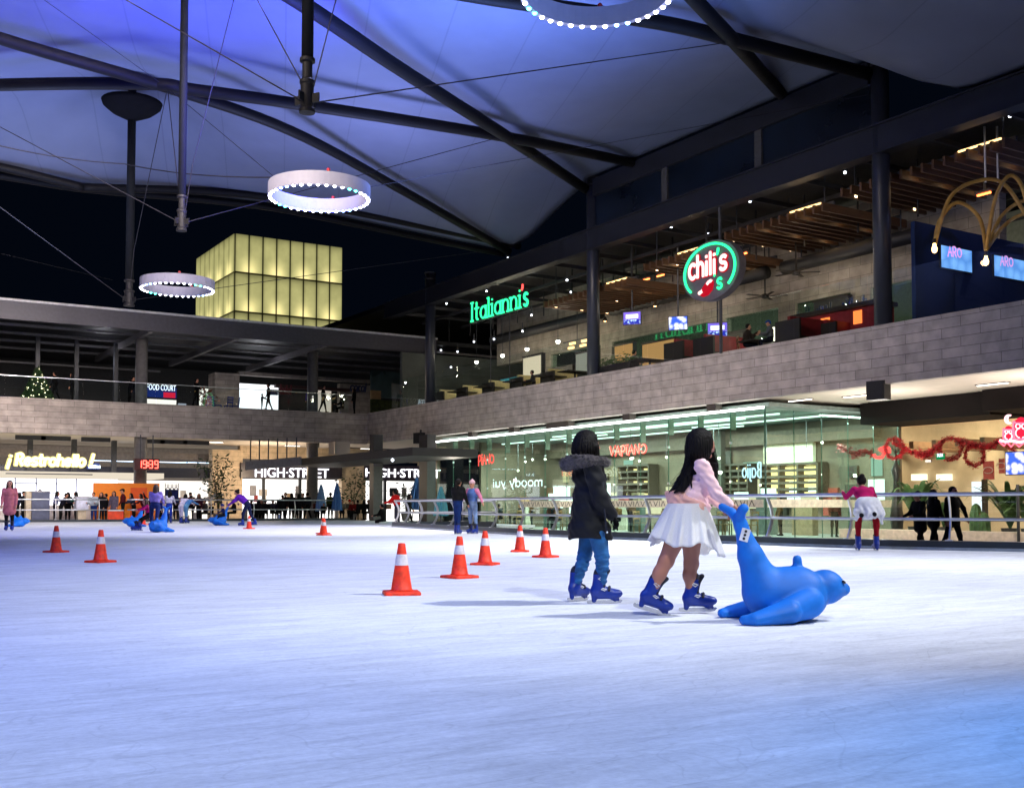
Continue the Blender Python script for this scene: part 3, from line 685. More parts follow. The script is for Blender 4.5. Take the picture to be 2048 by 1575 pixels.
rs = random.Random(31); itm = [mat('shop dark cloth', (.05, .05, .07), .8), mat('shop grey cloth', (.35, .35, .4), .8), mat('shop tan cloth', (.5, .36, .24), .8), mat('shop red cloth', (.4, .06, .06), .8), mat('shop blue cloth', (.1, .16, .4), .8), mat('shop shelf white', (.7, .68, .66), .6)]
for x0p, x1p, zmx in ((486, 682, 2.2), (733, 844, 2.2), (20, 415, 1.9)):
    for k in range(int((x1p - x0p) / 9)):
        pxx = rs.uniform(x0p + 4, x1p - 4); a = at_Y(pxx, 1000, 71.45 if x0p > 400 else 72.6); zb_ = rs.choice([FB, FB, .6, 1.1, 1.5]); hh_ = rs.uniform(.25, .8); ww_ = rs.uniform(.08, .3)
        mb = MB(); mb.box(a.x - ww_, a.x + ww_, a.y, a.y + .08, zb_, min(zmx, zb_ + hh_)); mb.build('shop_display', itm[rs.randrange(6)], fg, world=True)
for x0p, x1p in ((486, 682), (733, 844)):
    a, c_ = at_Y(x0p, 1000, 71.5), at_Y(x1p, 1000, 71.5)
    for z_ in (1.25, 1.9): mb = MB(); mb.box(a.x + .3, c_.x - .3, 71.5, 71.55, z_, z_ + .035); mb.build('shop_shelf', itm[1], fg, world=True)
for px in (527, 600, 770): a = at_Y(px, 1000, 71.4); mb = MB(); mb.box(a.x - .09, a.x + .09, 71.35, 71.55, FB, 2.7); mb.build('window_frame', M_dark, fg, world=True)
# dark band with a blue light line, left part
pan('dark_fascia', (-40, 928, 420, 956), 71.5, mat('navy fascia', (.012, .014, .03), .4), .3)
pan('blue_light_line', (182, 920, 418, 926), 71.2, emit('blue white tube', (.55, .75, 1), 5), .06)
pan('shop_window', (-40, 956, 420, 1044), 73, emit('shop window warm', (1, .93, .84), 1.35))
pan('wall_band', (-40, 896, 425, 921), 71.9, mat('taupe wall', (.22, .18, .15), .7), .3)
for px in (60, 148, 228): a = at_Y(px, 920, 69.5); mb = MB(); mb.box(a.x - .14, a.x + .14, 69.4, 69.7, 2.5, ZS); mb.build('slim_post', M_dark, fg, world=True)
mb = MB()
for px in (60, 110, 190, 300, 345, 390): a = at_Y(px, 892, 67); mb.box(a.x - .8, a.x + .8, 66.7, 66.9, ZS - .25, ZS + .0)
mb.build('ceiling_beam', M_dark, fg, world=True)

# ---- glowing tower beyond
TY = 96
tw = thing('glowing_tower', 'glowing pale yellow cube tower rising above the far roof', 'tower', (at_Y(470, 640, TY).x, TY, FB))
tx0, tx1 = at_Y(470, 466, TY).x, at_Y(685, 492, TY).x; tz1 = at_Y(470, 466, TY).z
def tower_material():
    m, nt, N, L = _new('lit fabric panels')
    out = N.new('ShaderNodeOutputMaterial'); e = N.new('ShaderNodeEmission'); L.new(e.outputs[0], out.inputs[0])
    tc = N.new('ShaderNodeUVMap'); s = N.new('ShaderNodeSeparateXYZ'); L.new(tc.outputs[0], s.inputs[0])
    nz = N.new('ShaderNodeTexNoise'); nz.inputs['Scale'].default_value = 1.1; nz.inputs['Detail'].default_value = 3; g = N.new('ShaderNodeNewGeometry'); L.new(g.outputs['Position'], nz.inputs['Vector'])
    # lamplight behind the foot of every second pane, painted into the glow, fading upward
    vx = N.new('ShaderNodeMath'); vx.operation = 'ABSOLUTE'; sb = N.new('ShaderNodeMath'); sb.operation = 'SUBTRACT'; sb.inputs[1].default_value = .95; L.new(s.outputs[0], sb.inputs[0]); L.new(sb.outputs[0], vx.inputs[0])
    def ma(op, a, b):
        n = N.new('ShaderNodeMath'); n.operation = op
        for i, v in enumerate((a, b)):
            if isinstance(v, (int, float)): n.inputs[i].default_value = v
            else: L.new(v, n.inputs[i])
        return n.outputs[0]
    d = ma('ADD', ma('POWER', ma('DIVIDE', vx.outputs[0], .55), 2.), ma('POWER', ma('DIVIDE', s.outputs[1], .30), 2.))
    pool = ma('EXPONENT', ma('MULTIPLY', d, -1.), 0)
    edge_ = ma('SUBTRACT', 1., ma('POWER', ma('ABSOLUTE', ma('SUBTRACT', ma('MULTIPLY', s.outputs[0], 2.), 1.), 0), 6.))
    top = ma('SUBTRACT', 1., ma('MULTIPLY', ma('POWER', s.outputs[1], 8.), .6))
    base = ma('MULTIPLY', ma('MULTIPLY', ma('ADD', ma('MULTIPLY', edge_, .4), .6), top), ma('ADD', ma('MULTIPLY', nz.outputs[0], .5), .7))
    st = ma('ADD', ma('MULTIPLY', base, .62), ma('MULTIPLY', pool, .7))
    mx = N.new('ShaderNodeMix'); mx.data_type = 'RGBA'; mx.inputs[6].default_value = (.78, .74, .30, 1); mx.inputs[7].default_value = (1, .85, .36, 1); L.new(pool, mx.inputs[0])
    L.new(mx.outputs[2], e.inputs[0]); L.new(st, e.inputs[1]); return m
M_tow = tower_material()
tdy = 12.0; rows = 5; zr = [tz1 - i * 3.55 for i in range(rows + 1)]
def panel(p, u, wid, z0, z1, idx):
    u = Vector(u); me = bpy.data.meshes.new('lit_panel'); n = Vector((u.y, -u.x, 0)) * .05; p = Vector(p)
    a = p + Vector((0, 0, z0)); b = a + u * wid; c = b + Vector((0, 0, z1 - z0)); d = a + Vector((0, 0, z1 - z0))
    vs = [a + n, b + n, c + n, d + n, a, b, c, d]; me.from_pydata([tuple(v) for v in vs], [], [(0, 1, 2, 3), (4, 7, 6, 5), (0, 4, 5, 1), (1, 5, 6, 2), (2, 6, 7, 3), (3, 7, 4, 0)])
    uv = me.uv_layers.new(); f = (lambda t: t) if idx % 2 == 0 else (lambda t: 1 - t)
    for li, l in enumerate(me.loops):
        v = l.vertex_index % 4; uv.data[li].uv = (f(0 if v in (0, 3) else 1), 0 if v in (0, 1) else 1)
    me.materials.append(M_tow); o = bpy.data.objects.new('lit_panel', me); COL.objects.link(o); o.parent = tw; o.matrix_parent_inverse = root_matrix(tw).inverted()
ncol = 8; pw = (tx1 - tx0) / ncol; ncl = 8; pl = tdy / ncl; gap = .07
for r in range(4):
    z0, z1 = zr[r + 1], zr[r]
    for i in range(ncol): panel((tx0 + i * pw + gap, TY - .02, 0), (1, 0, 0), pw - 2 * gap, z0 + .12, z1 - .05, i)
    for i in range(ncl): panel((tx0 - .02, TY + tdy - i * pl - gap, 0), (0, -1, 0), pl - 2 * gap, z0 + .12, z1 - .05, i)
mb = MB(); mb.box(tx0 + .05, tx1, TY + .08, TY + tdy, FB, tz1 - .02); mb.build('tower_core', mat('tower frame', (.03, .03, .02), .6), tw, world=True)
# ---------------------------------------------------------------- the tensile roof over the rink
YE = 48.0
masts = []
for px, py, Yg in ((258, 612, 42.0), (363, 462, 30.0), (614, 226, 18.2)):
    p = at_Y(px, py, Yg); masts.append((p.x, p.y, p.z))
peaks = [(m[0], m[1]) for m in masts] + [(masts[1][0] - 24, 42), (masts[1][0] - 24, 30), (masts[1][0] - 24, 18), (7.5, 6), (-16, 6)]
low_px = [(-400, 335), (-100, 345), (0, 352), (166, 378), (380, 397), (538, 415), (680, 442), (811, 469), (905, 488), (1007, 508)]
low = [at_Y(x, y, YE) for x, y in low_px]; ex = np.array([p.x for p in low]); ez = np.array([p.z for p in low])
ZT = 14.4
def mem_z(X, Y):
    z = 14.95 + 0 * X
    for a, b in peaks:
        r = np.hypot(X - a, Y - b); z = z + 2.3 * np.exp(-(r / 3.6) ** 1.2)
    zf = np.interp(Y, [12, 20.6, 22.6, 24, 40, 45, 48], [13.5, 13.5, 14.5, 15.75, 15.8, 14.3, 13.6]) if True else z
    wx = np.clip((X - 21) / 8.2, 0, 1); wx = wx * wx * (3 - 2 * wx); z = z * (1 - wx) + zf * wx
    ze = np.interp(X, ex, ez) + .22; wy = np.clip((Y - 43) / 5, 0, 1); wy = wy * wy * (3 - 2 * wy)
    return z * (1 - wy) + ze * wy
nx_, ny_ = 110, 90
gx = np.linspace(-30, 29.3, nx_); gy = np.linspace(-14, YE, ny_)
XX, YY = np.meshgrid(gx, gy, indexing='ij'); ZZ = mem_z(XX, YY)
vs = [(XX[i, j], YY[i, j], ZZ[i, j]) for i in range(nx_) for j in range(ny_)]; nv = len(vs)
fs = [(i * ny_ + j, i * ny_ + j + 1, (i + 1) * ny_ + j + 1, (i + 1) * ny_ + j) for i in range(nx_ - 1) for j in range(ny_ - 1)]
vs += [(v[0], v[1], v[2] + .03) for v in vs]; fs += [tuple(k + nv for k in f[::-1]) for f in fs]
bd = [i * ny_ for i in range(nx_)] + [(nx_ - 1) * ny_ + j for j in range(1, ny_)] + [i * ny_ + ny_ - 1 for i in range(nx_ - 2, -1, -1)] + [j for j in range(ny_ - 2, 0, -1)]
fs += [(bd[i], bd[(i + 1) % len(bd)], bd[(i + 1) % len(bd)] + nv, bd[i] + nv) for i in range(len(bd))]
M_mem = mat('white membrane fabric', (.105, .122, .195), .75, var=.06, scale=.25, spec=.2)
def seams(m):
    nt = m.node_tree; N, L = nt.nodes, nt.links; b = [n for n in N if n.type == 'BSDF_PRINCIPLED'][0]; lk = b.inputs['Base Color'].links[0]; src = lk.from_socket
    g = N.new('ShaderNodeNewGeometry'); mp = N.new('ShaderNodeMapping'); mp.inputs['Rotation'].default_value = (0, 0, .35); L.new(g.outputs['Position'], mp.inputs[0]); sx = N.new('ShaderNodeSeparateXYZ'); L.new(mp.outputs[0], sx.inputs[0])
    def m_(op, a, v): n = N.new('ShaderNodeMath'); n.operation = op; L.new(a, n.inputs[0]); n.inputs[1].default_value = v; return n.outputs[0]
    f = m_('LESS_THAN', m_('FRACT', m_('DIVIDE', sx.outputs[0], 2.4), 0), .02); k = m_('MULTIPLY_ADD', f, -.16); k.node.inputs[2].default_value = 1.0
    nz = N.new('ShaderNodeTexNoise'); nz.inputs['Scale'].default_value = .9; nz.inputs['Detail'].default_value = 6; L.new(g.outputs['Position'], nz.inputs['Vector']); r = N.new('ShaderNodeMapRange'); r.inputs[1].default_value = .3; r.inputs[2].default_value = .7; r.inputs[3].default_value = .95; r.inputs[4].default_value = 1.04; L.new(nz.outputs[0], r.inputs[0])
    k2 = N.new('ShaderNodeMath'); k2.operation = 'MULTIPLY'; L.new(k, k2.inputs[0]); L.new(r.outputs[0], k2.inputs[1])
    mx = N.new('ShaderNodeMix'); mx.data_type = 'RGBA'; mx.blend_type = 'MULTIPLY'; mx.inputs[0].default_value = 1; L.new(src, mx.inputs[6]); L.new(k2.outputs[0], mx.inputs[7]); L.new(mx.outputs[2], b.inputs['Base Color'])
seams(M_mem)
can = thing('tensile_canopy', 'huge pale fabric roof stretched over the ice on dark steel tubes', 'canopy', (0, 30, 14))
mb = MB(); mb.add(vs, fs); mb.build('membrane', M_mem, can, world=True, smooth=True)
# the neighbouring membrane beyond the last column
X2, Y2 = np.meshgrid(np.linspace(29.3, 40, 20), np.linspace(4, 23.2, 20), indexing='ij')
Z2 = np.interp(Y2, [4, 14, 22, 23.2], [13.9, 13.9, 14.3, 14.9]) + .12 * (X2 - 29.3)
M_tube = mat('dark steel tube', (.004, .004, .0055), .6, spec=.12, var=.2, scale=2)
def plane_pts(px, z=ZT): return [at_z(x, y, z) for x, y in px]
def sag(pts, n=10):
    """Resample a chain of points into a smooth curve."""
    out = []
    for i in range(len(pts) - 1):
        p0 = pts[max(0, i - 1)]; p1, p2 = pts[i], pts[i + 1]; p3 = pts[min(len(pts) - 1, i + 2)]
        for k in range(n):
            t = k / n; out.append(.5 * ((2 * p1) + (p2 - p0) * t + (2 * p0 - 5 * p1 + 4 * p2 - p3) * t * t + (3 * p1 - p0 - 3 * p2 + p3) * t ** 3))
    return out + [pts[-1]]
tubes = [
  ('roof tube', plane_pts([(-420, -65), (0, 77), (325, 172), (580, 261), (800, 378)]) + [at_X(1017, 503, 29.1)], .19),
  ('roof tube', plane_pts([(-500, 190), (0, 170), (300, 168), (390, 180), (615, 211), (1000, 272)]) + [at_X(1268, 326, 29.2)], .20),
  ('roof tube', plane_pts([(60, -320), (580, -8), (800, 138), (1008, 270)]) + [at_X(1173, 379, 29.2)], .22),
  ('roof tube', plane_pts([(500, -95), (957, -8), (1300, 42), (1470, 80)]) + [at_X(1738, 148, 29.1)], .21),
  ('roof tube', plane_pts([(1180, -230), (1385, -5), (1470, 85)]) + [at_X(1564, 190, 29.2)], .21),
  ('edge tube', [at_Y(x, y, YE - 1.1) for x, y in ((-400, 250), (0, 334), (166, 375))], .17),
  ('edge tube', [at_Y(x, y, YE - 1.1) for x, y in ((166, 375), (380, 381), (538, 394), (704, 423), (870, 457), (1039, 493))], .17),
  ('edge tube', low, .15),
]
for nm, pts, r in tubes:
    mb = MB(); mb.path(sag(pts, 8), r, 14); mb.build('roof_tube', M_tube, can, world=True, smooth=True)
# masts that hang in the cables
M_mast = mat('grey green mast paint', (.006, .007, .009), .7, var=.15, spec=.05)
for (x, y, z), r, lb in zip(masts, (.15, .105, .105), ('hanging mast farthest back with a dark dish at its head', 'hanging mast that ends above the ring lamp before the tower', 'hanging mast with flanged lower end beside the big roof tube')):
    t = thing('flying_mast', lb, 'mast', (x, y, z), group='masts hung under the canopy')
    L_ = float(mem_z(np.array(x), np.array(y))) - z
    mb = MB(); mb.lathe([(r, .95), (r, L_ - .05)], 20); o = mb.build('shaft', M_mast, t)
    for f in o.data.polygons: f.use_smooth = len(f.vertices) == 4
    mb = MB(); mb.lathe([(r * 1.35, 0), (r * 1.35, .06), (r * 1.12, .1), (r * 1.12, .5), (r * 1.3, .53), (r * 1.3, .58), (r * .85, .62), (r * .85, .9), (r * 1.3, .92), (r * 1.3, .98)], 20)
    for k in range(4):
        a = k * PI / 2 + .6; mb.cbox((r * 1.35 * math.cos(a), r * 1.35 * math.sin(a), .25), (.22, .03, .16), rz=a)
    mb.build('lower_end', mat('pale mast foot', (.010, .010, .012), .6, spec=.2), t)
    mb = MB(); mb.lathe([(r, L_ - 2.0), (.75, L_ - 1.7), (1.05, L_ - 1.45), (1.1, L_ - 1.3)], 28); mb.build('head_dish', mat('dull black dish', (.004, .004, .005), .9, spec=.05), t, smooth=True)

# ring lamps
M_ring = mat('white ring shell', (.26, .26, .33), .6, var=.05)
beads = [emit('white bead', (.85, .86, 1), 16), emit('blue bead', (.25, .45, 1), 14), emit('green bead', (.1, .95, .7), 10)]
def ring_lamp(c, R, label, hgt=.34):
    t = thing('ring_lamp', label, 'lamp', c, group='ring lamps hung over the ice')
    n = 64; pr = [(R, 0), (R, hgt), (R - .1, hgt), (R - .1, 0)]
    vs = [(r * math.cos(2 * PI * k / n), r * math.sin(2 * PI * k / n), z) for r, z in pr for k in range(n)]
    fs = [(i * n + k, i * n + (k + 1) % n, ((i + 1) % 4) * n + (k + 1) % n, ((i + 1) % 4) * n + k) for i in range(4) for k in range(n)]
    mb = MB(); mb.add(vs, fs); o = mb.build('ring_shell', M_ring, t, smooth=True)
    o.data.polygons.foreach_set('use_smooth', [False] * len(fs))
    nb = 38; me = None
    for k in range(nb):
        a = 2 * PI * k / nb
        b = MB(); b.ball((0, 0, 0), (.043, .043, .036), 10); mi = 0 if k % 9 not in (3, 4) else (2 if (k // 9) % 2 else 1)
        o = b.build('bulb', beads[mi], t, smooth=True, loc=((R - .05) * math.cos(a), (R - .05) * math.sin(a), -.004))
    for a in (.9, 2.6, 4.5):
        b = MB(); b.ball((R * .97 * math.cos(a), R * .97 * math.sin(a), hgt + .04), .05, 8, 0); b.build('hook', mat('red hook', (.4, .02, .02), .4), t)
    return t
def ring_at(px, py, rx, R): d = R * FPX / rx; p = at_d(px, py, d); return p
r1 = ring_at(639, 397, 101, 1.30); r2 = ring_at(355, 579, 72, 1.30); r3 = ring_at(1195, -12, 156, 1.30)
ring_lamp(r1, 1.3, 'white ring lamp with bright beads hanging before the canopy middle')
ring_lamp(r2, 1.3, 'smallest looking white ring lamp hanging next to the yellow tower')
ring_lamp(r3, 1.3, 'ring lamp cut off by the top edge of the view')

# cables
M_cab = mat('steel cable', (.018, .018, .024), .7, spec=.1)
def cable(label, pts, r=.014, sagk=0.0):
    mb = MB(); P = []
    for a, b in zip(pts, pts[1:]):
        for i in range(8):
            f = i / 8; q = a.lerp(b, f); q = q - Vector((0, 0, sagk * 4 * f * (1 - f))); P.append(q)
    P.append(pts[-1]); c = P[len(P) // 2].copy(); mb.path([p - c for p in P], r, 6); tag(mb.build('cable', M_cab, loc=c), label, 'cable', 'thin cables under the canopy')
m0, m1, m2 = [Vector(m) for m in masts]
N1, N2, N3 = at_z(335, 176, ZT), at_z(1006, 273, ZT), at_z(1470, 83, ZT)
cable('cable from the flanged mast foot up to the frame corner', [m2 + Vector((-.1, 0, .2)), at_z(60, -110, ZT)])
cable('cable from the flanged mast foot to the far right tube crossing', [m2 + Vector((.1, 0, .2)), N3])
cable('steep cable beside the flanged mast, meeting its collar', [m2 + Vector((-.08, 0, .5)), at_z(490, -45, ZT + .3)])
cable('steep cable on the other side of the flanged mast', [m2 + Vector((.12, 0, .5)), at_z(690, -70, ZT + .3)])
cable('cable from the middle mast foot towards the left border', [m1 + Vector((-.1, 0, .25)), at_z(-120, 190, ZT)])
cable('cable from the middle mast foot to the central tube crossing', [m1 + Vector((.1, 0, .25)), N2])
cable('upright wire hanging near the first tube crossing', [N1, at_Y(268, 500, 41.5), m0 + Vector((0, 0, .3))])
cable('second wire falling from the first tube crossing', [N1, m1 + Vector((0, .1, .6))])
cable('slanting wire crossing the blue lit cloth', [at_z(470, -10, ZT + .2), at_Y(385, 330, 31), m1 + Vector((.1, 0, .6))])
cable('cable from the back mast foot out to the left', [m0 + Vector((-.15, 0, .25)), at_Y(-60, 370, 40)])
cable('cable from the back mast foot over the yellow tower', [m0 + Vector((.15, 0, .25)), at_X(1004, 497, 28.9)])
cable('low cable crossing the dark sky on the left', [at_Y(-40, 497, 52), at_Y(225, 560, 60)])
cable('thin wire from ring lamp to beam past the tube', [r1 + Vector((1.2, 0, .45)), at_X(1440, 245, 28.9), at_X(1735, 190, 28.9)], .009)
cable('thin wire from the tube crossing down to the ring lamp hook', [N1, r1 + Vector((-.5, 1.0, .45))], .009)
cable('thin wire rising out of the frame to the tube crossing', [at_z(60, -20, ZT), N1], .009)
cable('sagging festoon wire under the back of the canopy', [at_Y(-40, 282, 36), at_Y(250, 328, 37), r1 + Vector((-1.25, .2, .4))], .018, .12)
# ---------------------------------------------------------------- cones
M_or = mat('orange rubber', lin((.93, .21, .07)), .55, var=.30, scale=14, detail=8)
M_band = mat('white reflective sleeve', (.66, .62, .66), .5, var=.22, scale=16, detail=8)
def make_cone(name='traffic_cone'):
    t = thing(name, 'x', 'traffic cone', group='orange cones on the ice')
    hh = .465
    mb = MB(); s = .165
    mb.prism([(s * math.cos(PI / 4 * (k + .5)) * 1.06 * (1.0 if k % 2 else 1.0), s * math.sin(PI / 4 * (k + .5)) * 1.06) for k in range(8)], 0, .03)
    mb.v = []; mb.f = []; mb.mi = []
    q = []; c = .035
    for sx, sy_ in ((1, 1), (-1, 1), (-1, -1), (1, -1)):
        for a in range(5):
            an = math.atan2(sy_, sx) - PI / 4 + a * PI / 8; q.append((sx * (s - c) + c * math.cos(an), sy_ * (s - c) + c * math.sin(an)))
    n = len(q); vs = []
    for sc_, z in ((1, .002), (1, .022), (.97, .030), (.7, .036)): vs += [(x * sc_, y * sc_, z) for x, y in q]
    fs = [(i * n + k, i * n + (k + 1) % n, (i + 1) * n + (k + 1) % n, (i + 1) * n + k) for i in range(3) for k in range(n)] + [tuple(range(n - 1, -1, -1)), tuple(range(3 * n, 4 * n))]
    mb.add(vs, fs); mb.build('foot_plate', M_or, t)
    def rad(z): return .098 - (.098 - .031) * (z - .03) / (hh - .03)
    mb = MB(); mb.lathe([(rad(.03) + .012, .033), (rad(.045), .05)] + [(rad(z), z) for z in (.15, .25, .35, .43, hh - .006)] + [(.026, hh), (.018, hh - .002), (.016, hh - .05)], 32); mb.build('cone_body', M_or, t, smooth=True)
    mb = MB(); mb.lathe([(rad(.265) + .003, .265), (rad(.365) + .003, .365)], 32, caps=False); mb.build('white_sleeve', M_band, t, smooth=True)
    return t
cone_px = [(803, 1190, 'nearest and largest looking orange cone', 12), (919, 1157, 'orange cone just behind the nearest cone', 40), (970, 1131, 'orange cone in front of the two women at the rail', 5), (1040, 1105, 'orange cone standing farther right beside the railing, first of a close pair', 8),
           (1091, 1116, 'orange cone closest to the child in the black parka', 3), (112, 1106, 'orange cone near the pink coated skater', 4), (201, 1126, 'orange cone second along from the pink coated skater', 4), (498, 1059, 'small looking orange cone by the purple hooded skater', 6), (648, 1072, 'lone orange cone before the far seated crowd', 2)]
c0 = make_cone()
for i, (px, py, lb, rz) in enumerate(cone_px):
    p = at_z(px, py - 2)
    if i == 0: c0.location = p; c0.rotation_euler = (0, 0, rz * .1); c0['label'] = lb
    else: dup(c0, p, math.radians(rz * 7), lb)
p = at_z(287, 1049); dup(c0, p, .3, 'orange cone half hidden behind the riding child')
p = at_z(646, 1067); dup(c0, p, .5, 'orange cone base showing just behind the lone far cone')

# ---------------------------------------------------------------- seal shaped skating aids
M_seal = mat('blue moulded plastic', (.001, .15, .62), .6, var=.20, scale=5, detail=9, spec=.4)
M_seal2 = mat('blue moulded plastic worn', (.010, .15, .62), .42, var=.12, scale=2.5)
def make_seal(label, loc, rz, k=1.0, h=.013, plate=True):
    t = thing('seal_skating_aid', label, 'skating aid', loc, rz, 'blue seal skating aids')
    s = .00346
    def P(px, py, y=0.): return Vector(((px - 1570) * s * k, y * k, (1243 - py) * s * k))
    r = lambda v: v * s * k
    prims = [
        cap(P(1532, 1190), r(47), P(1604, 1190), r(53), 0, 1.08), cap(P(1540, 1180), r(44), P(1590, 1178), r(46), 0),
        cap(P(1524, 1172), r(42), P(1500, 1112), r(25), 0), cap(P(1500, 1112), r(25), P(1480, 1050), r(12.5), 0), cap(P(1480, 1050), r(12.5), P(1475, 1036), r(12), 0),
        cap(P(1477, 1040, .0), r(11), P(1475, 1020, -.075), r(9), 0, k=.012), cap(P(1475, 1022, -.07), r(9), P(1477, 1016, -.10), r(10), 0, k=.012),
        cap(P(1476, 1042), r(11), P(1466, 1024, .05), r(9), 0, k=.012), cap(P(1466, 1024, .05), r(9), P(1450, 1013, .10), r(8), 0, k=.012),
        ell(P(1654, 1175), (r(39), r(37), r(35)), 0, None, .02), cap(P(1668, 1178), r(27), P(1693, 1180), r(13.5), 0, 1.1), cap(P(1628, 1186), r(29), P(1652, 1178), r(29), 0, k=.02),
        cap(P(1598, 1140), r(11), P(1597, 1122), r(8.5), 0, k=.012), cap(P(1597, 1122), r(9), P(1597, 1119), r(9), 0, k=.01),
    ]
    for sgn in (-1, 1):
        a = P(1598, 1203, sgn * .17); b = P(1480, 1232, sgn * .27)
        prims += [cap(P(1602, 1203, sgn * .165), r(31), P(1555, 1218, sgn * .22), r(24), 0, .8, k=.010), cap(P(1555, 1218, sgn * .22), r(24), b, r(14), 0, 1.4, k=.010), cap(P(1480, 1232, sgn * .27), r(12), P(1462, 1233, sgn * .25), r(10), 0, 1.4, k=.012)]
    def field(F, X, Y, Z): return np.maximum(F, .004 - Z)
    eyes = [P(1681, 1163, -.073), P(1681, 1163, .073)]
    sdf_build('seal_body', prims, [M_seal], h * k, .034 * k, t, field)
    for sgn in (-1, 1):
        b = MB(); b.ball((0, 0, 0), (.020 * k, .010 * k, .010 * k), 12); o = b.build('eye', mat('black eye', (.006, .006, .01), .2), t, smooth=True, loc=P(1684, 1164, sgn * .088)); o.rotation_euler = (0, .55, sgn * -.5)
    if plate:
        b = MB(); b.box(-.030, .030, -.006, .006, -.045, .045); o = b.build('number_plate', mat('white plate', (.75, .75, .78), .4), t, loc=P(1483, 1069, -.058)); o.rotation_euler = (0, .28, -.35)
        for z in (-.026, 0, .026):
            c = MB(); c.lathe([(.009, 0), (.009, .004)], 12); q = c.build('screw_cap', M_black, o, loc=(0, -.0065, z)); q.rotation_euler = (PI / 2, 0, 0)
    return t
SEAL_RZ = face_rot(6)
seal = make_seal('large bright blue seal aid pushed by the girl in the white skirt', at_z(1570, 1241), SEAL_RZ, 1.0)
seal_d = make_seal('blue seal aid beside the pink coated skater', at_z(36, 1053), face_rot(0), 1.0, .03, False)
dup(seal_d, at_z(268, 1053), face_rot(180), 'blue seal aid pointing away from the riding child')
dup(seal_d, at_z(318, 1064), face_rot(250), 'blue seal aid carrying the child in magenta')
dup(seal_d, at_z(438, 1050), face_rot(188), 'bright blue seal aid pushed by the purple hooded skater')

# ---------------------------------------------------------------- signs of the right gallery
M_green = emit('green neon', (.03, 1, .32), 2.2); M_redn = emit('red neon', (1, .07, .06), 3.0); M_pinkw = emit('pink white neon', (1, .72, .70), 1.6)
t = thing('restaurant_sign', "green lit lettering reading Italianni's hung along the dark terrace", 'sign', at_X(940, 645, 28.9))
o0 = at_X(941, 643, 28.9); o1 = at_X(1056, 612, 28.9); hgt = at_X(944, 606, 28.9).z - o0.z
lettering('lit_lettering', 'Italianni', M_green, .055, o0, NEGY, hgt, t, width=(o0.y - o1.y) * .89, serif=True, flat=.8)
xw = (o0.y - o1.y)
lettering('lit_lettering', 's', M_green, .07, o0 + Vector((0, -xw * .93, 0)), NEGY, hgt, t, width=xw * .07, flat=.8)
lettering('lit_apostrophe', "'", M_redn, .06, o0 + Vector((0, -xw * .895, hgt * .1)), NEGY, hgt, t, width=xw * .03, flat=.8)
mb = MB()
for f in (.35, .68): mb.box(28.96, 28.99, o0.y - xw * f - .02, o0.y - xw * f + .02, 7.0, o0.z + .05)
mb.box(28.95, 29.0, o1.y, o0.y, o0.z - .1, o0.z - .04); mb.build('sign_post', M_dark, t, world=True)

c = at_X(1420, 541, 28.75)
t = thing('restaurant_sign', "oval dark sign with a green ring and red lettering reading chili's", 'sign', c)
e = math.radians
n = 64; A, B = 1.62, 1.16
vs = []
rt = lambda yy, zz: (yy, zz)
for x in (0.0, .34):
    vs += [(x, -A * math.cos(2 * PI * k / n), B * math.sin(2 * PI * k / n)) for k in range(n)]
fs = [tuple(range(n)), tuple(range(2 * n - 1, n - 1, -1))] + [(k, n + k, n + (k + 1) % n, (k + 1) % n) for k in range(n)]
mb = MB(); mb.add(vs, fs); mb.build('sign_case', mat('grey sign case', (.11, .105, .13), .5), t)
mb = MB(); mb.path([(-.05, -A * .88 * math.cos(a), B * .88 * math.sin(a)) for a in [math.radians(-42 + i * 4.55) for i in range(59)]], .05, 10); mb.build('neon_ring', M_green, t, smooth=True)
core = emit('hot pink core', (1, .62, .60), 1.9); halo = emit('deep red halo', (.75, .01, .03), .75)
for nm, mt, rr, lift in (('halo_lettering', halo, .125, .03), ('core_lettering', core, .082, .07)):
    lettering(nm, 'chili', mt, rr, c + Vector((0, 1.16, -.16)), NEGY, .84, t, width=1.56, flat=.4, lift=lift)
    lettering(nm, 's', mt, rr, c + Vector((0, -.60, -.11)), NEGY, .80, t, width=.42, flat=.4, lift=lift)
lettering('green_apostrophe', "'", M_green, .07, c + Vector((0, -.46, -.12)), NEGY, .84, t, width=.16, flat=.5, lift=.09)
lettering('green_lettering', "s", M_green, .055, c + Vector((0, -.44, -.80)), NEGY, .6, t, width=.30, flat=.5, lift=.06)
lettering('green_apostrophe', "'", M_green, .05, c + Vector((0, -.28, -.78)), NEGY, .66, t, width=.10, flat=.5, lift=.06)
for mt, rr, lift in ((halo, .20, .03), (core, .15, .08)):
    pts = [(-lift, .55, -.80), (-lift, .38, -.82), (-lift, .18, -.76), (-lift, 0.0, -.62), (-lift, -.10, -.48), (-lift, -.17, -.40)]
    mb = MB(); mb.path(pts, [rr * .45, rr * .8, rr * 1.05, rr * 1.1, rr * .8, rr * .4], 12); mb.build('pepper_emblem', mt, t, smooth=True)
mb = MB(); mb.box(.36, .44, -.2, -.1, -3.2, 3.2); mb.build('sign_post', M_dark, t)
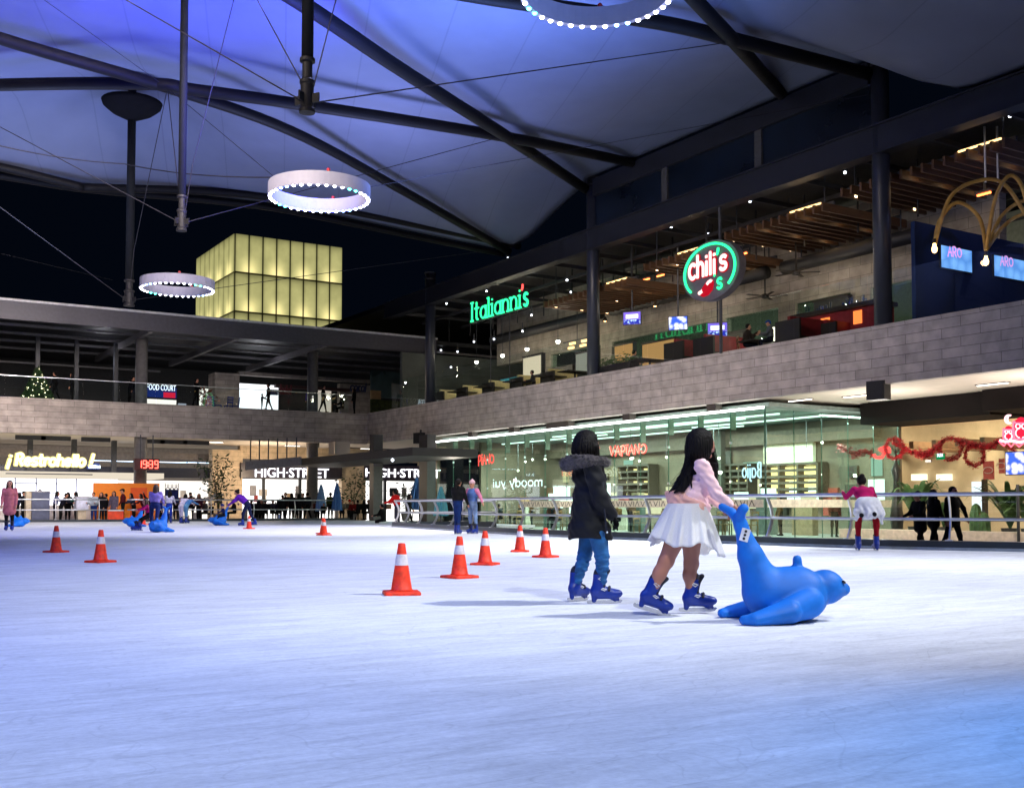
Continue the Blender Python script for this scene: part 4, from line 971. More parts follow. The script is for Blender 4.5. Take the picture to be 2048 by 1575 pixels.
# neon names inside the pavilion, and two sign reflections built as letters
t = thing('neon_sign', 'red neon lettering reading VAPIANO inside the glass pavilion', 'sign', at_X(1220, 910, 32.8))
o0 = at_X(1221, 911, 32.8); o1 = at_X(1295, 905, 32.8); hgt = at_X(1240, 892, 32.8).z - at_X(1240, 911, 32.8).z
lettering('neon_lettering', 'VAPïANO', M_redn, .055, o0, NEGY, hgt, t, width=o0.y - o1.y, track=.02, lift=.03)
lettering('pink_core', 'VAPïANO', emit('neon core', (1, .45, .35), 2.5), .025, o0, NEGY, hgt, t, width=o0.y - o1.y, track=.02, lift=.09)
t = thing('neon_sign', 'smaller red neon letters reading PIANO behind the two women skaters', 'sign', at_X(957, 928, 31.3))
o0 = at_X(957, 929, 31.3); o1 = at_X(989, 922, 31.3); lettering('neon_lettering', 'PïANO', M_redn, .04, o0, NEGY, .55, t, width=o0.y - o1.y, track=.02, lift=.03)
M_wrefl = emit('white sign reflection', (.85, .95, 1), 2.6)
t = thing('neon_sign', 'sign reflection built as white mirrored letters between the women and the parka child', 'sign', at_X(985, 972, 31.5))
o0 = at_X(986, 974, 31.5); o1 = at_X(1086, 972, 31.5); lettering('neon_lettering', 'moody yui', M_wrefl, .034, o0, NEGY, .48, t, width=o0.y - o1.y, mirror=True, lift=.03)  # glowing mirrored letters stand in for a reflection in the glass
t = thing('neon_sign', 'sign reflection built as pale blue mirrored letters reading Bajio beside the pavilion corner', 'sign', at_X(1486, 955, 33))
o0 = at_X(1485, 955, 33); o1 = at_X(1524, 953, 33); lettering('neon_lettering', 'Bajio', emit('pale blue sign reflection', (.6, .8, 1), 2.2), .035, o0, NEGY, .62, t, width=o0.y - o1.y, mirror=True, lift=.03)  # a reflected sign, built as glowing mirrored letters
t = thing('red_banner_sign', 'red curling neon stroke on the pavilion side glass', 'sign', at_Y(1740, 915, PY0 - .05))
q = [at_Y(x, y, PY0 - .06) for x, y in ((1748, 908), (1752, 914), (1764, 914), (1768, 903), (1760, 898), (1772, 894), (1778, 897), (1779, 906))]
mb = MB(); mb.path(sag(q, 6), .06, 8); mb.build('neon_stroke', M_redn, t, world=True, smooth=True)

# ---------------------------------------------------------------- far ground floor: kiosk, clock, lettering
kx0, kx1 = xfar(-60), at_Y(328, 950, 66).x
t = thing('snack_kiosk', 'long white lit kiosk with a cream canopy behind the rail', 'kiosk', ((kx0 + kx1) / 2, 66, FB))
a = rectY(-60, 940, 328, 957, 66)
mb = MB(); mb.box(kx0, kx1, 66, 69, a[2], a[3]); mb.build('canopy', emit('lit cream canopy', (1, .88, .70), .85), t, world=True)
mb = MB(); mb.box(kx0, at_Y(235, 1000, 68.6).x, 68.6, 68.8, .2, a[2] - .02); mb.build('lit_back_wall', emit('kiosk light', (.93, .93, 1), 2.3), t, world=True)
mb = MB(); mb.box(kx0, at_Y(186, 1000, 67).x, 66.6, 67.1, FB, .86); mb.build('counter', mat('pale counter', (.5, .47, .45), .5), t, world=True)
mb = MB()
for px in (30, 72, 113, 152): x = at_Y(px, 980, 68.3).x; mb.box(x - .03, x + .03, 68.25, 68.31, .9, a[2])
for z in (1.55, 2.1): mb.box(at_Y(30, 980, 68.3).x, at_Y(113, 980, 68.3).x, 68.25, 68.3, z, z + .05)
mb.build('menu_frame', mat('blue grey frame', (.2, .24, .5), .5), t, world=True)
mb = MB(); r0 = random.Random(3)
for i in range(46): x = kx0 + 6 + i * .36 + r0.uniform(-.1, .1); hb = r0.uniform(.14, .3); mb.lathe([(.05, 0), (.05, hb * .6), (.02, hb * .8), (.02, hb)], 8, (x, 66.85, .86))
mb.build('bottle_row', mat('bottle mix', (.12, .1, .2), .3, var=.7, scale=3), t, world=True)
t = thing('orange_panel', 'bright orange partition beside the entrance to the ice', 'partition', (at_Y(250, 1000, 64).x, 64, FB))
a = rectY(187, 965, 318, 1036, 64); mb = MB(); mb.box(a[0], a[1], 64, 64.12, FB, a[3]); mb.build('board', mat('orange board', lin((1, .55, .06)), .5, var=.06), t, world=True)
mb = MB(); mb.box(a[0] + 2.0, a[0] + 2.9, 63.93, 63.995, FB + .3, a[3] - .25); mb.build('board', mat('deep orange board', lin((.95, .36, .04)), .5, var=.06), t, world=True)
t = thing('red_gate', 'low red and orange gate closing the entrance to the ice', 'gate', (at_Y(226, 1030, 60.6).x, 60.6, FB))
a = rectY(216, 1015, 247, 1042, 60.6); mb = MB(); mb.box(a[0], a[1], 60.6, 60.7, FB, .55); mb.build('gate_board', mat('red orange board', lin((.85, .25, .08)), .5), t, world=True)
mb = MB(); mb.box(a[0], a[1], 60.56, 60.598, .55, .62); mb.build('gate_rail', M_steel, t, world=True)
for nm, r, mt, lb in (('service_counter', (64, 983, 99, 1040), mat('dark slate board', (.06, .075, .14), .5), 'dark slate counter box behind the steel rail'), ('white_cabinet', (153, 994, 177, 1020), mat('white cabinet paint', (.6, .62, .75), .5), 'small white cabinet behind the steel rail')):
    a = rectY(*r, 61.2); t = thing(nm, lb, 'counter', ((a[0] + a[1]) / 2, 61.5, FB)); zb = FB if r[3] > 1030 else a[2]
    mb = MB(); mb.box(a[0], a[1], 61.2, 61.9, FB if zb == FB else zb, a[3]); mb.build('body', mt, t, world=True)
    mb = MB(); mb.box(a[0] - .04, a[1] + .04, 61.15, 61.95, a[3], a[3] + .05); mb.build('counter_top', mat('pale top', (.5, .48, .5), .4), t, world=True)
    mb = MB(); mb.box(a[0] - .26, a[0] - .01, 61.3, 61.8, FB, a[3] + .03) if nm == 'service_counter' else mb.box(a[0] + .1, a[1] - .1, 61.3, 61.8, FB, zb); mb.build('side_post', mat('pale timber', (.5, .42, .3), .6), t, world=True)
t = thing('neon_sign', 'yellow neon script reading Restrohello above the kiosk', 'sign', at_Y(10, 935, 65.8))
M_yn = emit('yellow neon', (1, .86, .30), 1.3); M_yc = emit('yellow white core', (1, .97, .75), 2.8)
o0 = at_Y(12, 929, 65.8); o1 = at_Y(186, 929, 65.8); hgt = 20 * 68 / FPX
for nm, mt, rr, lf in (('neon_lettering', M_yn, .13, .0), ('core_lettering', M_yc, .06, .12)):
    lettering(nm, '¡ Restrohello !', mt, rr, o0, POSX, hgt, t, width=o1.x - o0.x, slant=.12, track=.02, lift=lf)
mb = MB(); mb.box(o0.x, o1.x, 65.85, 65.9, o0.z - .5, o0.z - .44); mb.build('sign_rail', M_dark, t, world=True)
# clock
t = thing('digital_clock', 'black clock box showing 19:39 in red digits', 'clock', at_Y(294, 940, 62.8))
a = rectY(269, 916, 319, 940, 62.8); mb = MB(); mb.box(a[0], a[1], 62.8, 63.1, a[2], a[3]); mb.build('clock_case', mat('black red case', (.05, .006, .008), .4), t, world=True)
SEG = {'1': 'bc', '9': 'abcdfg', '3': 'abcdg'}; dw, dh = (a[1] - a[0]) * .13, (a[3] - a[2]) * .62; zb = a[2] + (a[3] - a[2]) * .19
M_dig = emit('red digit', (1, .10, .07), 5)
def seg_digit(ch, x):
    P = {'a': ((0, 1), (1, 1)), 'b': ((1, 1), (1, .5)), 'c': ((1, .5), (1, 0)), 'd': ((0, 0), (1, 0)), 'e': ((0, 0), (0, .5)), 'f': ((0, .5), (0, 1)), 'g': ((0, .5), (1, .5))}
    mb = MB()
    for s in SEG[ch]:
        p, q = P[s]; mb.beam((x + p[0] * dw, 62.76, zb + p[1] * dh), (x + q[0] * dw, 62.76, zb + q[1] * dh), .04, .055)
    mb.build('digit', M_dig, t, world=True)
x0 = a[0] + (a[1] - a[0]) * .14
for ch, f in (('1', 0), ('9', .2), ('3', .44), ('9', .66)): seg_digit(ch, x0 + (a[1] - a[0]) * f)
mb = MB()
for z in (.3, .7): mb.cbox((x0 + (a[1] - a[0]) * .395, 62.76, zb + dh * z), (.1, .06, .1))
mb.build('colon', M_dig, t, world=True)
mb = MB()
for f in (.25, .75): x = a[0] + (a[1] - a[0]) * f; mb.box(x - .03, x + .03, 62.93, 62.97, a[3], ZS)
mb.build('hanger', M_dark, t, world=True)
# small blue lit sign and food hall sign
t = thing('lit_sign', 'small blue white lit sign next to the kiosk lettering', 'sign', at_Y(186, 935, 70)); a = rectY(174, 925, 199, 941, 70)
mb = MB(); mb.box(a[0], a[1], 70, 70.1, a[2] + .1, a[3]); mb.build('board', mat('blue board', (.02, .05, .25), .4), t, world=True)
mb = MB(); mb.box(a[0] + .15, a[1] - .2, 69.95, 69.99, a[3] - .3, a[3] - .12)
for i in range(6): mb.box(a[0] + .1 + i * .12, a[0] + .17 + i * .12, 69.95, 69.99, a[2] + .15, a[2] + .32)
mb.build('lit_marks', emit('blue white mark', (.7, .85, 1), 3.5), t, world=True)
t = thing('food_hall_sign', 'lit blue and red sign reading FOOD COURT on the upper floor', 'sign', at_Y(320, 785, 76)); a = rectY(291, 772, 353, 796, 76)
mb = MB(); mb.box(a[0], a[1], 76, 76.15, a[2], a[3]); mb.build('board', emit('deep blue sign face', (.02, .05, .30), .5), t, world=True)
font_text('sign_lettering', 'FOOD COURT', emit('sign white', (.8, .9, 1), 2.0), (a[0] + .08, 75.97, a[2] + .48), POSX, .42, t, .03, width=(a[1] - a[0]) * .93)
mb = MB(); mb.box(a[0] + 1.2, a[1] - .1, 75.93, 75.97, a[2], a[2] + .36); mb.build('red_board', emit('sign red', (.8, .02, .06), .9), t, world=True)
for (r, lb) in (((536, 776, 556, 790), 'dark script sign above the bright upper shop'), ((560, 770, 582, 790), 'dark red script sign on the upper canopy'), ((700, 766, 732, 784), 'dark slanted script sign near the upper corner')):
    a = rectY(*r, 73.2); t = thing('shop_sign', lb, 'sign', ((a[0] + a[1]) / 2, 73.2, a[2])); mb = MB(); mb.box(a[0], a[1], 73.25, 73.3, a[2], a[2] + .1); mb.build('sign_rail', M_dark, t, world=True)
    lettering('sign_lettering', 'hotel' if 'red' in lb else ('coral' if 'slanted' in lb else 'amore'), mat('dark red letters' if 'red' in lb else 'dark blue letters', (.16, .02, .03) if 'red' in lb else (.03, .04, .12), .5), .06, (a[0], 73.2, a[2] + .05), POSX, a[3] - a[2], t, width=a[1] - a[0], slant=.15)
# hanging direction board
t = thing('direction_board', 'long grey direction board hanging on rods before the clothes shop', 'sign', at_Y(548, 930, 66))
p0, p1 = at_Y(492, 931, 64.8), at_Y(602, 922, 60.0)
mb = MB(); mb.beam(p0, p1, .12, .52); mb.build('board', mat('grey board', (.16, .17, .19), .5), t, world=True)
mb = MB(); mk = MB()
for i in range(6):
    q = p0.lerp(p1, (i + .5) / 6); mb = MB(); mb.box(q.x - .03, q.x + .03, q.y - .03, q.y + .03, q.z + .2, ZS); mb.build('rod', M_dark, t, world=True)
    for s in (-.02, .13):
        a_ = p0.lerp(p1, (i + .25) / 6); b_ = p0.lerp(p1, (i + .7) / 6); off = Vector((.0, -.09, s)); mk.beam(a_ + off, b_ + off, .02, .05)
mk.build('lettering', mat('pale board letters', (.6, .62, .65), .5), t, world=True)
# black walkway canopy at the corner
t = thing('walkway_canopy', 'flat black canopy running out to the dark square column', 'canopy', (25.5, 55, FR))
q0, q1 = at_Y(583, 921, 62.5), at_X(862, 903, 26)
mb = MB(); zz = 3.55; mb.box(q0.x, q0.x + 3.6, 46.5, 63.5, zz - .35, zz + .05); mb.build('roof_slab', mat('matt black slab', (.014, .013, .015), .6), t, world=True)
mb = MB()
for (px, Y) in ((752, 56),): p = at_Y(px, 960, Y); mb.box(p.x - .28, p.x + .28, Y - .28, Y + .28, FR, ZS)
p = at_X(857, 960, XF - .5); mb.box(p.x - .35, p.x + .2, p.y - .5, p.y + .5, FR, ZS + .02); mb.build('square_column', mat('brown black column', (.04, .035, .038), .5), t, world=True)
mb = MB(); mb.ball((at_Y(785, 916, 50).x, 50, zz - .42), .07, 10); mb.build('spot', emit('cold spot', (.85, .9, 1), 12), t, world=True)
t = thing('round_column', 'round taupe column in front of the clothes shop', 'column', at_Y(625, 1036, 65.5)); p = at_Y(625, 960, 65.5); mb = MB(); mb.lathe([(.34, FB), (.34, ZS - .3), (.42, ZS - .25), (.42, ZS)], 24, (p.x, 65.5, 0)); mb.build('shaft', mat('taupe column', (.24, .21, .18), .6), t, world=True, smooth=True)
t = thing('round_column', 'round taupe column above the digital clock', 'column', at_Y(281, 1036, 65.5)); p = at_Y(281, 960, 65.5); mb = MB(); mb.lathe([(.34, FB), (.34, ZS)], 24, (p.x, 65.5, 0)); mb.build('shaft', mat('taupe column', (.24, .21, .18), .6), t, world=True, smooth=True)
t = thing('ceiling_block', 'cream square bulkhead under the gallery corner', 'bulkhead', at_Y(686, 895, 63)); a = rectY(670, 878, 700, 908, 63.2); mb = MB(); mb.box(a[0], a[1] , 63.2, 64.2, a[2], ZS); mb.build('block', M_soffit, t, world=True)
# slim lamps set in the ceilings
M_tubeL = emit('soffit tube', (1, .92, .8), 5)
def soffit_light(px, py, z, lb, dx=.5, dy=.08):
    p = at_z(px, py, z); t = thing('ceiling_light', lb, 'ceiling light', p, group='slim lights in the gallery soffits')
    mb = MB(); mb.box(-dx, dx, -dy, dy, -.02, .0); mb.build('diffuser', M_tubeL, t)
    mb = MB(); mb.box(-dx - .04, dx + .04, -dy - .04, dy + .04, .002, .03); mb.build('frame', M_dark, t)
for px, py, lb in ((86, 872, 'slim ceiling light over the kiosk script'), (430, 884, 'slim ceiling light before the young tree'), (585, 891, 'slim ceiling light over the direction board'), (735, 897, 'slim ceiling light by the black canopy')):
    soffit_light(px, py, ZS - .0, lb)
for px, py, lb in ((1600, 800, 'slim ceiling light left of the loudspeaker'), (1712, 792, 'slim ceiling light just beside the loudspeaker'), (1985, 768, 'pair of slim ceiling lights at the far right soffit')):
    soffit_light(px, py, ZS + .03, lb, .06, .55)
# loudspeakers
for px, py, wpx, lb, X in ((1757, 781, 46, 'large black loudspeaker under the stone parapet', XF + .1), (840, 876, 11, 'small looking black loudspeaker beside the far column', XF - .2)):
    p = at_X(px, py, X); t = thing('loudspeaker', lb, 'loudspeaker', p); k = .36
    mb = MB(); mb.cbox((0, 0, 0), (.5, .62, .62), rz=.25); mb.build('cabinet', mat('black speaker cabinet', (.012, .012, .013), .6), t)
    mb = MB(); mb.cbox((-.262, -.065, 0), (.02, .54, .54), rz=.25); mb.build('grille', mat('black grille', (.02, .02, .022), .8, var=.5, scale=60), t)
    mb = MB(); mb.box(.0, .08, -.04, .04, .31, .5); mb.build('bracket', M_dark, t)
# ---------------------------------------------------------------- restaurant terrace above the rink
ZF = 6.5
M_wood = mat('brown timber slat', (.10, .05, .025), .55, var=.3, scale=2, stretch=(1, 8, 8))
M_warm = emit('warm downlight', (1, .70, .38), 9)
def pergola(ya, yb, z, lb, xa=30.2, xb=34.8, nl=3):
    t = thing('slat_pergola', lb, 'pergola', ((xa + xb) / 2, (ya + yb) / 2, z), group='timber slat ceilings over the terrace')
    mb = MB(); y = ya
    while y < yb: mb.box(xa, xb, y, y + .09, z, z + .30); y += .42
    mb.build('slats', M_wood, t, world=True)
    for x in (xa + .5, xb - .5): mb = MB(); mb.box(x, x + .09, ya - .05, yb + .1, z + .302, z + .42); mb.build('frame', M_dark, t, world=True)
    for x in (xa + .55, xb - .45):
        for y in (ya + .4, yb - .4): mb = MB(); mb.box(x, x + .04, y, y + .04, z + .42, 13.3); mb.build('hanger', M_dark, t, world=True)
    mb = MB(); mb.box(xa + .1, xa + .16, ya + .2, ya + 1.7, z + .31, z + .36); mb.build('light_strip', emit('warm strip', (1, .62, .25), 3.0), t, world=True)
    for i in range(nl):
        for j in range(3):
            x = xa + .7 + j * (xb - xa - 1.4) / 2; y = ya + .6 + i * (yb - ya - 1.1) / max(1, nl - 1); y = ya + .36 * round((y - ya) / .36) + .22
            b = MB(); b.lathe([(.075, 0), (.075, .10)], 12); b.build('downlight', M_warm, t, world=False, loc=(x - t.location.x, y - t.location.y, .06))
    lamp('AREA', ((xa + xb) / 2, (ya + yb) / 2, z - .05), 16, (1, .66, .34), 3.0, ((xa + xb) / 2, (ya + yb) / 2, 0), name='pergola_glow')
    return t
pergola(38.6, 45.5, 10.75, 'low slat ceiling left of the oval sign, beyond the column')
pergola(33.6, 37.6, 11.15, 'slat ceiling just behind the oval sign')
pergola(27.2, 32.6, 11.45, 'wide slat ceiling between the oval sign and the thick column')
pergola(20.0, 26.6, 11.75, 'nearest slat ceiling crossing behind the thick column')
pergola(8.5, 17.5, 11.3, 'slat ceiling behind the bamboo arch lamp', 33.0, 36.5)

# spotlights under the roof
M_cold = emit('cold terrace spot', (.85, .9, 1), 7)
def spotlight(px, py, X, lb, stem=.5):
    p = at_X(px, py, X); t = thing('spotlight', lb, 'spotlight', p, group='small white spotlights under the terrace roof')
    b = MB(); b.ball((0, 0, 0), .055, 10); b.build('bulb', M_cold, t, smooth=True)
    b = MB(); b.lathe([(.10, .04), (.10, .16), (.03, .18), (.03, max(.3, min(stem, 13.2 - p.z)))], 10); b.build('housing', M_dark, t)
SPL = [(1500, 403, 31.5), (1578, 421, 32.5), (1417, 468, 32), (1342, 455, 31), (1690, 345, 31.5), (2020, 232, 31), (893, 607, 31), (1016, 516, 31), (998, 558, 32), (1066, 550, 32), (1134, 560, 31), (973, 582, 31.5),
       (1063, 630, 33), (1045, 662, 33.5), (988, 678, 33), (948, 683, 33.5), (1142, 584, 33), (882, 700, 34), (915, 703, 34), (902, 734, 33), (1237, 621, 34.5)]
for i, (px, py, X) in enumerate(SPL):
    where = 'by the green lettering' if 930 < px < 1070 and py > 560 else ('above the oval sign' if 1330 < px < 1600 else ('high over the arch lamp' if px > 1900 else ('left of the thick column' if px > 1600 else ('near the second column' if px > 1070 else 'near the far column'))))
    spotlight(px, py, X, 'small white spotlight %s' % where)

# terrace furniture
M_creamb = mat('buff leather', (.62, .50, .24), .5, var=.1)
M_dkw = mat('very dark wood', (.022, .016, .014), .5)
M_red = mat('dark red leather', (.22, .012, .018), .45, var=.2)
def booth(px, py, X, lb, colr, wx=1.7, hgt=1.15):
    p = at_X(px, py, X); t = thing('dining_booth', lb, 'booth', (X, p.y, ZF), group='booths along the terrace edge')
    mb = MB(); mb.box(-wx / 2, wx / 2, -.07, .07, .1, hgt); mb.build('backrest', colr, t)
    for s in (-1, 1):
        mb = MB(); mb.box(-wx / 2, wx / 2, min(s * .08, s * .55), max(s * .08, s * .55), .3, .48); mb.build('seat', M_dkw, t)
    mb = MB(); mb.box(-wx / 2 - .1, -wx / 2 - .002, -.6, .6, 0, hgt - .15); mb.build('end_panel', M_dkw, t)
def table(px, X, lb, top=M_dkw, hgt=.78, loc=None):
    p = at_X(px, 760, X) if loc is None else Vector(loc); z = ZF if loc is None else loc[2]
    t = thing('dining_table', lb, 'table', (p.x, p.y, z), group='dark dining tables')
    mb = MB(); mb.box(-.75, .75, -.42, .42, hgt - .05, hgt); mb.build('table_top', top, t)
    mb = MB(); mb.lathe([(.25, 0), (.25, .03), (.05, .05), (.05, hgt - .05)], 12); mb.build('leg', M_dkw, t)
for px, py, lb in ((905, 770, 'buff booth farthest along the terrace, next to the far column'), (952, 760, 'buff booth second from the far column'), (1005, 748, 'buff booth third from the far column'), (1062, 742, 'buff booth beside the seated guest'), (1125, 730, 'buff booth just left of the second column')):
    booth(px, py, 31.2, lb, M_creamb)
for px, lb in ((925, 'dark table by the farthest buff booth'), (978, 'dark table between the second and third buff booths'), (1038, 'dark table in front of the seated guest'), (1100, 'dark table between the last two buff booths'), (1150, 'dark table close to the second column')):
    table(px, 30.4, lb)
for px, py, X, lb in ((1390, 690, 30.8, 'dark red booth under the mirrored green letters'), (1450, 680, 31, 'dark red booth below the last hanging screen'), (1620, 655, 30.8, 'bright red booth in front of the bar'), (1690, 640, 32.5, 'tall red booth beside the thick column')):
    booth(px, py, X, lb, M_red, 2.2, 1.25)
table(1520, 31, 'dark table between the two talking guests'); table(1300, 30.8, 'dark table in front of the lone guest')
def chair(p, rz, lb, m=mat('light brown chair wood', (.25, .14, .06), .5)):
    t = thing('wooden_chair', lb, 'chair', p, rz, 'wooden chairs on the terrace')
    mb = MB(); mb.box(-.21, .21, -.21, .21, .43, .47); mb.build('seat', m, t)
    mb = MB()
    for y in (-.19, .16): mb.beam((-.2, y + .015, .47), (-.27, y + .015, 1.0), .035, .035)
    for z in (.6, .75, .9): mb.box(-.235 - (z - .47) * .1, -.21 - (z - .47) * .1, -.17, .17, z, z + .09)
    mb.build('backrest', m, t)
    for x, y in ((-.19, -.19), (.19, -.19), (.19, .19), (-.19, .19)): mb = MB(); mb.box(x - .02, x + .02, y - .02, y + .02, 0, .43); mb.build('leg', m, t)
p = at_X(1558, 680, 30.4); chair((p.x, p.y, ZF), face_rot(180), 'brown wooden chair of the guest with the blue cap')
p = at_X(1488, 690, 30.6); chair((p.x, p.y, ZF), face_rot(0), 'brown wooden chair of the gesturing guest')
# bar counter
p = at_X(1670, 640, 33.2); t = thing('bar_counter', 'bar counter with glowing orange shelf and rows of glasses', 'bar', (33.2, p.y, ZF))
mb = MB(); mb.box(-.5, .5, -2.4, 1.6, .25, 1.75); mb.build('front', M_red, t); mb = MB(); mb.box(-.7, .6, -2.5, 1.7, 1.76, 1.92); mb.build('bar_top', M_dkw, t)
mb = MB(); mb.box(-.53, -.51, -.2, .25, 1.05, 1.6); mb.box(-.53, -.51, -1.75, -1.35, 1.15, 1.65); mb.build('lit_shelf', emit('orange shelf glow', (1, .22, .05), 1.8), t)
mb = MB(); r0 = random.Random(5)
for i in range(34): h_ = r0.uniform(.15, .34); mb.lathe([(.035, 0), (.05, h_)], 8, (r0.uniform(-.5, .4), -2.3 + i * .115, 1.92))
mb.build('drinking_glasses', glass('bar glass', (.8, .9, 1), 1.5, gain=3), t)
p = at_X(1572, 680, 32.2); t = thing('lit_pillar', 'small glowing white pillar lamp behind the wooden chair', 'lamp', (32.2, p.y, ZF)); mb = MB(); mb.box(-.3, .3, -.55, .55, 0, 1.45); mb.build('lit_body', emit('warm white box', (1, .92, .75), 2.2), t); mb = MB(); mb.box(-.33, .33, -.58, .58, 1.452, 1.5); mb.build('lid', M_dark, t)
# screens
def screen_mat(name, a, b, sc=7, st=2.0):
    if name in _M: return _M[name]
    m, nt, N, L = _new(name); out = N.new('ShaderNodeOutputMaterial'); e = N.new('ShaderNodeEmission'); L.new(e.outputs[0], out.inputs[0])
    tc = N.new('ShaderNodeTexCoord'); v = N.new('ShaderNodeTexVoronoi'); v.inputs['Scale'].default_value = sc; L.new(tc.outputs['Object'], v.inputs['Vector'])
    r = N.new('ShaderNodeValToRGB'); r.color_ramp.elements[0].color = (*a, 1); r.color_ramp.elements[1].color = (*b, 1); r.color_ramp.elements[0].position = .2; r.color_ramp.elements[1].position = .6
    L.new(v.outputs['Distance'], r.inputs[0]); L.new(r.outputs[0], e.inputs[0]); e.inputs[1].default_value = st; _M[name] = m; return m
S_blue = screen_mat('screen crowd blue', (.5, .7, 1), (.02, .03, .35), 9, 1.6); S_white = screen_mat('screen board', (1, 1, 1), (.75, .75, 1), 3, 2.2); S_violet = emit('screen violet', (.22, .14, .75), 1.4)
S_mix = screen_mat('screen stage', (.9, .85, 1), (.04, .1, .6), 4, 2.0)
def tv(name, lb, loc, rz, w_, h_, kind=0, pole=None, tilt=0.0):
    """A flat screen that faces its local -y."""
    t = thing(name, lb, 'screen', loc, rz); t.rotation_euler = (tilt, 0, rz)
    mb = MB(); mb.box(-w_ / 2, w_ / 2, 0, .07, -h_ / 2, h_ / 2); mb.build('case', M_black, t)
    a, b = w_ / 2 - .03, h_ / 2 - .03
    if kind == 0:
        mb = MB(); mb.box(-a, a, -.008, -.003, -b, b); mb.build('display', S_violet, t)
        mb = MB(); mb.box(-a * .72, a * .72, -.014, -.0085, -b * .05, b * .62); mb.build('score_board', S_white, t)
        mb = MB(); mb.box(-a * .98, a * .98, -.014, -.0085, -b * .97, -b * .25); mb.build('crowd_picture', S_blue, t)
    else:
        mb = MB(); mb.box(-a, a, -.008, -.003, -b, b); mb.build('display', S_mix if kind == 1 else screen_mat('screen sky blue', (.20, .45, .95), (.10, .28, .75), 2, 1.25), t)
    if pole: mb = MB(); mb.lathe([(.04, h_ / 2), (.04, h_ / 2 + pole)], 10, (0, .04, 0)); mb.build('pole', M_dark, t)
    return t
for (px, py, X, lb, k) in ((1264, 636, 31.2, 'hanging screen with violet picture nearest the second column', 0), (1356, 646, 31.2, 'hanging screen with stage picture, middle of the three', 1), (1435, 659, 31.4, 'hanging screen with violet picture below the oval sign', 0)):
    tv('hanging_screen', lb, at_X(px, py, X), face_rot(0) - .35, .86, .62, k, 3.0)
for px, py, lb in ((1300, 560, 'unlit dark monitor'),): pass
YT = 23.18
for (x0, y0, x1, y1, lb) in ((1881, 484, 1945, 553, 'sky blue wall screen with pink letters behind the arch lamp'), (1987, 504, 2062, 572, 'sky blue wall screen cut by the picture border')):
    a = rectY(x0, y0 + 4, x1, y1 - 6, YT); t = tv('wall_screen', lb, ((a[0] + a[1]) / 2, YT, (a[2] + a[3]) / 2), 0, a[1] - a[0], a[3] - a[2], 2)
    lettering('screen_lettering', 'ARO', emit('pink screen letter', (.75, .35, .85), 1.2), .03, (a[0] + .35, YT - .02, (a[2] + a[3]) / 2 + .05), POSX, .34, t, width=.75, flat=.2)
# pendants, fans, heaters
def pendant(px, py, X, lb, r=.11, st=10, power=25):
    p = at_X(px, py, X); t = thing('globe_lamp', lb, 'lamp', p, group='bright globe lamps on the terrace'); mb = MB(); mb.ball((0, 0, 0), r, 14); mb.build('globe', emit('globe light', (1, .97, .85), st), t, smooth=True)
    mb = MB(); mb.lathe([(.015, r), (.015, 12.4 - p.z)], 6); mb.build('rod', M_dark, t); mb = MB(); mb.lathe([(r * 1.6, r * .5), (r * .4, r * 1.3)], 14); mb.build('shade', M_dark, t)
    lamp('POINT', (p.x, p.y, p.z - .3), power, (1, .9, .7), .15, name='globe_glow')
for px, py, lb in ((953, 724, 'globe lamp nearest the far column'), (1005, 711, 'globe lamp second from the far column'), (1054, 698, 'globe lamp over the seated guest'), (1116, 683, 'globe lamp left of the second column')): pendant(px, py, 32.4, lb, power=45)
M_heat = emit('orange heater glow', (1, .20, .05), 6)
for px, py, lb in ((1264, 566, 'glowing orange heater bar nearest the second column'), (1292, 559, 'glowing orange heater bar, middle of three'), (1321, 551, 'glowing orange heater bar nearest the oval sign'), (1485, 508, 'glowing orange heater bar right of the oval sign'), (1968, 388, 'glowing orange heater bar inside the bamboo arches')):
    p = at_X(px, py, 32.5); t = thing('heater_bar', lb, 'heater', p, group='orange heater bars'); mb = MB(); mb.cbox((0, 0, 0), (.06, .5, .06)); mb.build('element', M_heat, t); mb = MB(); mb.cbox((0, 0, .09), (.16, .6, .07)); mb.cbox((0, 0, .5), (.03, .03, .8)); mb.build('hood', M_dark, t)
for px, py, lb in ((1147, 686, 'row of warm tube lamps by the second column'),):
    p = at_X(px, py, 33.5); t = thing('tube_lamp_row', lb, 'lamp', p); mb = MB()
    for i in range(4): mb.cbox((i % 2 * .3, -1 + i * .55, i % 2 * -.15), (.09, .5, .12))
    mb.build('tube', emit('warm tube lamp', (1, .62, .25), 3), t); mb = MB(); mb.cbox((.1, -.2, .15), (.06, 2.6, .05)); mb.cbox((.1, -.2, 1.2), (.03, .03, 2.1)); mb.build('rail', M_dark, t)
def fan(px, py, X, lb):
    p = at_X(px, py, X); t = thing('ceiling_fan', lb, 'ceiling fan', p, .5, 'dark ceiling fans'); mb = MB(); mb.lathe([(.05, -.12), (.16, -.08), (.16, .06), (.03, .12), (.025, 12.4 - p.z)], 14); mb.build('motor', M_black, t, smooth=True)
    for k in range(5):
        a = 2 * PI * k / 5; mb = MB(); mb.beam((.15 * math.cos(a), .15 * math.sin(a), 0), (.95 * math.cos(a), .95 * math.sin(a), 0), .16, .015); mb.build('blade', M_dkw, t)
fan(1592, 545, 33.2, 'dark ceiling fan under the wide slat ceiling'); fan(1530, 592, 34.2, 'dark ceiling fan near the talking guests'); fan(1440, 600, 36.5, 'dark ceiling fan behind the oval sign')
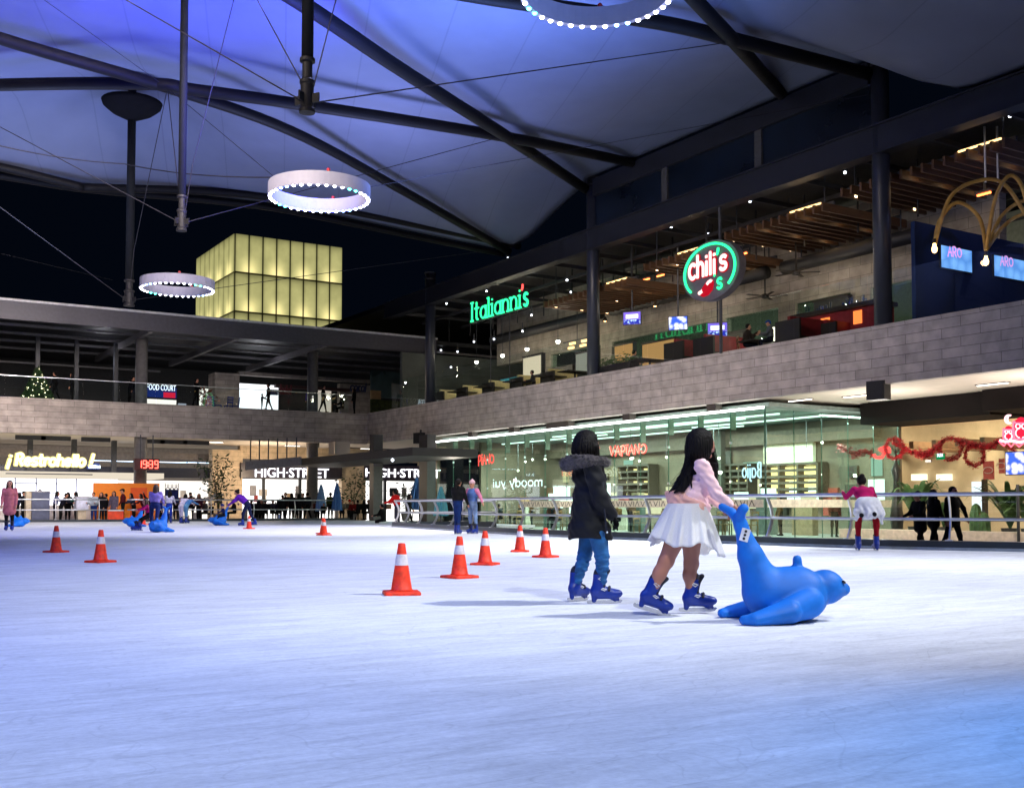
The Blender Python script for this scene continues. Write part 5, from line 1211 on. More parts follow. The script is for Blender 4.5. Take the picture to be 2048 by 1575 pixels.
# rear fittings of the terrace: menu boards, ducts, back bar shelves, extra guests' tables
def fitting(name, lb, cat, Y, z0, z1, wy, colr, x=34.9, lit=None):
    t = thing(name, lb, cat, (x, Y, z0)); mb = MB(); mb.box(-.12, .12, -wy / 2, wy / 2, 0, z1 - z0); mb.build('body', colr, t)
    if lit: mb = MB(); mb.box(-.14, -.122, -wy / 2 + .06, wy / 2 - .06, .06, z1 - z0 - .06); mb.build('lit_face', lit, t)
    mb = MB(); mb.box(-.16, .12, -wy / 2 - .04, wy / 2 + .04, z1 - z0 + .002, z1 - z0 + .06); mb.build('top_edge', M_dkw, t)
M_slate = mat('slate board', (.02, .022, .024), .5)
for nm, lb, cat, Y, z0, z1, wy, colr, lit in (
    ('menu_board', 'dark menu board on the terrace wall behind the talking guests', 'board', 31.0, 8.0, 9.3, 1.8, M_slate, None), ('back_bar', 'tall dark shelf with warm light behind the lone guest', 'shelf', 42.0, 6.5, 9.0, 2.6, M_dkw, emit('bar amber', (1, .55, .2), .5)),
    ('menu_board', 'amber lit menu board near the second column', 'board', 44.8, 8.2, 9.2, 1.6, M_slate, emit('bar amber', (1, .55, .2), .5)), ('wall_picture', 'pale picture beside the far buff booths', 'picture', 48.5, 8.0, 9.2, 1.2, M_dkw, emit('pale picture', (.8, .8, .65), .35)),
    ('back_bar', 'dark cupboard with dishes behind the far buff booths', 'shelf', 50.5, 6.5, 8.6, 2.2, M_dkw, None), ('menu_board', 'cream lit board above the far buff booths', 'board', 53.5, 8.4, 9.6, 2.0, M_slate, emit('cream lit', (1, .85, .6), .8)),
    ('wall_picture', 'teal glowing aquarium picture at the terrace end', 'picture', 56.0, 7.2, 8.6, 2.2, M_dkw, emit('teal glow', (.1, .45, .5), .5)), ('black_speaker_rack', 'black equipment rack behind the red booths', 'rack', 36.4, 6.5, 8.7, 1.2, M_black, None)):
    fitting(nm, lb, cat, Y, z0, z1, wy, colr, lit=lit)
for y0_, y1_, lb in ((26, 33, 'round dark air duct above the nearest stone wall'), (34, 45, 'round dark air duct above the mirrored green letters'), (46, 57, 'round dark air duct above the far booths')):
    t = thing('air_duct', lb, 'duct', (34.2, (y0_ + y1_) / 2, 10.9)); mb = MB(); mb.path([(0, y0_ - (y0_ + y1_) / 2, 0), (0, y1_ - (y0_ + y1_) / 2, 0)], .28, 14); mb.build('tube', M_roof, t, smooth=True)
    for y in (y0_ + 1, y1_ - 1): mb = MB(); mb.box(-.02, .02, y - (y0_ + y1_) / 2 - .02, y - (y0_ + y1_) / 2 + .02, .2, 2.2); mb.build('strap', M_dark, t)
for px, py, X, lb in ((1210, 640, 33.5, 'glass pendant light first from the second column'), (1310, 610, 33.5, 'glass pendant light second from the second column'), (1650, 520, 34.2, 'glass pendant light over the bar counter'), (1700, 500, 34.2, 'glass pendant light beside the thick column')):
    p = at_X(px, py, X); t = thing('pendant_light', lb, 'lamp', p); mb = MB(); mb.ball((0, 0, 0), .09, 10); mb.build('bulb', emit('amber bulb', (1, .60, .22), 7), t, smooth=True); mb = MB(); mb.lathe([(.14, -.05), (.05, .16), (.012, .2), (.012, 12 - p.z)], 12); mb.build('shade', M_dkw, t)
# chandelier of bamboo arches
M_bam = mat('gilded bamboo', (.55, .33, .08), .4, var=.2, scale=5)
D0 = 34.0
t = thing('bamboo_chandelier', 'golden bamboo chandelier of crossing arches with bare bulbs', 'chandelier', at_d(1968, 490, D0))
arches = [((1869, 490), (1900, 395), (1955, 362), (2008, 368), (2058, 440), 0), ((1972, 500), (1990, 400), (2018, 352), (2045, 375), (2062, 460), -.4), ((1972, 500), (1958, 435), (1915, 405), (1880, 440), (1869, 488), .5), ((1972, 500), (2005, 430), (2055, 400), (2085, 430), (2100, 480), .3), ((1972, 500), (2010, 450), (2050, 428), (2090, 440), (2110, 490), .9)]
for a in arches:
    q = [at_d(x, y, D0 + a[5] * (1 if i not in (0, 4) else .2)) for i, (x, y) in enumerate(a[:5])]
    mb = MB(); mb.path(sag(q, 8), .062, 8); mb.build('bamboo_arch', M_bam, t, world=True, smooth=True)
for px, py in ((1869, 497), (1972, 522)):
    p = at_d(px, py, D0 - .05); mb = MB(); mb.lathe([(.02, -.14), (.07, -.10), (.085, 0), (.05, .1), (.045, .16)], 14, p); mb.build('bulb', emit('amber bulb', (1, .60, .22), 7), t, world=True, smooth=True)
    mb = MB(); mb.lathe([(.055, .16), (.055, .3)], 12, p); mb.build('bulb_socket', M_dkw, t, world=True)
for px in (1971, 1996): p = at_d(px, 365, D0); mb = MB(); mb.lathe([(.035, 0), (.035, 12.6 - p.z)], 8, p); mb.build('hanging_rod', M_steel, t, world=True)
p = at_d(1940, 520, 33); lamp('POINT', p, 14, (1, .6, .3), .1, name='amber_glow')
# tall folded wind screen and dark frame by the thick column
# ---------------------------------------------------------------- upper far terrace
M_leaf = mat('dark green leaf', (.025, .06, .018), .6, var=.4, scale=5); M_leaf2 = mat('fresh green leaf', (.06, .12, .03), .6, var=.4, scale=5); M_bark = mat('brown bark', (.10, .07, .05), .8)
def leaves(name, pts, size, m, parent, seed=1):
    r = random.Random(seed); vs = []; fs = []
    for p in pts:
        d = Vector((r.gauss(0, 1), r.gauss(0, 1), r.gauss(0, .7))).normalized(); u = d.orthogonal().normalized(); s = size * r.uniform(.6, 1.4)
        o = len(vs); P = Vector(p); vs += [P - d * s, P + u * s * .38, P + d * s, P - u * s * .38]; fs.append((o, o + 1, o + 2, o + 3))
    mb = MB(); mb.add(vs, fs); return mb.build(name, m, parent)
def young_tree(lb, loc, h_, w_, n, seed, m=M_leaf, pot=True, bare=.25):
    r = random.Random(seed); t = thing('young_tree', lb, 'tree', loc)
    if pot: mb = MB(); mb.lathe([(.22, 0), (.32, .5), (.28, .5), (.26, .42)], 16); mb.build('pot', mat('grey planter', (.2, .18, .17), .7), t)
    mb = MB(); pts = []
    for k in range(4):
        a = r.uniform(0, 6.28); top = Vector((w_ * .5 * math.cos(a), w_ * .4 * math.sin(a), h_ * r.uniform(.8, 1))); mid = Vector((w_ * .12 * math.cos(a), w_ * .1 * math.sin(a), h_ * .45))
        mb.path([(0, 0, .4 if pot else 0), mid, top], [.035, .025, .008], 6)
        for i in range(n // 4):
            f = r.uniform(bare, 1); base = mid.lerp(top, (f - .45) / .55) if f > .45 else Vector((0, 0, .4)).lerp(mid, f / .45)
            cl = .18 + .22 * math.sin(f * 9 + k * 2) ** 2; pts.append(base + Vector((r.gauss(0, w_ * cl), r.gauss(0, w_ * cl), r.gauss(0, h_ * .05))))
    mb.build('trunk', M_bark, t, smooth=True); leaves('foliage', pts, .13, m, t, seed)
    return t
p = at_Y(437, 1000, 63); young_tree('slim leafy tree by the pier next to the clothes shop', (p.x, 63, FB), 4.1, 1.35, 420, 3)
p = at_Y(705, 1000, 63); young_tree('sparse leafy tree between the two shop windows', (p.x, 63, FB), 3.3, 1.7, 230, 4)
p = at_Y(812, 1000, 60.5); young_tree('small sparse tree beside the folded blue parasols', (p.x, 60.5, FB), 2.4, .9, 140, 5)
p = at_Y(75, 800, 66); t = thing('christmas_tree', 'christmas tree with tiny warm lights on the upper floor', 'christmas tree', (p.x, 66, ZF + .05)); r = random.Random(8); pts = []; lt = MB()
for i in range(900):
    f = r.random() ** .7; a = r.uniform(0, 6.28); rr = .85 * f + .03; pts.append((rr * math.cos(a), rr * math.sin(a), 2.0 - 1.85 * f + r.gauss(0, .04)))
    if i % 12 == 0: lt.ball((rr * 1.03 * math.cos(a), rr * 1.03 * math.sin(a), 2.0 - 1.85 * f), .028, 6)
leaves('foliage', pts, .14, M_leaf, t, 9); mb = MB(); mb.lathe([(.05, 0), (.02, 1.9)], 8); mb.build('trunk', M_bark, t); lt.build('light_chain', emit('fairy light', (1, .9, .55), 5), t)
p = at_Y(412, 815, 67); young_tree('flowering shrub beside the man with the phone', (p.x, 67, ZF), 1.7, .7, 160, 12, mat('orange red leaf', (.25, .06, .03), .6, var=.6, scale=6))
M_bch = emit('blue lit plastic', (.06, .16, .9), .5)
for px, lb in ((420, 'blue chair nearest the man with the phone'), (436, 'blue chair before the stone block'), (457, 'tall blue chair before the stone block'), (470, 'blue chair beside the bright shop')):
    p = at_Y(px, 820, 66.5); chair((p.x, 66.5, ZF + .05), px * .1, lb, mat('blue plastic', (.02, .05, .35), .4))
# closed parasols on the ground floor
def parasol(px, Y, hgt, lb, colr, lean=0.0):
    p = at_Y(px, 1000, Y); t = thing('folded_parasol', lb, 'parasol', (p.x, Y, FB)); t.rotation_euler = (0, lean, 0)
    n = 24; pr = [(.05, hgt), (.12, hgt - .35), (.22, hgt * .55), (.27, hgt * .28)]; vs = []
    for ri, z in pr: vs += [(ri * (1 + .28 * (k % 2)) * math.cos(2 * PI * k / n), ri * (1 + .28 * (k % 2)) * math.sin(2 * PI * k / n), z) for k in range(n)]
    mb = MB(); mb.add(vs, [(i * n + (k + 1) % n, i * n + k, (i + 1) * n + k, (i + 1) * n + (k + 1) % n) for i in range(3) for k in range(n)] + [tuple(range(n - 1, -1, -1)), tuple(range(3 * n, 4 * n))]); mb.build('canvas', colr, t)
    mb = MB(); mb.lathe([(.3, 0), (.3, .06), (.03, .07), (.03, hgt * .3)], 14); mb.build('pole', M_dark, t)
M_pb = mat('blue canvas', (.05, .16, .42), .7); M_pb2 = mat('light blue canvas', (.18, .34, .55), .7); M_teal = mat('teal canvas', (.06, .30, .34), .6)
parasol(642, 62, 2.2, 'light blue folded parasol behind the far rail', M_pb2); parasol(674, 62, 2.3, 'darker blue folded parasol behind the far rail', M_pb)
parasol(824, 58, 2.6, 'leaning folded blue parasol by the black canopy', M_pb, .12); parasol(840, 57, 2.6, 'upright folded blue parasol by the dark square column', M_pb)
parasol(882, 42, 1.75, 'teal folded parasol just behind the steel railing', M_teal)
t = thing('white_awning', 'white slanted awning between kiosk and young tree', 'awning', (at_Y(418, 990, 63.5).x, 63.5, FB)); mb = MB(); a = rectY(392, 986, 441, 1006, 63.5)
mb.add([(a[0], 63, a[2]), (a[1], 63, a[3]), (a[1], 64.5, a[3]), (a[0], 64.5, a[2]), (a[0], 63, a[2] - .05), (a[1], 63, a[3] - .05), (a[1], 64.5, a[3] - .05), (a[0], 64.5, a[2] - .05)], [(0, 1, 2, 3), (7, 6, 5, 4), (0, 4, 5, 1), (1, 5, 6, 2), (2, 6, 7, 3), (3, 7, 4, 0)]); mb.build('canvas', mat('white canvas', (.7, .68, .66), .8), t, world=True)
mb = MB(); mb.box(a[0] + .03, a[0] + .08, 63.1, 63.15, FB, a[2] - .05); mb.box(a[1] - .08, a[1] - .03, 63.1, 63.15, FB, a[3] - .06); mb.build('awning_post', M_dark, t, world=True)
t = thing('clothes_rack', 'clothes rack with dark jackets on hangers by the rail', 'clothes rack', (at_Y(344, 1000, 60.8).x, 60.8, FB)); mb = MB(); a = rectY(330, 971, 356, 1000, 60.8)
for x in (a[0], a[1]): mb.box(x, x + .03, 60.8, 60.83, FB, a[3] + .15)
mb.box(a[0], a[1], 60.8, 60.83, a[3], a[3] + .03); mb.build('rack_frame', M_dark, t, world=True)
for i in range(3): x = a[0] + .16 + i * .22; mb = MB(); mb.path([(x - .14, 60.8, a[3] - .22), (x, 60.8, a[3] - .06), (x + .14, 60.8, a[3] - .22)], .03, 6); mb.path([(x, 60.8, a[3] - .1), (x, 60.8, a[3] + .12)], .015, 6); mb.box(x - .13, x + .13, 60.75, 60.87, a[3] - .95, a[3] - .2); mb.build('hung_jacket', cloth((.08, .12, .3)), t, world=True)

# ---------------------------------------------------------------- restaurant on the ground floor at the right
def indoor_plant(lb, loc, h_, w_, n, seed, kind='palm'):
    t = thing('potted_plant', lb, 'plant', loc); r = random.Random(seed); mb = MB(); mb.lathe([(.2, 0), (.3, .45), (.26, .45), (.24, .38)], 16); mb.build('pot', mat('dark pot', (.06, .05, .045), .5), t)
    mb = MB()
    for i in range(n):
        a = r.uniform(0, 6.28); L_ = w_ * r.uniform(.6, 1.1); z1 = h_ * r.uniform(.75, 1.05); p0, p1, p2 = Vector((0, 0, .4)), Vector((L_ * .45 * math.cos(a), L_ * .45 * math.sin(a), z1)), Vector((L_ * math.cos(a), L_ * math.sin(a), z1 * r.uniform(.55, .9)))
        side = Vector((-math.sin(a), math.cos(a), 0)); prev = None
        for k in range(9):
            f = k / 8; c = p0 * (1 - f) ** 2 + p1 * 2 * f * (1 - f) + p2 * f * f; wd = .10 * math.sin(PI * min(1, f * .9 + .1)); q = (c + side * wd, c - side * wd)
            if prev: mb.add([prev[0], prev[1], q[1], q[0]], [(0, 1, 2, 3)])
            prev = q
    mb.build('fronds', M_leaf2, t)
X_, = (34.6,)
for px, lb, h_, w_, n, s in ((1832, 'feathery palm left of the walking couple', 2.6, 1.3, 26, 1), (1888, 'small palm behind the walking couple', 2.0, .8, 18, 2), (2020, 'large fern by the border near the owl sign', 2.4, 1.6, 40, 3), (2060, 'leafy fern cut by the border', 2.0, 1.4, 30, 6)):
    p = at_X(px, 1060, X_); indoor_plant(lb, (X_, p.y, FR + .0), h_, w_, n, s)
p = at_X(1794, 1060, 35.2); t = thing('tall_vase', 'tall dark slender vase beside the pavilion corner', 'vase', (35.2, p.y, FR)); mb = MB(); mb.lathe([(.2, 0), (.26, .8), (.14, 1.6), (.10, 2.2), (.2, 2.6), (.06, 2.9), (.03, 3.4)], 18); mb.build('vase_body', mat('dark vase', (.03, .022, .02), .35), t, smooth=True)
mb = MB(); 
for k in range(14): a = k * .7; mb.path([(0, 0, 3.2), (.3 * math.cos(a), .3 * math.sin(a), 3.2 + .5)], [.012, .004], 5)
mb.build('twigs', M_bark, t)
for px, lb, hh in ((1953, 'ribbed green cactus among stones', 1.3), (1968, 'shorter ribbed cactus among stones', 1.0)):
    p = at_X(px, 1070, 34.4); t = thing('cactus', lb, 'cactus', (34.4, p.y, FR)); mb = MB(); n = 20; vs = []
    for rr, z in ((.15, 0), (.2, hh * .3), (.19, hh * .7), (.12, hh * .93), (.03, hh)): vs += [(rr * (1 + .15 * (k % 2)) * math.cos(2 * PI * k / n), rr * (1 + .15 * (k % 2)) * math.sin(2 * PI * k / n), z) for k in range(n)]
    mb.add(vs, [(i * n + k, i * n + (k + 1) % n, (i + 1) * n + (k + 1) % n, (i + 1) * n + k) for i in range(4) for k in range(n)]); mb.build('stem', M_leaf2, t)
    mb = MB(); mb.ball((.3, .2, .12), (.25, .2, .14), 10); mb.build('stone', mat('pale stone', (.4, .36, .3), .8), t, smooth=True)
# garland of red tinsel with wreaths
M_tin = mat('red tinsel', (.36, .012, .02), .3, metal=.35, var=.5, scale=8)
t = thing('tinsel_garland', 'sagging red tinsel garland with wreaths across the restaurant glass', 'garland', at_X(1880, 890, 33.3))
def tinsel(name, px, rad, n, seed, X=33.35, closed=False):
    P = sag([at_X(x, y, X) for x, y in px] + ([at_X(px[0][0], px[0][1], X)] if closed else []), 16); r = random.Random(seed); vs = []; fs = []
    for i in range(n):
        c = P[r.randrange(len(P))] + Vector((r.gauss(0, rad * .5), r.gauss(0, rad * .5), r.gauss(0, rad * .5))); d = Vector((r.gauss(0, 1), r.gauss(0, 1), r.gauss(0, 1))).normalized(); u = d.orthogonal().normalized(); s = r.uniform(.03, .07); o = len(vs)
        vs += [c - d * s, c + u * s * .35, c + d * s, c - u * s * .35]; fs.append((o, o + 1, o + 2, o + 3))
    mb = MB(); mb.add(vs, fs); q = mb.build(name, M_tin, t, world=True)
tinsel('swag', [(1788, 883), (1812, 898), (1835, 908), (1858, 905), (1878, 890)], .11, 1500, 1); tinsel('swag', [(1918, 880), (1940, 888), (1965, 892), (1985, 892), (2004, 880), (2030, 905)], .12, 1700, 2)
tinsel('swag', [(1838, 903), (1850, 912), (1862, 903)], .14, 500, 7)
def circ(cx, cy, rx, ry): return [(cx + rx * math.cos(a * PI / 4), cy + ry * math.sin(a * PI / 4)) for a in range(8)]
tinsel('wreath', circ(1901, 897, 22, 21), .09, 1300, 3, closed=True); tinsel('wreath', circ(1949, 910, 19, 20), .08, 1100, 4, closed=True); tinsel('wreath', circ(1789, 896, 18, 20), .08, 900, 5, closed=True)
t2 = thing('tinsel_garland', 'short red leaf garland behind the pavilion side glass', 'garland', at_Y(1715, 905, PY0 + .3)); tt = t; t = t2
def tinselY(px, n, seed):
    P = sag([at_Y(x, y, PY0 + .35) for x, y in px], 16); r = random.Random(seed); vs = []; fs = []
    for i in range(n):
        c = P[r.randrange(len(P))] + Vector((r.gauss(0, .06), r.gauss(0, .05), r.gauss(0, .09))); d = Vector((r.gauss(0, 1), r.gauss(0, 1), r.gauss(0, 1))).normalized(); u = d.orthogonal().normalized(); s = r.uniform(.04, .09); o = len(vs); vs += [c - d * s, c + u * s * .5, c + d * s, c - u * s * .5]; fs.append((o, o + 1, o + 2, o + 3))
    mb = MB(); mb.add(vs, fs); mb.build('swag', M_tin, t2, world=True)
tinselY([(1676, 893), (1695, 900), (1712, 910), (1728, 903), (1744, 906)], 420, 11)
# owl neon sign
t = thing('neon_sign', 'pink red neon sign of owls on a branch under a moon', 'sign', at_X(2025, 860, 32.8)); XO = 32.8
def oc(cx, cy, rx, ry, a0=0, a1=360, n=20): return [at_X(cx + rx * math.cos(math.radians(a0 + (a1 - a0) * i / n)), cy - ry * math.sin(math.radians(a0 + (a1 - a0) * i / n)), XO) for i in range(n + 1)]
M_on = emit('pink red neon', (1, .10, .16), 3.2); M_ow = emit('pale pink neon', (1, .55, .6), 2.2)
def neon(name, pts, m, r=.03): mb = MB(); mb.path(pts, r, 8); mb.build(name, m, t, world=True, smooth=True)
for cx, cy, k in ((2017, 869, 1.0), (2042, 861, 1.5)):
    mb = MB(); c = at_X(cx, cy, XO + .08); mb.ball(c, (.05, .2 * k, .3 * k), 16); mb.build('owl_body', emit('red owl body', (.8, .02, .06), 1.3), t, world=True, smooth=True)
    neon('owl_outline', [at_X(cx + a * k, cy + b * k, XO) for a, b in ((-10, -13), (-7, -10), (7, -10), (10, -13), (11, 2), (8, 11), (-8, 11), (-11, 2), (-10, -13))], M_on)
    for s in (-1, 1): neon('owl_eye', oc(cx + s * 4 * k, cy - 6 * k, 3 * k, 3 * k), M_ow, .022); neon('owl_wing', oc(cx + s * 2 * k, cy + 3 * k, 5 * k, 6 * k, 90, 270 if s < 0 else -90), M_ow, .022)
neon('moon', oc(2017, 838, 7, 8, 60, 300) + oc(2020, 838, 5, 8, 290, 70), M_ow); neon('branch', [at_X(x, y, XO) for x, y in ((2000, 880), (2012, 883), (2022, 881), (2040, 884), (2060, 880))], M_ow, .05); neon('grass_line', [at_X(x, y, XO) for x, y in ((1998, 882), (2008, 891), (2014, 884), (2022, 893), (2030, 885), (2038, 893), (2048, 885), (2060, 892))], M_on)
# exit sign, banners, screen, frames
a = rectX(1872, 907, 1888, 918, 33.0); t = thing('exit_sign', 'small green exit sign hanging on the restaurant glass', 'sign', (33, a[0], a[2])); mb = MB(); mb.box(33, 33.06, a[1], a[0], a[2], a[3]); mb.build('board', emit('green sign face', (.0, .35, .10), .7), t, world=True); font_text('sign_lettering', 'SALIDA', emit('sign white', (.8, .9, 1), 2.0), (32.995, a[0] - .05, a[2] + .09), NEGY, .13, t, .01, width=(a[0] - a[1]) * .75)
a = rectX(1850, 919, 1862, 924, 33.0); t = thing('small_plaque', 'small dark plaque below the garland', 'sign', (33, a[0], a[2])); mb = MB(); mb.box(33, 33.05, a[1], a[0], a[2], a[3]); mb.build('board', mat('dark plaque', (.12, .1, .08), .5), t, world=True)
for r_, lb in (((1966, 922, 1988, 958), 'red paper banner with a pale fish mark'), ((1997, 917, 2009, 946), 'smaller red paper banner near the screen')):
    a = rectX(*r_, 38); t = thing('red_banner', lb, 'banner', (38, a[0], a[2])); mb = MB(); mb.box(38, 38.03, a[1], a[0], a[2], a[3]); mb.build('cloth', mat('red paper', (.5, .05, .035), .7), t, world=True)
    mb = MB(); ym, zm_ = (a[0] + a[1]) / 2, (a[2] + a[3]) / 2; mb.path([(37.98, ym + .2 * math.cos(b), zm_ + .12 * math.sin(b)) for b in np.linspace(0, 5.6, 16)], .02, 6); mb.build('mark', mat('pale pink ink', (.7, .4, .35), .6), t, world=True)
a = rectX(2010, 903, 2056, 949, 33.0); tv('stand_screen', 'bright screen on a stand under the owl sign', (33, (a[0] + a[1]) / 2, (a[2] + a[3]) / 2), -PI / 2, a[0] - a[1], a[3] - a[2], 1)
for o in [o for o in bpy.data.objects if o.get('label') == 'bright screen on a stand under the owl sign']: mb = MB(); mb.lathe([(.05, -.7), (.05, -2.6), (.4, -2.62), (.4, -2.66)], 12, (0, .04, 0)); mb.build('stand', M_black, o)
for r_, lb in (((1825, 948, 1848, 960), 'cream wall shade lamp left'), ((1875, 948, 1898, 960), 'cream wall shade lamp right')):
    a = rectX(*r_, 42.7); t = thing('wall_lamp', 'cream wall lamp above the palm' if '1825' in str(r_) else 'cream wall lamp above the walking man', 'lamp', (42.7, a[0], a[2])); mb = MB(); mb.box(42.6, 42.95, a[1], a[0], a[2], a[3]); mb.build('lamp_shade', emit('cream shade', (1, .85, .6), 2.2), t, world=True)
a = rectX(1943, 963, 1965, 1010, 42.8); t = thing('white_doorway', 'bright white doorway in the cream restaurant wall', 'doorway', (42.8, a[0], FR)); mb = MB(); mb.box(42.8, 42.95, a[1], a[0], FR, a[3]); mb.build('lit_opening', emit('doorway light', (.9, .95, 1), 1.4), t, world=True); mb = MB(); mb.box(42.75, 42.97, a[1] - .15, a[1] - .002, FR, a[3] + .1); mb.build('frame', M_dkw, t, world=True)
for px, py, lb in ((1818, 862, 'round ceiling lamp above the garland, left one'), (1953, 852, 'round ceiling lamp above the second wreath')):
    p = at_z(px, py, 4.72); t = thing('round_ceiling_light', lb.replace(', left one', ' start'), 'ceiling light', p, group='round lamps in the restaurant ceiling'); mb = MB(); mb.lathe([(.28, -.03), (.28, .02)], 20); mb.build('lens', emit('warm white lens', (1, .92, .78), 8), t); mb = MB(); mb.lathe([(.34, 0.021), (.34, .05)], 20); mb.build('rim', M_soffit, t)
# tables and dividers inside the pavilion
for px, X, lb in ((1020, 31.5, 'table behind the glass near the women skaters'), (1140, 31.2, 'table behind the glass next to the parka child'), (1300, 31.5, 'table behind the glass by the girl in pink'), (1420, 31.2, 'table behind the glass by the seal tail'), (1475, 31.6, 'table behind the pavilion corner glass')):
    p = at_X(px, 1000, X); table(px, X, lb, loc=(X, p.y, FR))
    for s in (-1, 1): chair((X, p.y + s * .75, FR), s * -PI / 2, 'wooden chair at the ' + lb + (', far side' if s > 0 else ', near side'))
# ---------------------------------------------------------------- people
SKIN = mat('skin', lin((.72, .50, .40)), .55, var=.08, scale=8); SKIN2 = mat('tan skin', lin((.60, .40, .31)), .55, var=.08, scale=8)
HAIRD = mat('dark brown hair', (.0045, .003, .003), .6, var=.6, scale=3, stretch=(30, 30, 2), bump=.5, spec=.18); HAIRB = mat('brown hair', (.05, .025, .015), .45, var=.5, scale=3, stretch=(30, 30, 2), bump=.3)
def fk(lean=0, armL=(8, 12), armR=(8, 12), legL=(0, 4), legR=(0, 4), spread=(8, 8), stance=.05, twist=0, head=0, abd=(0, 0)):
    """Joint positions for a body of height 1 facing +x; angles in degrees, forward positive."""
    R = math.radians; J = {}; U = lambda a, s=0: Vector((math.sin(R(a)) * math.cos(R(s)), math.sin(R(s)), -math.cos(R(a)) * math.cos(R(s))))
    pel = Vector((0, 0, .53)); J['pel'] = pel
    up = Vector((math.sin(R(lean)), 0, math.cos(R(lean)))); fw = Vector((math.cos(R(lean)), 0, -math.sin(R(lean))))
    J['waist'] = pel + up * .09; J['chest'] = pel + up * .205; J['neck'] = pel + up * .30 + fw * .005
    hl = lean * .5 + head; J['head'] = J['neck'] + Vector((math.sin(R(hl)), 0, math.cos(R(hl)))) * .092 + Vector((math.cos(R(hl)), 0, -math.sin(R(hl)))) * .014
    J['hup'] = Vector((math.sin(R(hl)), 0, math.cos(R(hl)))); J['hfw'] = Vector((math.cos(R(hl)), 0, -math.sin(R(hl))))
    for s, k, arm, leg, sp, ab in ((1, 'L', armL, legL, spread[0], abd[0]), (-1, 'R', armR, legR, spread[1], abd[1])):
        sh = pel + up * .275 + Vector((0, .105 * s, 0)); J['sh' + k] = sh
        el = sh + U(arm[0] + lean * .0, sp * s) * .165; J['el' + k] = el
        J['wr' + k] = el + U(arm[0] + arm[1], ab * s) * .145; J['ha' + k] = J['wr' + k] + U(arm[0] + arm[1], ab * s) * .055
        hip = pel + Vector((0, stance * s, -.02)); J['hip' + k] = hip
        kn = hip + U(leg[0], sp * .15 * s) * .235; J['kn' + k] = kn; an = kn + U(leg[0] - leg[1]) * .235; J['an' + k] = an
        ft = R(leg[0] - leg[1]) * .5; J['to' + k] = an + Vector((math.cos(ft) * .085, .01 * s, -math.sin(-ft) * .085 - .025)); J['he' + k] = an + Vector((-.022, 0, -.022))
    return J
BLUEB = mat('blue skate plastic', (.002, .026, .26), .4, var=.1); LINER = mat('dark skate liner', (.01, .012, .03), .8); BUCK = mat('white buckle', (.65, .66, .7), .4); BLADE = mat('skate blade', (.6, .6, .62), .22, metal=1)
SKATE = {}
def skate(parent, loc, rz, pitch=0.0, k=1.0, fine=False):
    """An ice skate: rental boot with liner, strap, holder and blade; loc is the ice point under the blade's middle, in the parent's frame."""
    key = fine
    if key not in SKATE:
        t = bpy.data.objects.new('ice_skate', None)
        hv = .0055 if fine else .012
        pr = [cap((-.050, 0, .14), .055, (-.032, 0, .240), .056, 0, .92), ell((-.075, 0, .112), (.048, .044, .05), 0), cap((-.045, 0, .118), .050, (.085, 0, .090), .039, 0, 1.0), ell((.112, 0, .086), (.048, .042, .036), 0), cap((-.06, 0, .075), .032, (.10, 0, .068), .028, 0, 1.3),
              cap((-.085, 0, .085), .030, (-.090, 0, .034), .021, 0, .9, k=.008), cap((.062, 0, .06), .024, (.092, 0, .032), .015, 0, .9, k=.008), cap((.085, 0, .06), .022, (.12, 0, .034), .013, 0, .9, k=.008),
              cap((-.032, 0, .252), .053, (-.030, 0, .270), .053, 1, .92), cap((.012, 0, .240), .018, (.042, 0, .286), .019, 1, 2.1), cap((-.012, 0, .15), .02, (.004, 0, .22), .018, 1, 1.7)]
        SKATE[key] = (sdf_build('ice_skate', pr, [BLUEB, LINER], hv, .016).data, None)
        bpy.data.objects.remove([o for o in bpy.data.objects if o.data == SKATE[key][0]][0])
        mb = MB(); pts = [(-.152, .018), (-.145, .004), (-.1, 0), (.1, 0), (.14, .006), (.158, .026), (.150, .034), (-.148, .034)]
        n = len(pts); mb.add([(x, -.0022, z) for x, z in pts] + [(x, .0022, z) for x, z in pts], [tuple(range(n)), tuple(range(2 * n - 1, n - 1, -1))] + [((i + 1) % n, i, n + i, n + (i + 1) % n) for i in range(n)])
        bl = mb.build('blade', BLADE); b1 = bl.data; bpy.data.objects.remove(bl)
        mb = MB(); mb.path([(.038, -.052, .118), (.044, -.034, .138), (.05, 0, .146), (.044, .034, .138), (.038, .052, .118)], .012, 8); st = mb.build('strap', LINER); b2 = st.data; bpy.data.objects.remove(st)
        mb = MB()
        for (cx, cz, w_, h2) in ((-.025, .218, .05, .026), (-.005, .128, .05, .02)):
            for s in (-1, 1): q = [(cx - w_ / 2, s * .051, cz + h2 * .2), (cx - w_ * .2, s * .0535, cz + h2 / 2), (cx + w_ / 2, s * .049, cz), (cx + w_ * .1, s * .053, cz - h2 / 2)]; mb.path(q, .0052, 6, closed=True)
        bu = mb.build('buckle', BUCK); b3 = bu.data; bpy.data.objects.remove(bu)
        SKATE[key] = (SKATE[key][0], b1, b2, b3)
    M = SKATE[key]; o = bpy.data.objects.new('ice_skate', M[0]); COL.objects.link(o); o.parent = parent; o.location = loc; o.rotation_euler = (0, pitch, rz); o.scale = (k,) * 3
    for nm, d in zip(('blade', 'strap', 'buckle'), M[1:]):
        if nm != 'blade' and not fine: continue
        c = bpy.data.objects.new(nm, d); COL.objects.link(c); c.parent = o
    return o

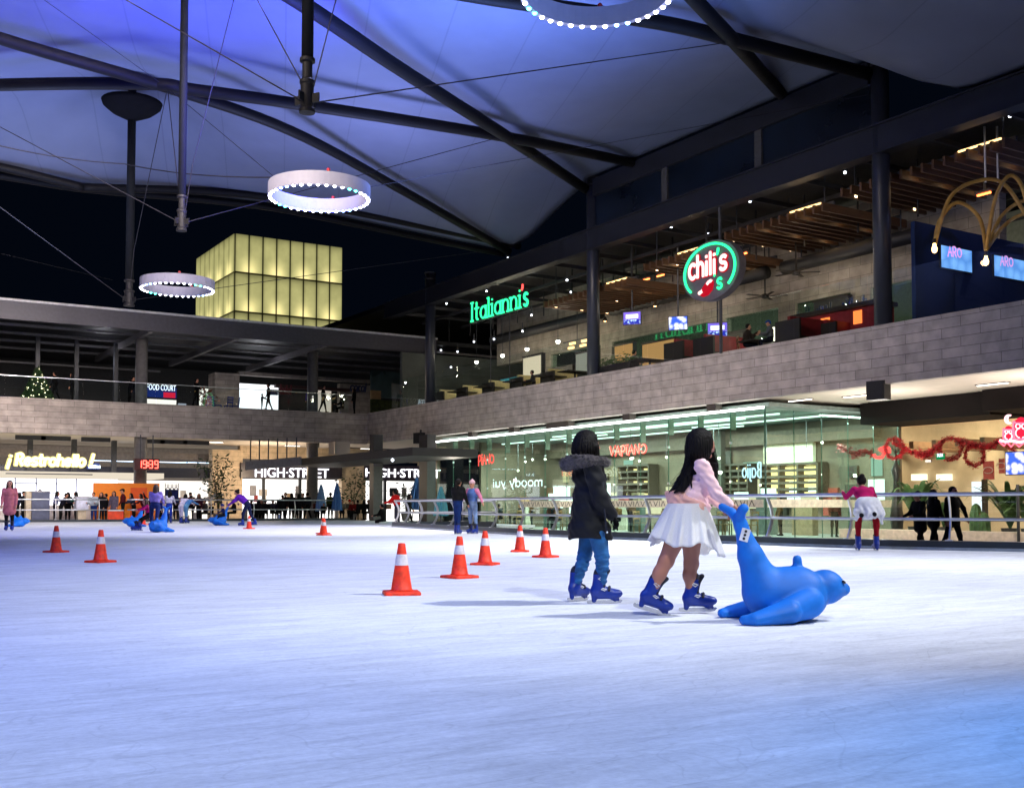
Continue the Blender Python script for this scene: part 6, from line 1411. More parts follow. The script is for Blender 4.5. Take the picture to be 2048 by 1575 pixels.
def body_prims(J, h, cl, bulk=1.0, fine=False, bbulk=1.0):
    """cl: zone numbers for skin 0, top 1, bottom 2, shoes 3."""
    P = {k: Vector(v) * h if k not in ('hup', 'hfw') else v for k, v in J.items()}; b = bulk
    pr = [cap(P['pel'], .062 * h * bbulk, P['waist'], .060 * h * b, 1 if cl.get('long') else 2, 1.42), cap(P['waist'], .062 * h * b, P['chest'], .068 * h * b, 1, 1.4), cap(P['chest'], .066 * h * b, P['chest'].lerp(P['neck'], .55), .050 * h * b, 1, 1.75),
          cap(P['neck'] - P['hup'] * .03 * h, .034 * h, P['neck'] + P['hup'] * .045 * h, .029 * h, 0)]
    hc = P['head']; R = Matrix((P['hfw'], Vector((0, 1, 0)), P['hup'])).transposed(); Rr = [[R[i][j] for j in range(3)] for i in range(3)]
    hk = h * cl.get('headk', 1.0); W = lambda x, y, z: hc + P['hfw'] * x * hk + Vector((0, y * hk, 0)) + P['hup'] * z * hk
    pr += [ell(W(-.006, 0, .012), (.058 * hk, .046 * hk, .055 * hk), 0, Rr), cap(W(.012, 0, -.012), .040 * hk, W(.024, 0, -.045), .024 * hk, 0), cap(W(.050, 0, .0), .007 * hk, W(.062, 0, -.016), .009 * hk, 0, k=.006 * h)]
    if fine: pr += [cap(W(-.004, s * .046, .004), .008 * hk, W(-.008, s * .049, -.012), .006 * hk, 0, k=.004) for s in (-1, 1)]
    for k in 'LR':
        s = 1 if k == 'L' else -1
        sz = 0 if cl.get('bare_arm') else (7 if cl.get('sleeve') else 1); uz = 7 if cl.get('sleeve') else 1
        pr += [cap(P['sh' + k], .036 * h * b, P['el' + k], .027 * h * b, uz), cap(P['el' + k], .027 * h * b, P['wr' + k], .020 * h * b, sz)]
        d = (P['ha' + k] - P['wr' + k]).normalized()
        if fine:
            pass
        else:
            pr += [cap(P['wr' + k], .017 * h, P['ha' + k], .019 * h, 4 if cl.get('glove') else 0, k=.008 * h), cap(P['ha' + k], .016 * h, P['ha' + k] + d * .028 * h + Vector((0, 0, -.006 * h)), .009 * h, 4 if cl.get('glove') else 0, k=.008 * h)]
        pr += [cap(P['hip' + k], .054 * h * bbulk, P['kn' + k], .036 * h * bbulk, 2), cap(P['kn' + k], .036 * h * bbulk, P['an' + k] + Vector((0, 0, .02 * h)), .024 * h * bbulk, 2),
               cap(P['an' + k], .024 * h, P['he' + k], .021 * h, 3), cap(P['he' + k], .021 * h, P['to' + k], .017 * h, 3, 1.2)]
    if cl.get('long'):
        L_ = cl['long']; base = P['pel'] + Vector((0, 0, -L_ * h)); kn = (P['knL'] + P['knR']) / 2; base.x = P['pel'].x + (kn.x - P['pel'].x) * min(1, L_ / .24)
        pr += [cap(P['waist'], .064 * h * b, base, .074 * h * b * cl.get('flare', 1.0), 1, 1.35)]
    if cl.get('hood'): pr += [cap(P['neck'] + Vector((-.03 * h, -.03 * h, .0)), .035 * h, P['neck'] + Vector((-.03 * h, .03 * h, .0)), .035 * h, 1)]
    return pr, W, hk
def hair_prims(W, hk, style, back=Vector((0, 0, -1)), hup=None):
    if style == 'bald': return []
    pr = [ell(W(-.016, 0, .022), (.060 * hk, .052 * hk, .054 * hk)), ell(W(-.028, 0, .0), (.045 * hk, .052 * hk, .052 * hk))]
    if style == 'cap': pr = [ell(W(-.004, 0, .036), (.062 * hk, .053 * hk, .038 * hk)), cap(W(.03, 0, .028), .022 * hk, W(.075, 0, .018), .012 * hk, 0, 1.8), ell(W(-.03, 0, .0), (.040 * hk, .050 * hk, .04 * hk))]
    if style == 'beanie': pr = [ell(W(-.006, 0, .034), (.066 * hk, .056 * hk, .052 * hk)), ell(W(-.01, 0, .088), (.018 * hk,) * 3)]
    if style in ('long', 'verylong'):
        n = .22 if style == 'long' else .34; a = W(-.036, 0, -.01)
        pr += [cap(a, .042 * hk, a + Vector((-.025 * hk, 0, -n * .5 * hk)), .040 * hk, 0, 1.25), cap(a + Vector((-.025 * hk, 0, -n * .5 * hk)), .038 * hk, a + Vector((-.022 * hk, 0, -n * hk)), .020 * hk, 0, 1.6)]
        pr += [cap(W(-.004, s * .046, .02), .018 * hk, W(.008, s * .056, -.09), .016 * hk) for s in (-1, 1)]
    if style == 'bun': pr += [ell(W(-.065, 0, .045), (.03 * hk, .03 * hk, .03 * hk))]
    if style == 'pony': pr += [cap(W(-.06, 0, .03), .02 * hk, W(-.09, 0, -.10), .014 * hk)]
    return pr
def person(label, loc, h, face, top, bottom, hair='short', hairm=None, shoes=(.02, .02, .025), skin=None, pose=None, bulk=1.0, bbulk=1.0, cl=None, skates=False, sit=None, voxel=None, group=None, skate_k=None):
    """loc: where the person stands (z of the floor); sit: height of the seat."""
    cl = dict(cl or {}); J = fk(**(pose or {})); lowest = min(J['anL'].z, J['anR'].z)
    lift = .105 / h if skates else .043
    if sit is not None: dz = (sit / h + .055) - J['pel'].z
    else: dz = lift - lowest
    for k in J:
        if k not in ('hup', 'hfw'): J[k] = J[k] + Vector((0, 0, dz))
    t = thing('person', label, 'person', loc, face_rot(face), group)
    pr, W, hk = body_prims(J, h, cl, bulk, bbulk=bbulk); vx = voxel or h / 85
    shoe = cloth(shoes) if not skates else BLUEB
    sk = skin or SKIN; glove = cloth((.03, .03, .04))
    e1, e2 = W(.050, .019, .006), W(.050, -.019, .006); mo = W(.050, 0, -.030)
    def zf(z, C):
        if vx > .022: return z
        for q, rad, zn in ((e1, .009 * hk, 5), (e2, .009 * hk, 5), (mo, .010 * hk, 6)):
            d = np.abs(C - np.array(q)); d[:, 2] *= 1.6 if zn == 5 else 2.6
            z = np.where((np.sqrt((d ** 2).sum(1)) < rad + vx * .6) & (z == 0), zn, z)
        return z
    mats = [sk, top if not isinstance(top, tuple) else cloth(top), bottom if not isinstance(bottom, tuple) else cloth(bottom), shoe, glove, mat('dark eye', (.015, .01, .01), .3), mat('lip', (.30, .09, .08), .5), cloth(cl.get('sleeve') or (.5, .5, .5))]
    sdf_build('body', pr, mats, vx, .022 * h, t, zonefix=zf)
    hp = hair_prims(W, hk, hair)
    if hp:
        cutp = W(.034, 0, 0); fwv = J['hfw']; upv = J['hup']; cen = W(0, 0, 0)
        def hf(F, X, Y, Z):
            # keep the face clear
            a = (X - cen.x) * fwv.x + (Y - cen.y) * fwv.y + (Z - cen.z) * fwv.z; b = (X - cen.x) * upv.x + (Y - cen.y) * upv.y + (Z - cen.z) * upv.z
            yy = np.abs(Y - cen.y)
            facebox = np.maximum(np.maximum(.012 * hk - a, b - .036 * hk), np.maximum(yy - .040 * hk, -.10 * hk - b))
            return np.maximum(F, -facebox) if hair not in ('cap', 'beanie') else F
        hm = hairm or HAIRD
        sdf_build('hair' if hair not in ('cap', 'beanie') else 'hat', hp, [hm], vx * .85, .02 * h * .5, t, hf)
    if skates:
        for k in 'LR':
            an, to = J['an' + k] * h, J['to' + k] * h; q = math.atan2(to.z - an.z + .025 * h, to.x - an.x) if False else 0.0
            ks = skate_k or 1.0; sh = J['kn' + k] - J['an' + k]; pit = math.atan2(sh.x, sh.z) * .55
            zb = max(0.0, an.z - .105)
            skate(t, (an.x + .04, an.y, zb), 0, pit if zb > .03 else 0.0, ks)
    return t
def on(px, py, z=0.0): return at_z(px, py, z)
def onY(px, Y, z): p = at_Y(px, 1000, Y); return Vector((p.x, Y, z))
def onX(px, X, z): p = at_X(px, 1000, X); return Vector((X, p.y, z))
DEN = cloth((.10, .19, .42), 'blue denim'); DEN2 = cloth((.30, .42, .66), 'light denim'); BLK = (.03, .03, .035); NAVY = (.05, .06, .11)
# skaters
person('person in a dusty pink coat and dark leggings with long loose hair', on(18, 1061), 1.62, 285, (.72, .42, .44), BLK, 'long', pose=dict(armL=(4, 10), armR=(10, 14)), bulk=1.15, cl=dict(long=.15, flare=1.12), skates=True, skate_k=1.1)
person('person in a lilac jumper with very long hair pushing a riding child', on(309, 1063), 1.46, 95, (.52, .46, .74), cloth((.12, .17, .38), 'dark denim'), 'verylong', HAIRB, pose=dict(lean=12, armL=(40, 20), armR=(35, 20), legL=(8, 6), legR=(-28, 8), stance=.07), bulk=1.12, skates=True)
person('small child in a magenta jacket riding a blue seal aid', on(297, 1062), 1.12, 215, (.62, .05, .36), BLK, 'long', HAIRB, pose=dict(lean=15, armL=(50, 30), armR=(50, 30), legL=(62, 40), legR=(62, 40), stance=.12), cl=dict(headk=1.25), sit=.46, skates=True)
person('person in a white top and jeans with a long dark braid at the far rail', on(338, 1046), 1.5, 92, (.78, .78, .86), cloth((.10, .2, .6), 'bright denim'), 'verylong', pose=dict(lean=8, armL=(30, 30), armR=(30, 30)), skates=True)
person('person all in white bending over the far rail', on(362, 1046), 1.46, 70, (.8, .78, .88), (.76, .74, .82), 'long', pose=dict(lean=38, armL=(55, 25), armR=(50, 25), legL=(10, 8), legR=(-4, 4)), skates=True)
person('person in pale blue bending at the far rail next to the white dressed one', on(371, 1046), 1.4, 60, (.30, .50, .72), (.38, .58, .74), 'short', pose=dict(lean=42, armL=(60, 20), armR=(55, 20), legL=(12, 8), legR=(0, 4)), skates=True)
person('person in a purple hooded jacket bent over to push a seal aid', on(495, 1051), 1.68, 178, (.36, .12, .62), cloth((.07, .10, .24), 'navy cloth'), 'bun', pose=dict(lean=48, armL=(42, 12), armR=(52, 10), legL=(24, 22), legR=(-14, 14), stance=.06), bulk=1.25, cl=dict(hood=1), skates=True)
person('toddler with a blue striped hat sitting on a seal aid', on(448, 1050), .95, 200, (.06, .10, .30), NAVY, 'beanie', cloth((.10, .18, .45)), pose=dict(lean=10, armL=(40, 30), armR=(40, 30), legL=(80, 50), legR=(80, 50)), cl=dict(headk=1.3), sit=.38)
person('person in a black jacket and jeans facing a friend in a white beanie', on(915, 1067.5), 1.56, 62, (.035, .04, .055), cloth((.05, .15, .36), 'teal denim'), 'pony', pose=dict(armL=(38, 60), armR=(20, 15), lean=3, legL=(3, 3), legR=(-4, 2), stance=.035), bulk=1.22, cl=dict(hood=1), skates=True, voxel=.015)
person('person in a white beanie, denim waistcoat and pink sleeves reaching out one arm', on(945, 1067), 1.52, 235, DEN2, cloth((.45, .55, .72), 'pale denim'), 'beanie', cloth((.80, .66, .70)), pose=dict(armL=(15, 10), armR=(20, 60), spread=(40, 8), abd=(35, 0)), bulk=1.15, cl=dict(sleeve=(.80, .48, .62)), skates=True, voxel=.015)
# along the rails and in the crowd beside the rink
person('person in a red jacket and grey trousers leaning behind the railing at its curved end', onX(795, 21.2, FR + .28), 1.66, 150, (.80, .06, .06), (.22, .22, .26), 'short', pose=dict(lean=12, armL=(40, 40), armR=(40, 40)), bulk=1.3, cl=dict(hood=1))
person('seated dark dressed person just before the red jacket', onX(768, 22.5, FR), 1.6, 160, BLK, BLK, 'short', pose=dict(lean=10, legL=(80, 80), legR=(80, 80), armL=(30, 50), armR=(30, 50)), bulk=1.2, sit=.5)
person('dark dressed person walking behind the red jacket', onX(818, 23.5, FR + .2), 1.62, 20, (.05, .045, .05), BLK, 'long', pose=dict(legL=(20, 5), legR=(-15, 12), armL=(20, 20), armR=(-15, 15)))
person('person in a black coat walking behind the rail beside the palm', onX(1840, 22.6, FR), 1.60, 200, (.025, .025, .035), BLK, 'short', pose=dict(legL=(16, 6), legR=(-14, 12), lean=6, armL=(25, 50), armR=(20, 50)), bulk=1.15, cl=dict(long=.10, flare=1.0))
person('dark haired person in black walking close to the man in the open jacket', onX(1866, 23.4, FR), 1.66, 15, (.022, .02, .03), BLK, 'long', pose=dict(legL=(18, 5), legR=(-12, 10), armL=(20, 20), armR=(10, 20)), bulk=1.12, cl=dict(long=.05))
person('man in an open black jacket with one arm swung out behind the rail', onX(1905, 23.8, FR), 1.72, 300, (.022, .022, .028), cloth((.04, .06, .11), 'dark jeans'), 'short', pose=dict(legL=(14, 4), legR=(-16, 14), armL=(10, 12), armR=(0, 10), spread=(38, 14)), bulk=1.2, cl=dict(long=.04), voxel=.016)
def crowd(px, Y, lb, h=1.66, face=90, top=BLK, bottom=BLK, hair='short', pose=None, bulk=1.15, z=None, **kw):
    return person(lb, onY(px, Y, FB if z is None else z), h, face, top, bottom, hair, pose=pose, bulk=bulk, voxel=h / 62, **kw)
W1 = dict(legL=(14, 4), legR=(-12, 10), armL=(12, 15), armR=(-8, 15)); LN = dict(lean=16, armL=(45, 30), armR=(45, 30)); SIT = dict(lean=8, legL=(85, 85), legR=(85, 85), armL=(25, 60), armR=(25, 60))
crowd(47, 63, 'worker with a cap and apron standing in profile left of the slate counter', 1.72, 0, (.06, .06, .1), BLK, 'cap', dict(armL=(25, 60), armR=(25, 60)))
crowd(57, 62.5, 'child in a spotted top beside the slate counter', 1.25, 30, (.35, .33, .42), BLK, 'long')
crowd(80, 66.4, 'kiosk worker in a grey shirt with a tall cap behind the slate counter', 1.85, 270, (.52, .5, .6), BLK, 'cap')
crowd(110, 62.8, 'person with a grey scarf handing something over the rail', 1.72, 20, (.40, .42, .55), NAVY, 'long', dict(lean=10, armL=(50, 25), armR=(45, 30)))
crowd(152, 63, 'person in a green and yellow jacket by the white cabinet', 1.7, 190, (.05, .28, .20), NAVY, 'long', dict(armL=(40, 40), armR=(40, 40)))
crowd(188, 61.2, 'person in a white shawl and jeans leaning on the rail', 1.66, 270, (.66, .70, .74), DEN, 'short', dict(lean=8, armL=(20, 70), armR=(20, 70)), 1.4)
crowd(203, 62, 'dark hooded person close to the white shawl', 1.66, 260, (.02, .022, .05), NAVY, 'long', None, 1.25)
crowd(212, 62.6, 'second dark hooded person beside the entrance', 1.6, 200, (.02, .022, .05), NAVY, 'short', None, 1.25)
crowd(228, 60.9, 'person with a black scarf and grey cardigan standing in the entrance', 1.72, 265, (.33, .30, .36), (.16, .13, .18), 'verylong', None, 1.1, cl=dict(long=.1))
crowd(246, 61.2, 'tall attendant in a maroon waistcoat and cap by the orange panel', 1.86, 200, (.30, .06, .10), BLK, 'cap', dict(armL=(10, 25), armR=(10, 25)))
crowd(288, 61.5, 'person with a dark red jumper behind the riding child', 1.62, 200, (.25, .05, .09), NAVY, 'long', LN)
crowd(381, 60.4, 'man in a maroon shirt sitting on the far rail', 1.72, 280, (.30, .05, .12), BLK, 'cap', dict(lean=6, legL=(60, 50), legR=(55, 55), armL=(30, 60), armR=(10, 20), spread=(8, 40), stance=.09), 1.2, sit=.78)
crowd(424, 64, 'seated child near the young tree', 1.2, 250, (.10, .06, .08), BLK, 'short', SIT, sit=.45)
crowd(470, 62, 'dark dressed person seated behind the purple skater', 1.6, 200, (.10, .07, .10), BLK, 'short', SIT, sit=.5)
for i, (px, face, h, tp, hr, po, lb) in enumerate([
    (515, 60, 1.62, (.10, .09, .10), 'long', SIT, 'dark seated person at the start of the far crowd'), (531, 100, 1.6, (.08, .08, .09), 'short', SIT, 'seated person in charcoal, second in the far crowd'), (545, 300, 1.64, (.24, .22, .26), 'short', SIT, 'seated person in a grey jumper in the far crowd'),
    (571, 250, 1.74, (.12, .07, .06), 'short', W1, 'tall person in a brown jacket standing in the far crowd'), (583, 80, 1.7, (.05, .05, .09), 'long', None, 'person in navy with loose hair standing in the far crowd'), (589, 275, 1.15, (.42, .38, .40), 'short', None, 'small child in pale grey in the standing family'),
    (598, 100, 1.66, (.04, .04, .06), 'long', None, 'person in black standing next to the small child'), (615, 150, 1.76, (.10, .10, .14), 'short', W1, 'tall person standing left against the round taupe column'), (633, 90, 1.6, (.25, .06, .07), 'short', SIT, 'seated person in dark red right of the taupe column'),
    (648, 270, 1.2, (.10, .08, .06), 'short', SIT, 'crouching child below the folded parasol'), (661, 95, 1.75, (.20, .26, .10), 'short', None, 'person in an olive green top with a flat hood'), (699, 280, 1.6, (.30, .28, .26), 'beanie', SIT, 'seated person with a red festive hat'), (706, 260, 1.5, (.4, .05, .05), 'short', SIT, 'seated child in bright red beside the festive hat'),
    (728, 90, 1.6, (.06, .06, .07), 'long', SIT, 'dark seated person under the second shop sign'), (740, 200, 1.64, (.08, .08, .10), 'short', SIT, 'seated person in dark grey near the black canopy'), (565, 110, 1.58, (.07, .06, .07), 'bun', None, 'person with a hair bun behind the brown jacket')]):
    crowd(px, 61.6 + (i % 3) * .7, lb, h, face, tp, BLK, hr, po, 1.18, sit=.48 if po is SIT else None, hairm=cloth((.6, .04, .04)) if hr == 'beanie' else None)
for px, Y, lb, h, fc, tp, hr, po in ((33, 63.4, 'onlooker in dark blue left of the worker in profile', 1.66, 60, (.06, .08, .2), 'long', LN), (68, 62.4, 'small child in grey before the slate counter', 1.1, 250, (.3, .3, .34), 'short', None), (122, 62.2, 'second skate helper in navy bending to the white cabinet', 1.66, 10, (.05, .06, .12), 'short', dict(lean=25, armL=(50, 30), armR=(50, 30))), (136, 63.6, 'customer in black between the two skate helpers', 1.68, 90, (.03, .03, .04), 'long', None),
    (166, 62.6, 'seated child in tan behind the white cabinet', 1.2, 240, (.35, .26, .2), 'short', SIT), (216, 64.2, 'customer in brown behind the hooded pair', 1.7, 100, (.18, .12, .08), 'short', None), (268, 62.8, 'onlooker in slate blue before the orange panel', 1.66, 220, (.12, .16, .26), 'long', LN), (300, 62.2, 'onlooker with raised arms behind the riding child', 1.6, 260, (.16, .05, .08), 'short', dict(armL=(120, 20), armR=(125, 20))),
    (322, 62.4, 'child in bright blue beside the clothes rack', 1.3, 240, (.06, .14, .5), 'short', None), (352, 62.6, 'onlooker in dark teal behind the clothes rack', 1.66, 270, (.03, .12, .16), 'long', LN), (398, 62.0, 'onlooker in plum standing under the white awning', 1.62, 260, (.22, .06, .14), 'long', None), (412, 62.8, 'seated onlooker in grey under the white awning', 1.6, 230, (.25, .24, .26), 'short', SIT),
    (503, 62.6, 'seated onlooker in navy beside the purple skater', 1.6, 100, (.05, .06, .12), 'short', SIT), (523, 63.2, 'seated onlooker with loose hair in rust brown', 1.6, 280, (.22, .09, .05), 'long', SIT), (556, 62.8, 'seated onlooker in dark violet by the standing family', 1.6, 90, (.12, .07, .16), 'long', SIT), (606, 63.4, 'onlooker in dark green behind the standing family', 1.72, 270, (.05, .10, .06), 'short', None),
    (640, 63.2, 'onlooker in denim between the folded parasols', 1.64, 90, (.14, .2, .34), 'long', None), (684, 62.6, 'onlooker in cream beside the darker folded parasol', 1.6, 280, (.5, .46, .4), 'short', SIT), (716, 62.4, 'onlooker in black with a pony tail under the sparse tree', 1.6, 110, (.03, .03, .035), 'pony', SIT), (752, 61.5, 'onlooker in maroon by the dark square post', 1.66, 200, (.2, .04, .06), 'short', None)):
    crowd(px, Y, lb, h, fc, tp, BLK, hr, po, 1.18, sit=.48 if po is SIT else None)
# behind the pavilion glass
for px, X, lb, fc, po in ((1000, 31.5, 'diner with dark hair behind the glass by the women skaters', 120, SIT), (1043, 32, 'diner in grey behind the glass, second along', 200, SIT), (1063, 32.6, 'standing waiter shape behind the glass', 180, None), (1104, 31.6, 'diner with round head behind the glass left of the parka', 250, SIT), (1120, 31.8, 'second diner left of the parka behind the glass', 200, SIT), (1235, 31.4, 'diner in tan between parka and white skirt', 100, SIT), (1262, 32, 'standing dark person between parka and white skirt', 60, W1), (1560, 33, 'person in grey standing behind the side glass', 180, None), (1668, 33.6, 'person in a red top behind the side glass', 270, None)):
    col_ = (.35, .24, .14) if 'tan' in lb else ((.4, .12, .10) if 'red' in lb else (.10, .11, .13)); h = 1.66
    person(lb, onX(px, X, FR), h, fc, col_, BLK, 'short', pose=po, sit=.5 if po is SIT else None, voxel=h / 60, bulk=1.15)
# upper floors
UZ = 6.75
for px, Y, lb, h, face, tp, hr, po in ((390, 65.3, 'man in dark clothes looking at a phone on the upper floor', 1.68, 350, (.03, .03, .05), 'short', dict(armL=(25, 75), armR=(20, 70), legL=(8, 3), legR=(-8, 8))), (535, 65.4, 'dark person beside a child on the upper floor', 1.66, 200, (.02, .05, .07), 'bun', W1), (522, 65.4, 'small child with red hair on the upper floor', 1.0, 20, (.12, .10, .25), 'short', dict(armL=(60, 10), armR=(60, 10))),
    (617, 65.8, 'person in a glowing purple shirt by the upper column', 1.5, 270, (.25, .18, .75), 'long', None), (645, 65.4, 'man walking past the warm upper shop', 1.78, 0, (.035, .035, .05), 'short', W1), (707, 65.4, 'tall dark person near the upper corner', 1.66, 180, (.03, .03, .04), 'long', None), (684, 65.4, 'dark seated person near the upper corner', 1.6, 170, (.03, .03, .04), 'long', SIT),
    (106, 66, 'dark person walking past the christmas tree', 1.66, 180, (.02, .02, .022), 'short', W1), (140, 66, 'person with pale face behind the christmas tree', 1.64, 200, (.05, .05, .05), 'long', None), (256, 66, 'dark person leaning on the upper rail by the column', 1.66, 0, (.02, .02, .03), 'short', LN), (268, 66, 'second dark person at the upper rail by the column', 1.62, 170, (.02, .02, .03), 'short', None)):
    crowd(px, Y, lb, h, face, tp, BLK, hr, po, 1.12, z=UZ if po is not SIT else UZ - .1, sit=.45 if po is SIT else None)
person('man in a brown jacket gesturing at a terrace table', onX(1494, 30.6, ZF), 1.72, 350, (.16, .12, .10), NAVY, 'short', pose=dict(lean=8, legL=(85, 85), legR=(85, 85), armL=(45, 80), armR=(40, 85)), bulk=1.25, sit=.62, voxel=.02)
person('guest with a blue cap seated opposite the gesturing man', onX(1545, 30.4, ZF), 1.6, 175, (.34, .35, .38), NAVY, 'cap', cloth((.08, .22, .5)), pose=dict(lean=6, legL=(85, 85), legR=(85, 85), armL=(30, 60), armR=(30, 60)), bulk=1.25, sit=.58, voxel=.02)
person('guest in a grey jumper seated alone behind the plants', onX(1266, 30.6, ZF), 1.66, 20, (.30, .28, .26), BLK, 'short', pose=SIT, bulk=1.2, sit=.48, voxel=.02)
person('guest in black and white seated at a buff booth', onX(1068, 30.8, ZF), 1.6, 180, (.25, .25, .27), BLK, 'short', pose=SIT, bulk=1.15, sit=.5, voxel=.022)
# low planter with leaves before the second column
p = at_X(1225, 700, 30.2); t = thing('terrace_planter', 'long planter of low green plants next to the lone guest', 'planter', (30.2, p.y, ZF)); mb = MB(); mb.box(-.25, .25, -1.6, 1.6, 0, .7); mb.build('trough', M_dkw, t)
r = random.Random(4); leaves('foliage', [(r.gauss(0, .18), r.uniform(-1.6, 1.6), .75 + abs(r.gauss(0, .16))) for i in range(420)], .10, M_leaf2, t, 5)
# ---------------------------------------------------------------- the three children skating in front
def rooted(label, bx, by, face):
    t = thing('person', label, 'person', at_z(bx, by, 0), face_rot(face)); M = root_matrix(t).inverted(); d0 = (t.location - EYE).dot(FWD)
    def q(px, py, w=0.): return M @ at_d(px, py, d0 + w)
    return t, q, d0 / FPX
def hand_prims(wr, tip_dir, side, up, s, zone, curl=.9):
    """Palm, four fingers of unequal length bent round what they hold, thumb from the side of the palm."""
    d, sd, u = tip_dir.normalized(), side.normalized(), up.normalized(); pc = wr + d * .035 * s
    pr = [cap(wr, .016 * s, wr + d * .02 * s, .018 * s, zone, k=.006)] + [cap(wr + d * .02 * s + sd * o * s, .0125 * s, wr + d * .058 * s + sd * o * 1.15 * s, .0115 * s, zone, k=.010) for o in (-.02, 0., .02)]
    for o, L_ in ((-.028, .026), (-.010, .032), (.009, .034), (.027, .030)):
        a = wr + d * .064 * s + sd * o * s; d1 = (d * math.cos(curl * .6) - u * math.sin(curl * .6)); b = a + d1 * L_ * s; d2 = d * math.cos(curl * 1.5) - u * math.sin(curl * 1.5); c = b + d2 * L_ * .75 * s; d3 = d * math.cos(curl * 2.3) - u * math.sin(curl * 2.3); e_ = c + d3 * L_ * .55 * s
        pr += [cap(a, .0088 * s, b, .0082 * s, zone, k=.002), cap(b, .0082 * s, c, .0076 * s, zone, k=.002), cap(c, .0076 * s, e_, .0066 * s, zone, k=.002)]
    a = wr + d * .022 * s + sd * .026 * s; b = a + (d * .6 + sd * .6 - u * .5).normalized() * .032 * s; c = b + (d * .8 - u * .6).normalized() * .026 * s
    return pr + [cap(a, .0105 * s, b, .0095 * s, zone, k=.005), cap(b, .0092 * s, c, .0075 * s, zone, k=.003)]
def head_prims(c, fw, up, s, zone=0):
    """Skull, jaw, nose, brow, ears; s = head height."""
    lf = up.cross(fw).normalized(); W = lambda x, y, z: c + fw * x * s + lf * y * s + up * z * s; R = Matrix((fw, lf, up)).transposed(); Rr = [[R[i][j] for j in range(3)] for i in range(3)]
    return [ell(W(-.04, 0, .08), (.44 * s, .36 * s, .42 * s), zone, Rr), cap(W(.12, 0, -.08), .29 * s, W(.20, 0, -.33), .16 * s, zone), ell(W(.24, .17, -.10), (.12 * s, .11 * s, .12 * s), zone), ell(W(.24, -.17, -.10), (.12 * s, .11 * s, .12 * s), zone),
            cap(W(.37, 0, .02), .04 * s, W(.46, 0, -.10), .055 * s, zone, k=.012), cap(W(.34, .08, -.23), .045 * s, W(.34, -.08, -.23), .045 * s, zone, k=.012)] + \
           [ell(W(-.02, y * .36, -.04), (.06 * s, .035 * s, .10 * s), zone, Rr, .006) for y in (-1, 1)], W
def face_zone(W, s, h):
    def zf(z, C):
        for q, rx, zn in ((W(.36, .15, .02), .055, 7), (W(.36, -.15, .02), .055, 7), (W(.385, 0, -.235), .075, 8)):
            d = C - np.array(q); r = np.sqrt((d[:, 0] ** 2 + d[:, 1] ** 2) * (1 if zn == 7 else .7) + (d[:, 2] * 1.8) ** 2); z = np.where((r < rx * s + h * .3) & (z == 0), zn, z)
        return z
    return zf
EYE_M, LIP_M = mat('dark eye', (.015, .01, .01), .3), mat('lip', (.30, .09, .08), .5)

# --- girl in white skirt
g, Q, mp = rooted('girl in a pale pink cardigan and white tulle skirt pushing the big blue seal', 1345, 1228, 22)
up = Vector((0, 0, 1)); hd = Q(1405, 889); fwv = Q(1500, 893, .10) - Q(1405, 889); fwv = (fwv - up * fwv.dot(up) * .6).normalized()
hp, HW = head_prims(hd, fwv, up, .205)
neck = Q(1400, 928); chest = Q(1398, 962); waist = Q(1382, 1000); pel = Q(1374, 1034)
shR, elR, wrR = Q(1404, 932, -.13), Q(1432, 985, -.14), Q(1459, 1006, -.10)
shL, elL, wrL = Q(1414, 934, .12), Q(1424, 994, .14), Q(1447, 1015, .07)
hipR, knR, anR = Q(1362, 1050, -.075), Q(1332, 1121, -.09), Q(1308, 1180, -.08)
hipL, knL, anL = Q(1384, 1052, .07), Q(1382, 1127, .09), Q(1381, 1180, .10)
P3 = [cap(pel, .098, waist, .088, 1, 1.15), cap(waist, .088, chest, .098, 1, 1.2), cap(chest, .096, Q(1401, 938), .070, 1, 1.45), cap(Q(1401, 930), .042, Q(1404, 908), .038, 0)] + hp
P3 += [cap(hipR, .086, knR, .054, 0), cap(knR, .053, knR.lerp(anR, .45) + Vector((-.012, 0, 0)), .050, 0), cap(knR.lerp(anR, .4) + Vector((-.01, 0, 0)), .048, anR, .033, 0),
       cap(hipL, .086, knL, .053, 0), cap(knL, .052, knL.lerp(anL, .45) + Vector((-.012, 0, 0)), .049, 0), cap(knL.lerp(anL, .4) + Vector((-.01, 0, 0)), .047, anL, .033, 0), ell(knR + Vector((.018, 0, 0)), (.04, .04, .045), 0), ell(knL + Vector((.018, 0, 0)), (.04, .04, .045), 0)]
P3 += [cap(shR, .058, elR, .043, 1), cap(elR, .043, wrR, .031, 1), cap(shL, .056, elL, .042, 1), cap(elL, .041, wrL, .030, 1)]
for wr, el in ((wrR, elR), (wrL, elL)):
    d = (wr - el).normalized(); sd = d.cross(up).normalized(); P3 += hand_prims(wr + d * .012, (d + Vector((0, 0, .10))).normalized(), sd, (up - d * d.z).normalized(), .86, 0, 1.0)
